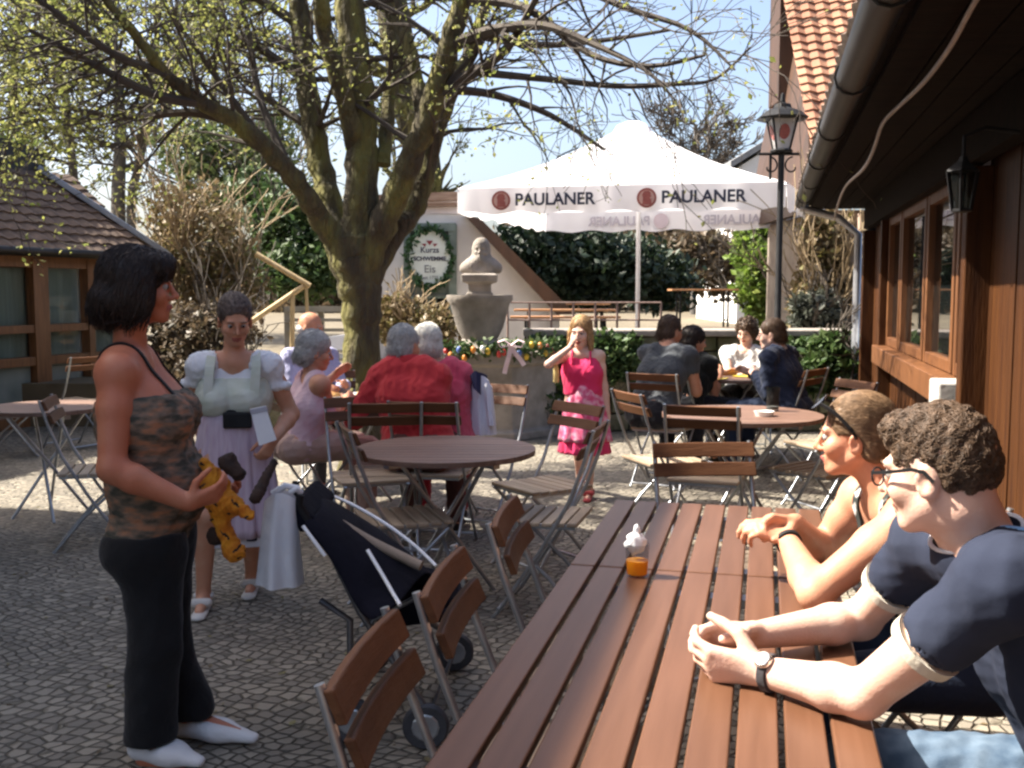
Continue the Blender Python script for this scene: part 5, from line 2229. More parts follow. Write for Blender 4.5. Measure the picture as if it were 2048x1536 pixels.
def add_head(sd, c, M, s=1., fem=False, nose=1., child=False):
    c = A(c)
    W = lambda x, y, z: c + M @ (np.array((x, y, z)) * s)
    T = 'head'
    sd.ell(W(0, -.02, .025), np.array((.074, .094, .09)) * s, M, k=.03, tag=T)
    jw = .050 if fem else .058
    sd.ell(W(0, .022, -.048), np.array((jw, .06, .066)) * s, M, k=.03 * s, tag=T)
    sd.ell(W(0, .066, -.096), (.018 if fem else .021) * s, None, k=.022 * s, tag=T)
    for x in (-1, 1):
        sd.ell(W(x * .037, .052, -.03), .027 * s, None, k=.02 * s, tag=T)
        sd.cone(W(x * .05, -.005, -.055), W(x * .02, .055, -.095), .016 * s, .014 * s, k=.02 * s, tag=T)
    sd.cone(W(-.036, .071, .018), W(.036, .071, .018), .0125 * s, .0125 * s, k=.014 * s, tag=T)
    for x in (-1, 1):
        sd.ell(W(x * .031, .090, .001), np.array((.019, .014, .0115)) * s, M, k=.012 * s, op='s', tag=T)
    ns = nose * (.75 if child else 1)
    sd.cone(W(0, .080, .008), W(0, .088 + .019 * ns, -.030), .0085 * s, .0105 * s, k=.010 * s, tag=T)
    for x in (-1, 1):
        sd.ell(W(x * .0115, .091, -.036), .0085 * s, None, k=.007 * s, tag=T)
    sd.cone(W(-.018, .078, -.063), W(0, .0865, -.062), .0062 * s, .0072 * s, k=.007 * s, tag=T)
    sd.cone(W(.018, .078, -.063), W(0, .0865, -.062), .0062 * s, .0072 * s, k=.007 * s, tag=T)
    sd.cone(W(-.014, .077, -.074), W(.014, .077, -.074), .0085 * s, .0085 * s, k=.007 * s, tag=T)
    for x in (-1, 1):
        Re = M @ np.array(Matrix.Rotation(x * -.35, 3, 'Z'))
        sd.ell(W(x * .077, -.012, -.018), np.array((.0085, .022, .034)) * s, Re, k=.006 * s, tag=T)
        sd.ell(W(x * .087, -.008, -.017), np.array((.008, .011, .018)) * s, Re, k=.005 * s, op='s', tag=T)
    return W


def face_bits(parent, c, M, s=1., brow=None, h=.0):
    """eyes and eyebrows as parts"""
    c = A(c)
    W = lambda x, y, z: V(c + M @ (np.array((x, y, z)) * s))
    rot = Matrix([list(r) for r in M])
    for x in (-1, 1):
        e = MB()
        e.ball(W(x * .031, .0705, .0), .0122 * s, 14, 10, 0)
        e.ball(W(x * .030, .0768, -.001), .0082 * s, 12, 8, 1)
        wb(e, 'eye', [M_EYE_W, M_IRIS], parent, smooth=True)
        b = MB()
        pts = [W(x * .014, .0865, .019), W(x * .03, .0865, .0235), W(x * .046, .076, .019)]
        b.tube(pts, [.0028 * s, .0033 * s, .0016 * s], 6)
        wb(b, 'eyebrow', brow or M_IRIS, parent, smooth=True)


def lips_fn(c, M, s):
    c = A(c)
    def fn(ctr):
        l = (ctr - c) @ M / s
        return ((np.abs(l[:, 0]) < .022) & (l[:, 1] > .074) & (np.abs(l[:, 2] + .068) < .0125 - .25 * np.abs(l[:, 0]) ** 1.0)).astype(int)
    return fn


# ---------------------------------------------------------------- hands
def add_hand(sd, w, d, n, side, curl=(20, 25, 15), s=1., spread=.5, thumb=.6, tag='hand', curls=None, k=.0045):
    """w wrist, d direction of the fingers, n direction the palm faces, side = +1 when the thumb lies on cross(d, n)"""
    w, d = A(w), unit(d)
    n = unit(np.asarray(n, float) - d * np.dot(n, d))
    t = np.cross(d, n) * side               # towards the thumb
    L = (.074, .082, .076, .060)
    xs = (.026, .009, -.009, -.026)
    pl = (.088, .092, .088, .080)
    for i in range(4):
        kn = w + d * pl[i] * s + t * xs[i] * s - n * .004 * s
        sd.cone(w + t * xs[i] * .55 * s + d * .01 * s, kn, .0145 * s, .0115 * s, k=.012 * s, tag=tag)
    sd.cone(w + d * .02 * s + n * .004 * s, w + d * .07 * s + n * .004 * s, .020 * s, .017 * s, k=.015 * s, tag=tag)
    for i in range(4):
        cu = curls[i] if curls else curl
        kn = w + d * pl[i] * s + t * xs[i] * s - n * .004 * s
        a = 0.
        p = kn
        fan = t * (xs[i] / .026) * .16 * spread
        r = (.0098, .0103, .0098, .0086)[i] * s
        for j, (fr, c_) in enumerate(zip((.46, .30, .24), cu)):
            a += R(c_)
            dd = unit(d * math.cos(a) + n * math.sin(a) + fan * math.cos(a))
            q = p + dd * L[i] * fr * s
            sd.cone(p, q, r * (1 - .08 * j), r * (1 - .08 * (j + 1)), k=k, tag=tag)
            p = q
    b = w + d * .022 * s + t * .022 * s + n * .008 * s
    d1 = unit(d * .62 + t * (.9 - .5 * thumb) + n * (.35 + .5 * thumb))
    d2 = unit(d * .85 + t * (.35 - .5 * thumb) + n * (.25 + .4 * thumb))
    p1 = b + d1 * .042 * s
    p2 = p1 + d2 * .034 * s
    p3 = p2 + unit(d2 + d * .2) * .026 * s
    sd.cone(w + d * .01 * s + t * .012 * s, p1, .016 * s, .0125 * s, k=.010, tag=tag)
    sd.cone(p1, p2, .0118 * s, .0105 * s, k=k, tag=tag)
    sd.cone(p2, p3, .0105 * s, .0085 * s, k=k, tag=tag)
    return sd


# ---------------------------------------------------------------- whole body
def body(J, s=1., fem=False, bulk=1., fwd=None, bust=1., arm=1., leg=1., head_s=1., skip=(), belly=0., hw=1., handk=.0045, nose=1., child=False):
    """J: joints in the world - pelvis, chest, neck, head, Mh (head frame), shL shR elL elR wrL wrR hipL hipR knL knR anL anR toL toR;
    hands: hL/hR = dict(d, n, ...)"""
    sd = Sdf()
    g_ = {k: A(v) if not isinstance(v, (dict, np.ndarray)) or (isinstance(v, np.ndarray) and v.ndim == 1) else v for k, v in J.items()}
    up = unit(g_['neck'] - g_['pelvis'])
    lat = unit(g_['shL'] - g_['shR'])
    f = unit(np.cross(lat, up))
    if fwd is not None and np.dot(f, A(fwd)) < 0:
        f = -f
    pel, ch, nk = g_['pelvis'], g_['chest'], g_['neck']
    b = bulk * s
    lh = unit(g_['hipL'] - g_['hipR'])
    wst = pel * .5 + ch * .5
    for x in (-1, 1):
        sd.cone(pel + lh * x * .085 * s * hw - f * .01 * s, wst + lat * x * .065 * s, .105 * b * hw, .088 * b, k=.05, tag='torso')
        sd.cone(wst + lat * x * .065 * s, ch + lat * x * .075 * s, .09 * b, .100 * b, k=.05, tag='torso')
        sd.cone(ch + lat * x * .075 * s, nk * .85 + ch * .15 + lat * x * .085 * s - f * .01 * s, .100 * b, .058 * b, k=.05, tag='torso')
        sd.ell(pel + lh * x * .08 * s - f * .055 * s - up * .02 * s, .092 * b * hw, k=.05, tag='seat')
        if fem:
            sd.ell(ch + lat * x * .078 * s + f * .080 * b - up * .01 * s, np.array((.066, .066, .066)) * s * bust, k=.035, tag='torso')
    if belly:
        sd.ell(wst + f * .05 * s - up * .05 * s, np.array((.12, .12, .12)) * b * belly, k=.08, tag='torso')
    hd = g_['head']
    M = J['Mh']
    base = hd + M @ np.array((0, -.035, -.07)) * s * head_s
    sd.cone(nk - up * .02 * s, base, (.054 if fem else .064) * s, (.048 if fem else .057) * s, k=.03, tag='neck')
    for S_ in 'LR':
        sh, el, wr = g_['sh' + S_], g_['el' + S_], g_['wr' + S_]
        a = arm * s
        sd.cone(nk - up * .035 * s, sh, .046 * a, .050 * a, k=.035, tag='shoulder')
        sd.ell(sh, .055 * a, k=.03, tag='shoulder')
        m1 = sh * .62 + el * .38
        sd.cone(sh, m1, .052 * a, .047 * a, k=.02, tag='uparm1')
        sd.cone(m1, el, .047 * a, .038 * a, k=.02, tag='uparm2')
        m2 = el * .72 + wr * .28
        sd.cone(el, m2, .039 * a, .041 * a, k=.02, tag='forearm')
        sd.cone(m2, wr, .041 * a, .0265 * s, k=.015, tag='forearm')
        H_ = J.get('h' + S_)
        if H_:
            H_ = dict(H_)
            add_hand(sd, wr, H_.pop('d'), H_.pop('n'), H_.pop('side', -1 if S_ == 'L' else 1), s=H_.pop('s', 1) * s * (.93 if fem else 1.), k=handk, **H_)
        if 'legs' in skip:
            continue
        hp, kn, an, to = g_['hip' + S_], g_['kn' + S_], g_['an' + S_], g_['to' + S_]
        l = leg * s
        sd.cone(hp, kn, .086 * l, .054 * l, k=.04, tag='thigh')
        m3 = kn * .7 + an * .3
        sh_dir = unit(an - kn)
        back = -unit(f - sh_dir * np.dot(f, sh_dir))
        sd.cone(kn, m3 + back * .012 * s, .052 * l, .053 * l, k=.02, tag='calf')
        sd.cone(m3 + back * .012 * s, an, .053 * l, .034 * s, k=.02, tag='calf')
        sd.cone(an - np.array((0, 0, .012)) * s, an + np.array((0, 0, -.045)) * s, .034 * s, .032 * s, k=.02, tag='foot')
        heel = an + np.array((0, 0, -.05)) * s - unit(to - an) * .02 * s
        sd.ell(heel, .031 * s, k=.02, tag='foot')
        sd.cone(an + np.array((0, 0, -.035)) * s, to, .036 * s, .022 * s, k=.02, tag='foot', flat=((0, 0, 1), .85))
    if 'head' not in skip:
        add_head(sd, hd, M, s * head_s, fem, nose=nose, child=child)
    info = dict(up=up, lat=lat, f=f, M=M, head=hd, s=s * head_s)
    return sd, info


def ik(a, b, l1, l2, hint):
    """the middle joint between a and b bending towards hint"""
    a, b, hint = A(a), A(b), unit(hint)
    d = b - a
    L = np.linalg.norm(d)
    L_ = min(L, (l1 + l2) * .999)
    u = d / max(L, 1e-6)
    x = (l1 * l1 - l2 * l2 + L_ * L_) / (2 * L_)
    y = math.sqrt(max(0, l1 * l1 - x * x))
    hv = unit(hint - u * np.dot(hint, u))
    return a + u * x + hv * y


def heading(deg):
    return np.array((math.sin(R(deg)), math.cos(R(deg)), 0.))


def left_of(f):
    return np.array((-f[1], f[0], 0.))


def pose(px, Y, z_sh, face, s=1., seated=True, lean=.1, head_px=None, head_Y=None, hface=None, hpitch=0., pel=None, hands=None, elbow=None, shw=.17, feet=None, seat_z=.5, knee=None, drop=.045):
    """joints of an upright or seated figure from the place of its neck; hands: world points {'L':..., 'R':...}"""
    f = heading(face)
    l = left_of(f)
    nk = A(P(px[0], px[1], Y))
    if z_sh is not None:
        nk[2] = z_sh
    J = {}
    if pel is not None:
        J['pelvis'] = A(pel)
    elif seated:
        J['pelvis'] = np.array((nk[0], nk[1], seat_z + .06)) - f * lean
    else:
        J['pelvis'] = np.array((nk[0], nk[1], .93 * s)) - f * lean
    J['neck'] = nk
    up = unit(nk - J['pelvis'])
    J['chest'] = nk - up * .20 * s
    hf = heading(face if hface is None else hface)
    hf = hf * math.cos(hpitch) + np.array((0, 0, math.sin(hpitch)))
    J['Mh'] = head_frame(hf)
    J['head'] = A(P(head_px[0], head_px[1], head_Y or Y)) if head_px else nk + np.array((0, 0, .17 * s)) + f * .03
    for S_, sg_ in (('L', 1), ('R', -1)):
        J['sh' + S_] = nk - up * drop * s + l * sg_ * shw * s
        hp = J['pelvis'] + l * sg_ * .09 * s
        J['hip' + S_] = hp
        if seated:
            kn = hp + f * .42 * s + l * sg_ * .04 + np.array((0, 0, -.03))
            if knee:
                kn = A(knee[S_])
            J['kn' + S_] = kn
            an = np.array((kn[0], kn[1], .09)) - f * .02
            J['an' + S_] = an
            J['to' + S_] = np.array((an[0], an[1], .03)) + f * .15 * s
        else:
            an = np.array((hp[0], hp[1], .085 * s)) + f * (.03 * sg_)
            if feet:
                an = A(feet[S_])
                an[2] = .085 * s
            J['kn' + S_] = ik(hp, an, .43 * s, .42 * s, f)
            J['an' + S_] = an
            J['to' + S_] = np.array((an[0], an[1], .025)) + f * .15 * s
        w = A(hands[S_]) if hands and S_ in hands else J['sh' + S_] + np.array((0, 0, -.5 * s)) + f * .08 + l * sg_ * .05
        hint = elbow[S_] if elbow and S_ in elbow else (-f * .6 + l * sg_ * .5 + np.array((0, 0, -.8)))
        J['wr' + S_] = w
        J['el' + S_] = ik(J['sh' + S_], w, .29 * s, .26 * s, hint)
        fd = unit(w - J['el' + S_])
        J['h' + S_] = dict(d=fd, n=unit(-l * sg_ + np.array((0, 0, -.3))), curl=(25, 30, 20))
    return J, f, l


# ---------------------------------------------------------------- hair
def hair_solid(c, M, s, prims, cuts=()):
    """prims in the head's own frame: ('e', centre, radii) or ('c', a, b, ra, rb); cuts: ('e', centre, radii) or ('p', point, normal)"""
    c = A(c)
    W = lambda p: c + M @ (np.array(p) * s)
    sd = Sdf()
    for p in prims:
        if p[0] == 'e':
            sd.ell(W(p[1]), np.array(p[2]) * s, M, k=.025 * s, tag='hair')
        else:
            sd.cone(W(p[1]), W(p[2]), p[3] * s, p[4] * s, k=.02 * s, tag='hair')
    for p in cuts:
        if p[0] == 'e':
            sd.ell(W(p[1]), np.array(p[2]) * s, M, k=.015 * s, op='s')
        elif p[0] == 'c':
            sd.cone(W(p[1]), W(p[2]), p[3] * s, p[4] * s, k=.015 * s, op='s')
        else:
            sd.plane(W(p[1]), M @ np.array(p[2]), k=.012 * s)
    return sd


def strands(v, q, M, n, L, r, sd=0, curl=0., flow=(0, -.4, -1), lift=.3, seg=3, pts=5, keep=None):
    """locks that lie on a hair solid: short tapered tubes along the flow (head frame), curled when asked"""
    rg = np.random.default_rng(sd)
    nr = vnormals(v, q)
    idx = rg.integers(0, len(v), n)
    if keep is not None:
        idx = idx[keep(v[idx])]
    fw = M @ unit(flow)
    mb = MB()
    kd = surf_kd(v)
    for i in idx:
        p, nn = v[i].copy(), nr[i]
        l = L * rg.uniform(.6, 1.3)
        jit = rg.normal(size=3) * (.22 + .7 * (curl > 0))
        line, rad = [], []
        ph = rg.uniform(0, 6.28)
        for k in range(pts):
            u = k / (pts - 1)
            t = fw + jit
            t = t - nn * (t @ nn)
            t = unit(t) if np.linalg.norm(t) > .05 else unit(np.cross(nn, M[:, 0]))
            if curl:
                bt = np.cross(nn, t)
                o = p + bt * curl * math.sin(ph + u * 5.5) + nn * (curl * .7 * (1 + math.cos(ph + u * 5.5)) - r * .4)
            else:
                o = p + nn * (r * (-.5 + 1.0 * math.sin(u * 2.8)) * lift * 3)
            line.append(V(o))
            rad.append(r * (1 - .65 * u) * rg.uniform(.8, 1.2))
            p = p + t * (l / (pts - 1)) * (.55 if curl else 1)
            co, j, d_ = kd.find(V(p))
            if not curl and fw @ M[:, 2] < -.6 and nr[j] @ fw > .5:      # past the hem: hangs free
                continue
            nn = unit(nn * .4 + nr[j] * .6)
            dd = (p - v[j]) @ nr[j]
            if d_ < .03:
                p = p - nr[j] * dd
        mb.tube(line, rad, seg, cap=False)
    return mb


def add_hair(parent, sd, h, M, m, name='hair', wr=(.004, 90, 1), lock=None, it=1):
    v, q = sd.mesh(h)
    v = lap(v, q, it, .5)
    if wr:
        v = wrinkle(v, q, *wr)
    if lock is None:
        o = np_mesh(name, v, q, m, parent)
    else:
        mb = strands(v, q, M, **lock)
        nv = len(v)
        vs = np.concatenate([v, np.array([tuple(p) for p in mb.v])]) if mb.v else v
        fs = np.concatenate([q, np.array(mb.f) + nv]) if mb.f else q
        o = np_mesh(name, vs, fs, m, parent)
    if parent.parent is None and parent.type == 'EMPTY':
        o.location = -V(parent.location)
    return o


def mk_person(label, J, ground=None, group=None):
    b = A(J['pelvis'])
    return thing('person', label, 'person', (b[0], b[1], 0 if ground is None else ground), 0, group)


def plane_cut(sd, p, n, k=.01):
    sd.plane(A(p), n, k)
    return sd
# ================================================================ people
SK_TAN = skin_mat('tanned_skin', (.50, .20, .115))
SK_FAIR = skin_mat('fair_skin', (.74, .54, .44))
SK_MID = skin_mat('warm_skin', (.58, .32, .205))
M_LIP = skin_mat('lip_skin', (.36, .12, .10))
H_BLACK = hair_mat('dark_brown_hair', (.011, .0065, .005), (.030, .017, .012))
H_BROWN = hair_mat('brown_hair', (.055, .032, .02), (.12, .075, .045))
H_BLOND = hair_mat('light_brown_hair', (.12, .07, .037), (.27, .165, .09))
H_GOLD = hair_mat('golden_hair', (.3, .17, .07), (.48, .30, .14))
H_GREY = hair_mat('grey_hair', (.36, .34, .31), (.52, .50, .46))
H_WHITE = hair_mat('white_hair', (.6, .57, .5), (.72, .70, .63))
W_ = lambda J, x, y, z, s=1.: V(A(J['head']) + J['Mh'] @ (np.array((x, y, z)) * s))


def skirt(name, top, bot, r0, r1, m, parent, folds=14, amp=.08, flat=.75, f=None, arc=None, zig=0., thick=.01, n=72, rows=14, seed=0):
    """a hanging skirt or apron of soft folds round an axis; f = the wearer's forward; arc limits it to an angle about the front"""
    f = unit(f)
    l = left_of(f)
    top, bot = A(top), A(bot)
    rg = random.Random(seed)
    ph = [rg.uniform(0, 6.28) for _ in range(4)]
    vs, fs = [], []
    for i in range(rows + 1):
        v = i / rows
        c = top + (bot - top) * v
        r = r0 + (r1 - r0) * v ** .75
        for j in range(n + 1):
            a = (-math.pi + 2 * math.pi * j / n) if arc is None else (-arc + 2 * arc * j / n)
            w = 1 + amp * v ** .7 * (math.sin(folds * a + ph[0] + .6 * v) * .6 + math.sin(folds * 1.7 * a + ph[1]) * .3 + math.sin(3 * a + ph[2]) * .25)
            p = c + f * (math.cos(a) * r * w * flat) + l * (math.sin(a) * r * w)
            p[2] += zig * math.sin(a * 2 + ph[3]) * v
            vs.append(V(p))
    for i in range(rows):
        for j in range(n):
            a0 = i * (n + 1) + j
            fs.append((a0, a0 + 1, a0 + n + 2, a0 + n + 1))
    o = wb(MB().add(vs, fs), name, m, parent, smooth=True, angle=80)
    sm = o.modifiers.new('thick', 'SOLIDIFY')
    sm.thickness = thick
    return o


# ---------------------------------------------------------------- 1: woman with the dark bob, standing at the left
F1 = heading(82)
L1 = left_of(F1)
J = dict(pelvis=P(312, 1068, 3.27), chest=P(292, 832, 3.27), neck=P(258, 706, 3.27), head=P(284, 572, 3.27), Mh=head_frame(heading(78) + np.array((0, 0, -.04))),
         shR=P(232, 746, 3.10), elR=P(224, 938, 3.02), wrR=P(378, 1006, 3.06), shL=A(P(232, 746, 3.10)) + L1 * .36, wrL=P(420, 985, 3.40),
         hipR=A(P(312, 1085, 3.27)) - L1 * .085, hipL=A(P(312, 1085, 3.27)) + L1 * .085,
         knR=P(312, 1290, 3.17), knL=P(328, 1278, 3.36), anR=P(300, 1492, 3.16), anL=(-1.085, 3.34, .10), toR=P(372, 1546, 3.12), toL=(-.905, 3.29, .032))
J['elL'] = ik(J['shL'], J['wrL'], .29, .25, (0, .3, -1))
J['hR'] = dict(d=(.85, .22, .30), n=(-.15, .75, .55), curls=[(25, 35, 20), (30, 40, 20), (35, 45, 25), (40, 45, 25)], thumb=.2)
J['hL'] = dict(d=(.9, -.25, .1), n=(.1, -.7, .6), curl=(30, 40, 25))
sd, I1 = body(J, 1.0, True, bulk=1.17, fwd=F1, bust=.85, arm=1.06, leg=.95, belly=.82, hw=.78, nose=.9)
p1 = mk_person('standing woman with a dark bob in a brown patterned camisole and black trousers', J)
b1 = add_solid(sd, .0062, 'body', [SK_TAN, M_LIP], p1, mi_fn=lips_fn(J['head'], I1['M'], 1.))
face_bits(p1, J['head'], I1['M'], 1., H_BLACK)
M_CAMI = mat('patterned_camisole', (.34, .16, .085), (.045, .045, .032), .85, 17, (1, 1, 2.4), bump=.4, bscale=38, bdist=.008, c3=(.16, .115, .08), contrast=(.34, .64), detail=3)
c = sd.sub(['torso', 'seat']).inflate(.013)
zt = P(0, 792, 3.27).z
c.plane(P(392, 776, 3.27), (-.10, 0, 1), .015)
c.plane((0, 0, P(0, 1058, 3.27).z), (.04, 0, -1), .01)
add_solid(c, .0075, 'camisole', M_CAMI, p1, wr=(.0055, 26, 3, (1, 1, 1.6)))
for s_ in (0, 1):
    a = A(J['shR' if s_ == 0 else 'shL'])
    off = a * .58 + A(J['neck']) * .42
    strap_on(b1, [off + F1 * d_ + np.array((0, 0, z_)) for d_, z_ in ((.15, -.11), (.13, -.05), (.08, .01), (0, .05), (-.06, .02), (-.11, -.06), (-.13, -.13))], p1, M_BLACK, w_=.013, t_=.006)
M_TROU = cloth('black_trouser_cloth', (.010, .010, .011), (.017, .017, .018))
c = sd.sub(['seat', 'thigh', 'calf']).inflate(.020)
for S_ in 'LR':
    c.cone(A(J['kn' + S_]), A(J['an' + S_]) + F1 * -.0, .070, .084, k=.03, tag='t')
    c.cone(A(J['hip' + S_]), A(J['kn' + S_]), .094, .074, k=.04, tag='t')
    c.cone(A(J['pelvis']) + np.array((0, 0, .05)) + L1 * (.07 if S_ == 'L' else -.07), A(J['hip' + S_]), .104, .104, k=.05)
c.plane((0, 0, P(0, 1050, 3.27).z), (0, 0, 1), .01)
c.plane(P(310, 1452, 3.27), (.05, 0, -1), .008)
add_solid(c, .0085, 'trousers', M_TROU, p1, wr=(.006, 14, 5, (1, 1, .5)))
M_WSHOE = cloth('white_shoe_leather', (.68, .67, .66), (.76, .75, .74))
for S_ in 'RL':
    c = Sdf()
    an, to = A(J['an' + S_]), A(J['to' + S_])
    d = unit((to - an) * (1, 1, 0))
    zf = an[2] - .065
    c.cone(an * (1, 1, 0) + (0, 0, .042) - d * .028, an * (.4, .4, 0) + to * (.6, .6, 0) + (0, 0, .04), .048, .048, k=.03, flat=((0, 0, 1), .85))
    c.cone(an * (.45, .45, 0) + to * (.55, .55, 0) + (0, 0, .038), to * (1, 1, 0) + d * .045 + (0, 0, .026), .048, .024, k=.03, flat=((0, 0, 1), .75))
    c.ell(an + d * .035 + (0, 0, .0), (.034, .034, .034), k=.02, op='s')
    c.plane(an * (1, 1, 0) + (0, 0, .085), (.18 * d[0], .18 * d[1], 1), .01)
    c.plane((0, 0, .004), (0, 0, -1), .004)
    add_solid(c, .006, 'shoe', M_WSHOE, p1)
hs = hair_solid(J['head'], I1['M'], 1., [('e', (0, -.03, .035), (.094, .112, .098)), ('e', (0, -.075, -.05), (.100, .088, .076)), ('e', (-.075, -.01, -.03), (.03, .062, .088)), ('e', (.075, -.01, -.03), (.03, .062, .088)),
                                         ('e', (0, .052, .078), (.072, .052, .036)), ('c', (-.05, .07, .05), (.05, .075, .055), .022, .022)],
                [('e', (0, .125, -.05), (.075, .075, .088)), ('p', (0, -.05, -.108), (0, .25, -1))])
add_hair(p1, hs, .006, I1['M'], H_BLACK, wr=(.003, 60, 2, (1, 1, .35)), lock=dict(n=3600, L=.065, r=.0022, sd=3, flow=(0, -.25, -1), lift=.5, keep=lambda p: p[:, 2] > P(0, 640, 3.27).z))
# the orange and black soft toy she holds
tp0 = P(440, 990, 3.25)
toy = thing('soft_toy', 'orange and black soft toy held in the hands of the standing dark-haired woman', 'toy', tp0)
c = Sdf()
c.ell(P(428, 975, 3.24), (.052, .045, .06), k=.03)
c.ell(P(448, 1010, 3.22), (.055, .045, .045), k=.03)
c.cone(P(440, 1040, 3.22), P(466, 1100, 3.2), .026, .030, k=.03)
c.ell(P(470, 1105, 3.2), (.035, .03, .028), k=.02)
c.cone(P(470, 1010, 3.2), P(498, 1030, 3.18), .024, .020, k=.03)
c.cone(P(420, 940, 3.24), P(408, 925, 3.24), .022, .018, k=.02)
def spots(ctr):
    f_ = np.sin(ctr[:, 0] * 95 + 2 * np.sin(ctr[:, 2] * 60)) * np.sin(ctr[:, 2] * 88 + np.sin(ctr[:, 1] * 70))
    return (f_ > .80).astype(int)
M_OR = mat('orange_plush', (.45, .12, .006), (.72, .30, .02), .95, 22, bump=.6, bscale=300, bdist=.004)
M_PB = mat('black_plush', (.02, .012, .01), (.05, .025, .015), .95, 30, bump=.5, bscale=300)
add_solid(c, .004, 'body', [M_OR, M_PB], toy, wr=(.006, 75, 4), mi_fn=spots)
c = Sdf()
c.cone(P(455, 925, 3.22), P(478, 950, 3.2), .03, .022, k=.02)
c.ell(P(462, 918, 3.22), (.018, .018, .022), k=.015)
add_solid(c, .005, 'black_patch', M_PB, toy, wr=(.006, 70, 6))
c = Sdf()
c.cone(P(548, 925, 3.3), P(512, 995, 3.2), .014, .022, k=.02)
add_solid(c, .005, 'black_tail', M_PB, toy, wr=(.004, 60, 7))
c = Sdf()
c.ell(P(432, 1072, 3.22), (.032, .03, .032), k=.02)
add_solid(c, .005, 'black_patch', M_PB, toy, wr=(.005, 70, 8))

# ---------------------------------------------------------------- 2: waitress in a dirndl
Y2 = 4.85
J, f, l = pose((470, 712), Y2, None, 172, s=.95, seated=False, lean=.03, head_px=(470, 640), head_Y=Y2 - .05, hface=158, hpitch=-.38,
               hands=dict(L=P(546, 880, Y2 - .12), R=P(415, 870, Y2 - .05)), shw=.162, feet=dict(R=P(408, 1215, Y2 - .1), L=P(505, 1180, Y2 + .22)),
               pel=P(468, 862, Y2 + .02))
J['hL'] = dict(d=(-.4, -.35, -.75), n=(-.5, .6, 0), curl=(45, 50, 30))
sd, I = body(J, .95, True, bulk=.89, fwd=f, bust=.98, arm=1.0, hw=.95)
p2 = mk_person('waitress in a pale green dirndl with a lilac apron looking down at her notepad', J)
add_solid(sd, .0075, 'body', [SK_MID, M_LIP], p2, mi_fn=lips_fn(J['head'], I['M'], .95))
face_bits(p2, J['head'], I['M'], .95, H_BROWN)
M_BLOUSE = cloth('white_blouse_cloth', (.74, .74, .76), (.82, .82, .83))
c = sd.sub(['torso']).inflate(.010)
c.plane((0, 0, P(0, 736, Y2 - .1).z), (0, 0, 1), .008)
c.plane((0, 0, P(0, 772, Y2 - .1).z), (0, 0, -1), .008)
add_solid(c, .009, 'blouse', M_BLOUSE, p2, wr=(.004, 40, 2))
for S_ in 'LR':
    c = Sdf()
    sh = A(J['sh' + S_])
    el = A(J['el' + S_])
    c.ell(sh * .85 + el * .15 + (0, 0, .01), (.062, .060, .062), k=.03)
    c.ell(sh * .58 + el * .42, (.064, .064, .034), k=.04)
    c.cone(sh + (0, 0, .0), sh * .55 + A(J['neck']) * .45 + (0, 0, -.01), .068, .064, k=.03)
    c.cone(A(J['neck']) + (0, 0, -.03), A(J['neck']) + (0, 0, .12), .085, .09, k=.012, op='s')
    c.cone(A(J['neck']) + f * .10 + (0, 0, -.09), A(J['neck']) + f * .2 + (0, 0, .02), .075, .08, k=.012, op='s')
    add_solid(c, .0085, 'puff_sleeve', M_BLOUSE, p2, wr=(.007, 42, 4, (1.6, 1.6, .7)))
M_BOD = mat('pale_green_bodice', (.50, .54, .42), (.62, .64, .56), .85, 9, (1, 1, 2.2), bump=.2, bscale=260, bdist=.002)
c = sd.sub(['torso']).inflate(.016)
c.plane((0, 0, P(0, 757, Y2 - .1).z), (0, 0, 1), .008)
c.plane((0, 0, P(0, 835, Y2 - .1).z), (0, 0, -1), .008)
add_solid(c, .009, 'bodice', M_BOD, p2, wr=(.004, 34, 5))
for S_, sg_ in (('L', 1), ('R', -1)):
    w = MB()
    q0 = A(J['chest']) + l * sg_ * .105 + f * .12
    pts = [q0, A(J['neck']) + l * sg_ * .105 + f * .085 - (0, 0, .05), A(J['neck']) + l * sg_ * .10 + f * .0 + (0, 0, .015), A(J['neck']) + l * sg_ * .1 - f * .10 - (0, 0, .05)]
    sm = smooth_line([(V(q), 0) for q in pts], 4)
    for i in range(len(sm) - 1):
        w.beam(sm[i][0], sm[i + 1][0] + (sm[i + 1][0] - sm[i][0]) * .1, .042, .014, up=V(f))
    wb(w, 'shoulder_strap', M_BOD, p2)
wst = V(A(J['pelvis']) * .42 + A(J['chest']) * .58)
wst.z = P(0, 822, Y2).z
hem = V((A(J['pelvis'])[0] + .0, A(J['pelvis'])[1], P(0, 1070, Y2).z))
skirt('skirt', wst, hem, .136, .225, cloth('navy_skirt_cloth', (.016, .017, .04), (.03, .03, .06)), p2, f=f, seed=1)
skirt('petticoat', hem + V((0, 0, .1)), hem + V((0, 0, -.03)), .205, .222, cloth('white_petticoat_cloth', (.7, .68, .72)), p2, f=f, seed=2)
M_APR = mat('lilac_apron', (.46, .33, .40), (.58, .47, .53), .9, 60, (1, 1, .02), bump=.15, bscale=260, bdist=.002)
skirt('apron', wst + V((0, 0, -.01)), hem + V((.0, 0, .015)), .145, .242, M_APR, p2, f=f, arc=1.15, seed=3, folds=17, amp=.09)
w = MB()
w.lathe([(.138, -.018), (.146, -.012), (.146, .012), (.138, .018)], wst + V((0, 0, 0)), 28, sx=1.02, sy=.80)
wb(w, 'belt', M_BLACK, p2, smooth=True)
w = MB()
w.box(V(A(wst) + f * .13 + l * .03 + (0, 0, -.03)), (.13, .035, .075), Matrix.Rotation(math.atan2(f[1], f[0]) + R(90), 3, 'Z'))
wb(w, 'waiter_purse', M_BLACK, p2, bevel=.008)
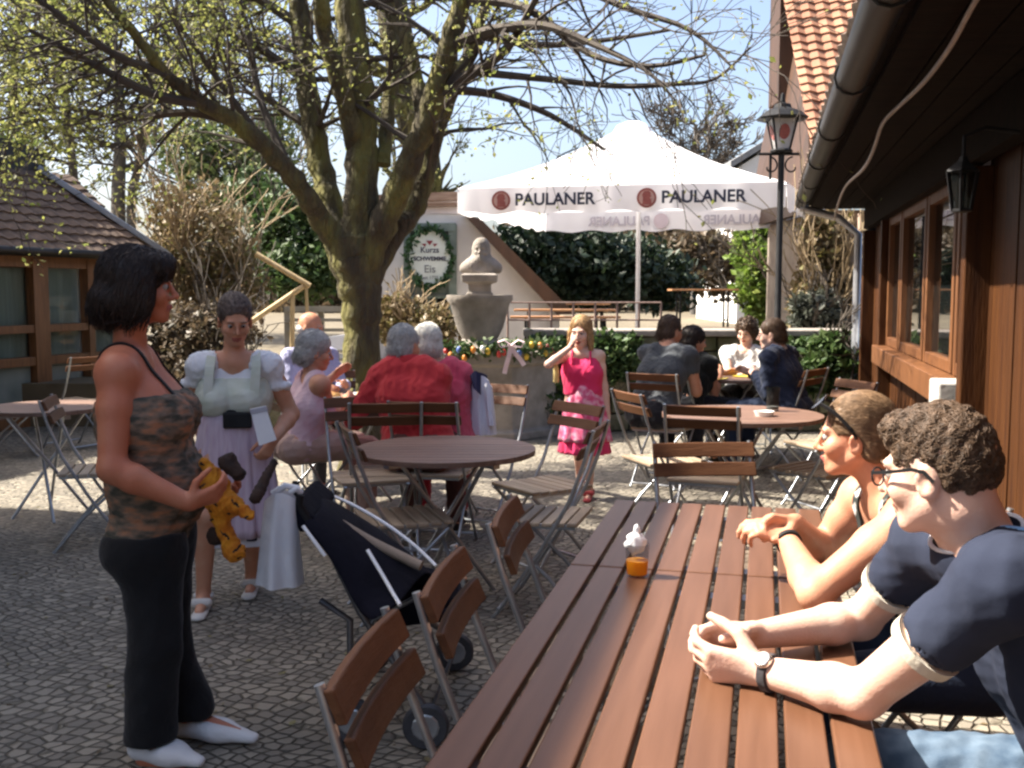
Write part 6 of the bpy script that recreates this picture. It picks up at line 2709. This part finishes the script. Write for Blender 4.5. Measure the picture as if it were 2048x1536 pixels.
M_WS = cloth('white_sandal_leather', (.6, .57, .52), (.68, .65, .6))
for S_ in 'LR':
    an, to = A(J['an' + S_]), A(J['to' + S_])
    c = Sdf()
    d = unit((to - an) * (1, 1, 0))
    c.cone(an + (0, 0, -.075) - d * .03, to + d * .04 + (0, 0, -.012), .034, .036, k=.02, flat=((0, 0, 1), .45))
    c.cone(an * .45 + to * .55 + (0, 0, .0) - l * .03, an * .45 + to * .55 + (0, 0, .0) + l * .03, .022, .022, k=.015)
    c.cone(an + (0, 0, -.02) - l * .03, an + (0, 0, -.02) + l * .03, .02, .02, k=.015)
    c.plane((0, 0, .004), (0, 0, -1), .004)
    add_solid(c, .006, 'sandal', M_WS, p2)
hs = hair_solid(J['head'], I['M'], .95, [('e', (0, -.03, .038), (.083, .102, .094)), ('e', (0, -.12, .0), (.045, .04, .045))], [('e', (0, .115, -.02), (.064, .085, .085)), ('p', (0, -.03, -.055), (0, .4, -1))])
add_hair(p2, hs, .007, I['M'], hair_mat('greying_brown_hair', (.05, .032, .024), (.15, .11, .09)), wr=(.003, 80, 2, (.4, 1, 1)), lock=dict(n=500, L=.07, r=.0035, sd=4, flow=(0, -1, .2)))
pad = thing('order_pad', 'white paper order pad held in front of the waitress apron', 'notepad', P(528, 855, Y2 - .22))
w = MB()
w.prism([P(500, 818, Y2 - .2), P(530, 812, Y2 - .2), P(552, 880, Y2 - .24), P(518, 892, Y2 - .24)], (0, .012, 0))
wb(w, 'paper', M_PAPER, pad)
w = MB()
w.prism([P(499, 820, Y2 - .206), P(531, 813, Y2 - .206), P(534, 822, Y2 - .208), P(502, 829, Y2 - .208)], (0, .02, 0))
wb(w, 'binding', mat('grey_card', (.4, .4, .45)), pad)

# ---------------------------------------------------------------- 3-6: the elderly guests at the table by the tree
def guest(label, hair, skin, top, trousers, J, I_sd, s, hairp, hcuts, top_tags=('torso', 'shoulder'), sleeve=True, vox=.009, it=1, wr=(.008, 26, 1), lock=None, inf=.016, top_name='shirt', cut_neck=.0, legs=True, collar=None, neck_r=.066):
    sd, I = I_sd
    p = mk_person(label, J)
    add_solid(sd, vox, 'body', [skin, M_LIP], p, mi_fn=lips_fn(J['head'], I['M'], I['s']))
    face_bits(p, J['head'], I['M'], I['s'], hair)
    tags = list(top_tags) + (['uparm1', 'uparm2', 'forearm'] if sleeve is True else (['uparm1'] if sleeve == 'short' else []))
    c = sd.sub(tags).inflate(inf)
    c.cone(A(J['neck']) + I['up'] * (cut_neck + .02) + I['f'] * .012, A(J['neck']) + I['up'] * .25 + I['f'] * .03, neck_r, neck_r + .02, k=.012, op='s')
    add_solid(c, vox, top_name, top, p, wr=wr)
    if legs:
        c = sd.sub(['seat', 'thigh', 'calf']).inflate(.017)
        add_solid(c, vox, 'trousers', trousers, p, wr=(.006, 20, 3))
        for S_ in 'LR':
            an, to = A(J['an' + S_]), A(J['to' + S_])
            c = Sdf()
            d = unit((to - an) * (1, 1, 0))
            c.cone(an + (0, 0, -.05) - d * .02, to + d * .03, .042, .036, k=.03, flat=((0, 0, 1), .8))
            c.plane((0, 0, .004), (0, 0, -1), .004)
            add_solid(c, .010, 'shoe', M_SHOE, p)
    if hairp:
        hs = hair_solid(J['head'], I['M'], I['s'], hairp, hcuts)
        add_hair(p, hs, min(vox, .008), I['M'], hair, wr=(.004, 80, 2), lock=lock)
    if collar is not None:
        w = MB()
        n_ = A(J['neck'])
        w.lathe([(.072, -.02), (.080, .01), (.070, .045), (.062, .045)], V(n_ + I['f'] * .005), 20, rot=V(I['up']).to_track_quat('Z', 'Y').to_matrix())
        wb(w, 'collar', collar, p, smooth=True)
    return p


M_SHOE = cloth('dark_shoe_leather', (.02, .016, .013), (.035, .03, .025))
SHORT = ([('e', (0, -.025, .035), (.081, .102, .092)), ('e', (0, -.05, -.03), (.078, .075, .06))], [('e', (0, .115, -.025), (.066, .08, .09)), ('p', (0, 0, -.085), (0, .3, -1))])
FULL = ([('e', (0, -.03, .04), (.095, .112, .098)), ('e', (0, -.06, -.03), (.092, .085, .075))], [('e', (0, .118, -.03), (.064, .078, .09)), ('p', (0, 0, -.095), (0, .3, -1))])
LK = dict(n=1000, L=.055, r=.0026, sd=5, flow=(0, -.6, -1))

J, f, l = pose((628, 752), 6.3, None, 62, s=.97, lean=.10, head_px=(634, 702), hface=75, hpitch=-.2,
               hands=dict(R=P(692, 800, 6.55), L=P(668, 752, 6.75)), shw=.17)
guest('white-haired woman in a pale pink sleeveless top at the tree table', H_GREY, SK_MID, mat('pale_pink_top', (.62, .36, .40), (.74, .56, .58), .85, 7, (1, 1, 1.6), bump=.15, bscale=200, bdist=.003),
      cloth('dusty_pink_trousers', (.44, .28, .23), (.52, .36, .30)), J, body(J, .97, True, bulk=1.08, fwd=f, arm=1.08, leg=1.0, hw=.92), .97, *FULL, top_tags=('torso',), sleeve=None, inf=.013, cut_neck=-.03, neck_r=.085, lock=LK, top_name='top', wr=(.006, 26, 2))
J, f, l = pose((620, 702), 7.9, None, 140, s=1., lean=.05, head_px=(624, 655), hface=110, hpitch=-.15, hands=dict(R=P(640, 782, 7.6), L=P(690, 770, 7.65)))
guest('bald man in a lavender shirt at the far side of the tree table', H_GREY, SK_MID, cloth('lavender_shirt_cloth', (.34, .34, .52), (.44, .44, .6)), cloth('dark_grey_trousers', (.03, .03, .035)), J,
      body(J, 1., False, fwd=f), 1., [('e', (0, -.06, -.025), (.081, .068, .045))], [('e', (0, .06, 0), (.07, .1, .1))])
J, f, l = pose((816, 728), 6.02, None, 8, s=1.03, lean=.14, head_px=(810, 690), head_Y=6.1, hface=30, hpitch=-.1,
               hands=dict(L=P(716, 832, 6.25), R=P(880, 815, 6.6)), shw=.165, drop=.075, elbow=dict(L=np.array((-.5, -.3, -.8)), R=np.array((.8, -.2, -.6))), pel=P(838, 895, 5.92))
M_REDJ = cloth('red_jacket_cloth', (.40, .025, .03), (.52, .045, .05), 5)
guest('grey-haired man in a bright red jacket seen from behind at the tree table', H_GREY, SK_MID, M_REDJ, cloth('red_brown_trousers', (.10, .04, .035)), J, body(J, 1.03, False, bulk=1.12, fwd=f, arm=1.04), 1.03, *SHORT, inf=.022, top_name='jacket', wr=(.0065, 24, 4, (1, 1, 1.6)), cut_neck=.01, lock=LK, collar=M_REDJ)
J, f, l = pose((872, 726), 6.35, None, -6, s=.95, lean=.06, head_px=(852, 686), head_Y=6.42, hface=-25, hpitch=-.1, hands=dict(L=P(790, 820, 6.75), R=P(900, 815, 6.75)), shw=.16, drop=.07, pel=P(888, 890, 6.3))
guest('white-haired woman in a raspberry red cardigan beside the man in the red jacket', H_WHITE, SK_MID, cloth('raspberry_cardigan', (.52, .05, .10), (.62, .12, .17), 5), cloth('red_skirt_cloth', (.35, .03, .05)), J, body(J, .95, True, bulk=1.08, fwd=f, arm=1.02), .95, *FULL, inf=.018, top_name='cardigan', wr=(.006, 26, 6), cut_neck=.0, lock=LK)

# ---------------------------------------------------------------- 8-11: guests at the table by the wall
J, f, l = pose((1338, 698), 8.0, None, 42, s=1.02, lean=.22, head_px=(1342, 662), head_Y=8.1, hface=55, hpitch=-.2, hands=dict(R=P(1395, 765, 8.15), L=P(1405, 755, 8.6)), shw=.19)
guest('guest in a dark grey T-shirt bending over the wall-side table, seen from behind', H_BROWN, SK_MID, cloth('dark_grey_shirt_cloth', (.055, .062, .072), (.085, .092, .10)), cloth('black_jeans', (.015, .015, .02)), J, body(J, 1.02, False, bulk=1.08, fwd=f), 1.02, *SHORT, sleeve='short', top_name='t_shirt', cut_neck=.0, lock=LK)
J, f, l = pose((1396, 714), 8.6, None, 62, s=.97, lean=.12, head_px=(1390, 682), hface=75, hpitch=-.15, hands=dict(R=P(1440, 748, 8.75), L=P(1450, 745, 9.0)), shw=.17)
guest('dark-haired guest in a black T-shirt resting an arm on the wall-side table', H_BLACK, SK_MID, cloth('black_shirt_cloth', (.012, .014, .014)), cloth('black_jeans', (.015, .015, .02)), J, body(J, .97, True, fwd=f), .97, *FULL, sleeve='short', top_name='t_shirt', cut_neck=.0, lock=LK)
J, f, l = pose((1490, 698), 9.6, None, 205, s=.98, lean=.05, head_px=(1492, 664), hface=215, hpitch=-.25, hands=dict(R=P(1470, 750, 9.2), L=P(1505, 752, 9.2)), shw=.175)
guest('curly-haired guest in a pale grey top facing us across the wall-side table', H_BROWN, SK_FAIR, cloth('pale_grey_top_cloth', (.48, .48, .46), (.6, .6, .58)), cloth('dark_grey_trousers', (.03, .03, .035)), J, body(J, .98, True, fwd=f), .98, *FULL, sleeve='short', top_name='top', cut_neck=.0, lock=dict(n=420, L=.05, r=.006, sd=9, curl=.012))
J, f, l = pose((1556, 702), 8.3, None, -52, s=1.02, lean=.10, head_px=(1541, 668), hface=-70, hpitch=-.15, hands=dict(L=P(1512, 752, 8.35), R=P(1505, 748, 8.6)), shw=.19)
M_NAVYJ = cloth('navy_jacket_cloth', (.012, .018, .04), (.022, .03, .06))
guest('brown-haired guest in a navy jacket with a white collar at the wall-side table', H_BROWN, SK_FAIR, M_NAVYJ, cloth('dark_blue_jeans', (.02, .03, .06)), J, body(J, 1.02, False, bulk=1.1, fwd=f), 1.02, *SHORT, inf=.022, top_name='jacket', wr=(.009, 26, 8), cut_neck=.0, lock=LK, collar=cloth('white_collar_cloth', (.7, .7, .72)))

# ---------------------------------------------------------------- 7: girl in the pink dress
Y7 = 7.3
J, f, l = pose((1163, 702), Y7, None, 186, s=.77, seated=False, lean=.0, head_px=(1161, 664), head_Y=Y7, hface=200, hpitch=-.12,
               hands=dict(R=P(1142, 694, Y7 - .16), L=P(1216, 835, Y7 - .02)), elbow=dict(R=np.array((-.8, -.1, -.6)), L=np.array((.3, .5, 0))), shw=.165,
               feet=dict(R=P(1160, 970, Y7 + .35), L=P(1178, 985, Y7 + .05)), pel=P(1168, 812, Y7))
J['hL'] = dict(d=(.05, -.05, -1), n=(-1, 0, 0), curl=(20, 25, 15))
J['hR'] = dict(d=(.3, -.1, .9), n=(.6, .6, 0), curl=(50, 60, 40))
for S_ in 'LR':
    J['to' + S_] = A(J['an' + S_]) * (1, 1, 0) + np.array((-.02, -.12, .022))
sd, I = body(J, .77, True, bulk=.98, fwd=f, bust=.01, arm=.86, leg=.84, head_s=1.2, child=True)
p7 = mk_person('blond girl in a fuchsia summer dress standing with a hand at her mouth', J)
add_solid(sd, .0075, 'body', [SK_FAIR, M_LIP], p7, mi_fn=lips_fn(J['head'], I['M'], I['s']))
face_bits(p7, J['head'], I['M'], I['s'], H_BLOND)
M_FUCH = cloth('fuchsia_bodice', (.70, .03, .11), (.78, .06, .18))
c = sd.sub(['torso']).inflate(.011)
c.plane(P(1163, 714, Y7), (0, 0, 1), .008)
c.plane(P(1163, 790, Y7), (0, 0, -1), .008)
add_solid(c, .008, 'bodice', M_FUCH, p7, wr=(.003, 50, 2))
for sg_ in (1, -1):
    w = MB()
    pts = smooth_line([(V(A(J['neck']) + l * sg_ * .065 + f * y_ + np.array((0, 0, z_))), 0) for y_, z_ in ((.075, -.09), (.05, -.015), (0, .012), (-.06, -.03), (-.085, -.09))], 4)
    w.tube([q for q, r in pts], .008, 6)
    wb(w, 'strap', M_FUCH, p7, smooth=True)
top_ = V((J['pelvis'][0], Y7, P(0, 768, Y7).z))
bot_ = V((J['pelvis'][0] + .01, Y7, P(0, 880, Y7).z))
M_PINKF = mat('floral_pink_skirt', (.80, .38, .46), (.68, .08, .18), .85, 26, bump=.15, bscale=200, bdist=.003, contrast=(.4, .6), c3=(.74, .16, .3))
skirt('skirt', top_, bot_, .105, .185, M_PINKF, p7, f=f, seed=7, folds=9, amp=.10, flat=.85)
skirt('hem_flounce', bot_ + V((0, 0, .03)), V((bot_.x, Y7, P(0, 905, Y7).z)), .165, .185, M_FUCH, p7, f=f, seed=8, folds=16, amp=.10, flat=.85, rows=6)
for S_ in 'LR':
    an, to = A(J['an' + S_]), A(J['to' + S_])
    c = Sdf()
    d = unit((to - an) * (1, 1, 0))
    c.cone(an * (1, 1, 0) + (0, 0, .014) - d * .03, to * (1, 1, 0) + (0, 0, .012) + d * .03, .028, .030, k=.02, flat=((0, 0, 1), .5))
    c.cone(an * .4 + to * .6 + (0, 0, .01) - np.array((.028, 0, 0)), an * .4 + to * .6 + (0, 0, .01) + np.array((.028, 0, 0)), .020, .020, k=.012)
    c.cone(an + (0, 0, -.012) - np.array((.024, 0, 0)), an + (0, 0, -.012) + np.array((.024, 0, 0)), .018, .018, k=.012)
    add_solid(c, .006, 'sandal', cloth('red_sandal_leather', (.42, .06, .06), (.5, .1, .1)), p7)
hs = hair_solid(J['head'], I['M'], I['s'], [('e', (0, -.03, .038), (.086, .104, .093)), ('e', (0, -.075, -.06), (.082, .06, .105)), ('c', (-.074, .0, .0), (-.085, .02, -.13), .028, .022), ('c', (.074, .0, .0), (.085, .02, -.13), .028, .022)], [('e', (0, .115, -.03), (.062, .080, .095))])
add_hair(p7, hs, .007, I['M'], H_GOLD, wr=(.004, 70, 2, (1, 1, .4)), lock=dict(n=700, L=.09, r=.004, sd=6, flow=(0, -.3, -1)))
bt = thing('drink_bottle', 'small yellow drink bottle held up by the girl in the fuchsia dress', 'bottle', P(1112, 765, Y7 - .1))

# ---------------------------------------------------------------- 12: seated woman with sunglasses on her head
F12 = heading(-90)
J = dict(pelvis=(1.22, 2.60, .54), chest=(1.035, 2.59, .80), neck=P(1778, 998, 2.58), head=P(1706, 870, 2.62), Mh=head_frame(heading(-68) + np.array((0, 0, -.08))),
         shL=P(1822, 1034, 2.42), elL=G(1630, 1186, .79), wrL=P(1574, 1078, 2.60), shR=P(1724, 994, 2.75), elR=P(1640, 1104, 2.80), wrR=P(1590, 1046, 2.66),
         hipL=(1.20, 2.51, .53), hipR=(1.20, 2.69, .53), knL=(.80, 2.48, .53), knR=(.80, 2.72, .53), anL=(.86, 2.48, .09), anR=(.86, 2.72, .09), toL=(.72, 2.47, .03), toR=(.72, 2.73, .03))
J['hL'] = dict(d=(-.92, .22, .30), n=(.25, .35, -.9), curls=[(30, 35, 20), (35, 40, 25), (42, 45, 25), (50, 48, 28)], thumb=.7, spread=.3)
J['hR'] = dict(d=(-.86, -.22, .12), n=(-.1, -.5, -.85), curls=[(35, 45, 25), (40, 48, 25), (45, 50, 28), (50, 52, 30)], thumb=.8, spread=.3)
sd, I = body(J, .97, True, bulk=1.0, fwd=F12, arm=1.05, head_s=.92, nose=.85)
p12 = mk_person('woman sitting at the slatted table with clasped hands and sunglasses on her head', J)
b12 = add_solid(sd, .0048, 'body', [SK_MID, M_LIP], p12, mi_fn=lips_fn(J['head'], I['M'], I['s']))
face_bits(p12, J['head'], I['M'], I['s'], H_BROWN)
M_BW = mat('black_white_top', (.02, .025, .022), (.62, .6, .58), .85, 16, (1, 1, 1.4), bump=.15, bscale=200, bdist=.003, contrast=(.5, .6), detail=3)
c = sd.sub(['torso']).inflate(.012)
c.plane(A(J['chest']) + I['up'] * .115, I['up'] + I['f'] * .1, .01)
add_solid(c, .0075, 'top', M_BW, p12, wr=(.005, 28, 3))
for S_, sg_ in (('L', 1), ('R', -1)):
    off = A(J['sh' + S_]) * .55 + A(J['neck']) * .45
    strap_on(b12, [off + I['f'] * y_ + I['up'] * z_ for y_, z_ in ((.12, -.13), (.09, -.04), (.03, .03), (-.03, .03), (-.09, -.04), (-.12, -.13))], p12, M_BW, w_=.032, t_=.006)
add_solid(sd.sub(['seat', 'thigh', 'calf']).inflate(.015), .012, 'trousers', cloth('dark_blue_jeans', (.02, .03, .06)), p12)
for S_ in 'LR':
    an, to = A(J['an' + S_]), A(J['to' + S_])
    c = Sdf()
    c.cone(an + (0.02, 0, -.05), to + (-.03, 0, 0), .042, .034, k=.03, flat=((0, 0, 1), .8))
    c.plane((0, 0, .004), (0, 0, -1), .004)
    add_solid(c, .010, 'shoe', M_SHOE, p12)
hs = hair_solid(J['head'], I['M'], I['s'], [('e', (0, -.028, .036), (.082, .103, .093)), ('e', (0, -.06, -.02), (.076, .07, .07)), ('e', (0, -.125, -.02), (.036, .034, .04)), ('c', (-.07, -.01, .0), (-.06, -.06, -.05), .022, .022), ('c', (.07, -.01, .0), (.06, -.06, -.05), .022, .022)],
                [('e', (0, .118, -.012), (.066, .085, .088)), ('e', (-.088, .008, -.035), (.03, .045, .05)), ('e', (.088, .008, -.035), (.03, .045, .05)), ('p', (0, -.05, -.085), (0, .3, -1))])
add_hair(p12, hs, .0045, I['M'], H_BLOND, wr=(.0015, 95, 2, (1, .5, 1)), lock=dict(n=3600, L=.10, r=.0019, sd=6, flow=(0, -1, -.25), lift=.15))
wbnd = MB()
wa, wb_ = A(J['wrL']), A(J['elL'])
dd = unit(wb_ - wa)
wbnd.lathe([(.030, -.008), (.034, -.006), (.034, .006), (.030, .008)], V(wa + dd * .015), 20, rot=V(dd).to_track_quat('Z', 'Y').to_matrix())
wrist = thing('wristband', 'thin black band on the wrist of the woman with the sunglasses', 'wristband', V(wa))
wb(wbnd, 'band', M_BLACK, wrist, smooth=True)
wbnd = MB()
wbnd.box(V(wa + dd * .015 + np.array((0, -.03, .012))), (.018, .012, .016))
wb(wbnd, 'clasp', M_ZINC, wrist, bevel=.003)
# sunglasses pushed up into the hair
sg2 = thing('sunglasses', 'dark sunglasses pushed up on the light brown hair of the seated woman', 'sunglasses', W_(J, 0, .06, .11))
hm = lambda x, y, z: W_(J, x, y, z, .895)
for sx in (-1, 1):
    w = MB()
    cpts = [hm(sx * (.038 + .030 * math.cos(a)), .088 - .010 * abs(math.cos(a)) - .020 * math.sin(a), .098 + .017 * math.sin(a)) for a in [i * 2 * math.pi / 14 for i in range(14)]]
    w.prism(cpts, V(I['M'] @ np.array((0, .002, .004))))
    wb(w, 'lens', mat('dark_lens', (.012, .01, .01), (.03, .022, .02), .12, 5), sg2)
    w = MB()
    tpts = smooth_line([(hm(sx * .070, .078, .100), 0), (hm(sx * .088, .04, .075), 0), (hm(sx * .092, .0, .03), 0), (hm(sx * .088, -.015, -.002), 0)], 4)
    for i in range(len(tpts) - 1):
        w.beam(tpts[i][0], tpts[i + 1][0], .004, .009, up=V(I['M'] @ np.array((0, .5, 1))))
    wb(w, 'temple', M_BLACK, sg2)
w = MB()
w.tube([hm(-.012, .086, .100), hm(0, .090, .106), hm(.012, .086, .100)], .004, 6)
wb(w, 'bridge', M_BLACK, sg2)

# ---------------------------------------------------------------- 13: man in the navy polo shirt
F13 = heading(-90)
mf = heading(-46) * math.cos(.20) + np.array((0, 0, -math.sin(.20)))
J = dict(pelvis=(1.13, 1.76, .56), chest=(.97, 1.75, .86), neck=(.82, 1.765, 1.048), head=P(1872, 936, 1.76), Mh=head_frame(mf),
         shL=P(2012, 1168, 1.55), elL=(.612, 1.73, .800), wrL=P(1524, 1342, 1.88), shR=(.815, 1.95, 1.02), elR=P(1722, 1240, 2.14), wrR=P(1512, 1270, 2.045),
         hipL=(1.10, 1.67, .55), hipR=(1.10, 1.86, .55), knL=(.68, 1.64, .56), knR=(.68, 1.94, .57), anL=(.74, 1.64, .09), anR=(.74, 1.92, .09), toL=(.60, 1.64, .03), toR=(.60, 1.92, .03))
J['hL'] = dict(d=(-.93, .36, .05), n=(.3, .85, .25), curls=[(28, 40, 20), (32, 45, 25), (38, 48, 25), (44, 48, 25)], thumb=.35, spread=.8, s=1.04)
J['hR'] = dict(d=(-.97, -.18, .06), n=(-.15, -.75, -.55), curls=[(22, 30, 15), (30, 40, 20), (38, 45, 22), (44, 48, 25)], thumb=.3, spread=.8, s=1.04)
sd, I = body(J, 1.04, False, bulk=1.02, fwd=F13, arm=.98, head_s=.9, nose=1.05, handk=.0035)
p13 = mk_person('man in a navy polo shirt with curly brown hair leaning on the slatted table', J)
add_solid(sd, .0048, 'body', [SK_FAIR, M_LIP], p13, mi_fn=lips_fn(J['head'], I['M'], I['s']))
face_bits(p13, J['head'], I['M'], I['s'], H_BROWN)
M_POLO = mat('navy_polo_cloth', (.022, .027, .047), (.034, .041, .066), .9, 7, bump=.25, bscale=24, bdist=.008, spec=.15)
M_POLOB = cloth('sky_blue_polo_cloth', (.16, .36, .68), (.2, .42, .74))
M_EMBR = cloth('embroidered_patch', (.12, .14, .20), (.06, .07, .11), 160)
c = sd.sub(['torso', 'shoulder']).inflate(.017)
for S_ in 'LR':
    sh, el = A(J['sh' + S_]), A(J['el' + S_])
    c.cone(sh, sh * .58 + el * .42, .062, .0635, k=.03)
for S_ in 'LR':
    sh, el = A(J['sh' + S_]), A(J['el' + S_])
    d = unit(el - sh)
    c.cone(sh * .56 + el * .44, el, .054, .05, k=.006, op='s')
    if S_ == 'L':
        Z1 = sh * .46 + el * .54
c.cone(A(J['neck']) + I['up'] * .03 + I['f'] * .01, A(J['head']) - I['up'] * .02, .072, .085, k=.012, op='s')
shp = A(P(2046, 1085, 1.70))
emp = A(P(1948, 1222, 1.50))
def polo_mi(ctr):
    a = np.zeros(len(ctr), int)
    r = (ctr - A((0, 0, CAM_Z)))
    d1 = np.linalg.norm(ctr - shp, axis=1)
    a[(d1 < .062)] = 1
    return a
add_solid(c, .006, 'polo_shirt', [M_POLO, M_POLOB], p13, wr=(.0024, 22, 3, (1, 1, 1.3)), mi_fn=polo_mi)
for S_ in 'LR':
    sh, el = A(J['sh' + S_]), A(J['el' + S_])
    d = unit(el - sh)
    w = MB()
    cc = sh * .58 + el * .42 + d * .040
    w.lathe([(.052, -.009), (.0612, -.012), (.0600, .009), (.056, .010), (.052, .006)], V(cc), 32, rot=V(d).to_track_quat('Z', 'Y').to_matrix())
    wb(w, 'sleeve_band', cloth('cream_rib_cloth', (.58, .53, .42), (.66, .6, .5)), p13, smooth=True, angle=30)
# collar with a white edge
n_ = A(J['neck'])
q_ = V(I['up'] * .92 - I['f'] * .18).to_track_quat('Z', 'Y').to_matrix()
w = MB()
w.lathe([(.090, -.022), (.096, -.004), (.086, .028), (.079, .030), (.079, -.01)], V(n_ - I['f'] * .004), 30, rot=q_, sx=1.0, sy=.92)
wb(w, 'collar', M_POLO, p13, smooth=True, angle=40)
w = MB()
ring = []
for i in range(30):
    a = 2 * math.pi * i / 30
    ring.append(V(n_ - I['f'] * .004) + q_ @ V((.0835 * math.cos(a), .0835 * .92 * math.sin(a), .0305)))
w.tube(ring + [ring[0]], .0042, 6)
wb(w, 'collar_edge', cloth('white_collar_cloth', (.7, .7, .72)), p13, smooth=True)
M_DENIM = mat('light_denim', (.045, .08, .13), (.12, .17, .23), .9, 22, bump=.3, bscale=300, bdist=.002)
add_solid(sd.sub(['seat', 'thigh', 'calf']).inflate(.017), .010, 'jeans', M_DENIM, p13, wr=(.006, 24, 3))
for S_ in 'LR':
    an, to = A(J['an' + S_]), A(J['to' + S_])
    c = Sdf()
    c.cone(an + (0.02, 0, -.05), to + (-.03, 0, 0), .046, .038, k=.03, flat=((0, 0, 1), .8))
    c.plane((0, 0, .004), (0, 0, -1), .004)
    add_solid(c, .010, 'shoe', M_SHOE, p13)
hs = hair_solid(J['head'], I['M'], I['s'], [('e', (0, -.018, .034), (.0745, .094, .087)), ('e', (0, -.050, -.004), (.072, .064, .058)), ('e', (0, .040, .078), (.058, .046, .034))],
                [('e', (0, .120, -.012), (.072, .080, .078)), ('e', (-.088, .020, -.035), (.04, .055, .055)), ('e', (.088, .020, -.035), (.04, .055, .055)), ('p', (0, -.06, -.062), (0, .25, -1))])
add_hair(p13, hs, .0048, I['M'], hair_mat('curly_brown_hair', (.045, .027, .016), (.15, .095, .06)), wr=(.005, 60, 2), lock=dict(n=9000, L=.06, r=.0014, sd=8, curl=.0030, pts=6, flow=(0, -.7, -.5)))
# wrist watch
dd = unit(A(J['elL']) - A(J['wrL']))
wc = A(J['wrL']) + dd * .018
qw = V(dd).to_track_quat('Z', 'Y').to_matrix()
wt = thing('wrist_watch', 'steel watch with a dark strap on the wrist of the polo-shirted man', 'watch', V(wc))
w = MB()
w.lathe([(.031, -.010), (.036, -.008), (.036, .008), (.031, .010)], V(wc), 26, rot=qw)
wb(w, 'strap', cloth('dark_strap', (.05, .045, .05)), wt, smooth=True, angle=40)
w = MB()
fn = unit(np.array((.1, -.75, .65)) - dd * np.dot(dd, (.1, -.75, .65)))
w.lathe([(.017, 0), (.018, .004), (.016, .009), (.014, .010)], V(wc + fn * .033), 24, rot=V(fn).to_track_quat('Z', 'Y').to_matrix())
wb(w, 'case', mat('polished_steel', (.55, .54, .52), (.7, .69, .67), .2, 9, metal=.9), wt, smooth=True)
w = MB()
w.lathe([(.0135, 0), (.0135, .0008)], V(wc + fn * .0428), 24, rot=V(fn).to_track_quat('Z', 'Y').to_matrix())
wb(w, 'dial', mat('pale_dial', (.6, .56, .48), (.66, .62, .54), .3, 30), wt)
# spectacles
sp_ = thing('spectacles', 'dark-framed spectacles on the face of the man in the navy polo', 'glasses', W_(J, 0, .09, 0))
hm = lambda x, y, z: W_(J, x, y, z, .94)
for sx in (-1, 1):
    w = MB()
    w.tube([hm(sx * .031 + .024 * math.cos(a), .099, -.004 + .017 * math.sin(a)) for a in [i * 2 * math.pi / 18 for i in range(19)]], .0018, 6)
    wb(w, 'rim', M_BLACK, sp_, smooth=True)
    w = MB()
    tp = [hm(sx * .056, .098, .006), hm(sx * .074, .06, .006), hm(sx * .082, .01, .008), hm(sx * .084, -.012, .002), hm(sx * .083, -.026, -.018)]
    for i in range(len(tp) - 1):
        w.beam(tp[i], tp[i + 1], .003, .006, up=V(I['M'] @ np.array((0, 0, 1))))
    wb(w, 'temple', M_BLACK, sp_)
w = MB()
w.tube([hm(-.007, .100, .002), hm(0, .103, .005), hm(.007, .100, .002)], .0018, 6)
wb(w, 'bridge', M_BLACK, sp_)

# the girl's bottle
bl = V(bt.location)
w = MB()
w.lathe([(.018, 0), (.021, .006), (.021, .09), (.010, .13), (.010, .16)], seg=16)
w.build('bottle_wall', mat('yellow_drink', (.75, .6, .25), (.8, .68, .35), .15, 4, trans=.3), bt, smooth=True)
w = MB()
w.lathe([(.012, .16), (.012, .178)], seg=16)
w.build('cap', mat('white_plastic_cap', (.75, .75, .72)), bt)

# ---------------------------------------------------------------- the bust on the fountain
c = Sdf()
bh = P(962, 500, FY)
hM = head_frame((-.15, -1, 0))
add_head(c, bh, hM, 1.0, False)
for p in ((0, -.02, .05, .088, .105, .085), (-.06, -.02, -.01, .04, .07, .09), (.06, -.02, -.01, .04, .07, .09), (0, .05, -.10, .05, .045, .05)):
    c.ell(A(bh) + hM @ np.array(p[:3]), np.array(p[3:]), hM, k=.02)
zs = fz(546)
c.cone(A(bh) + (0, .02, -.1), (bh.x, FY + .02, zs + .12), .07, .08, k=.04)
for sx in (-1, 1):
    c.cone((bh.x + sx * .06, FY + .01, zs + .10), (bh.x + sx * .17, FY + .02, zs + .05), .085, .06, k=.05)
    c.cone((bh.x + sx * .10, FY, zs + .06), (bh.x + sx * .05, FY, zs - .01), .09, .10, k=.05)
c.plane((0, 0, zs - .004), (0, 0, -1), .006)
v, q = c.mesh(.008)
v = wrinkle(lap(v, q, 1), q, .004, 60, 3)
o = np_mesh('bust', v, q, M_STONE, fo)
o.location = -V(fo.location)
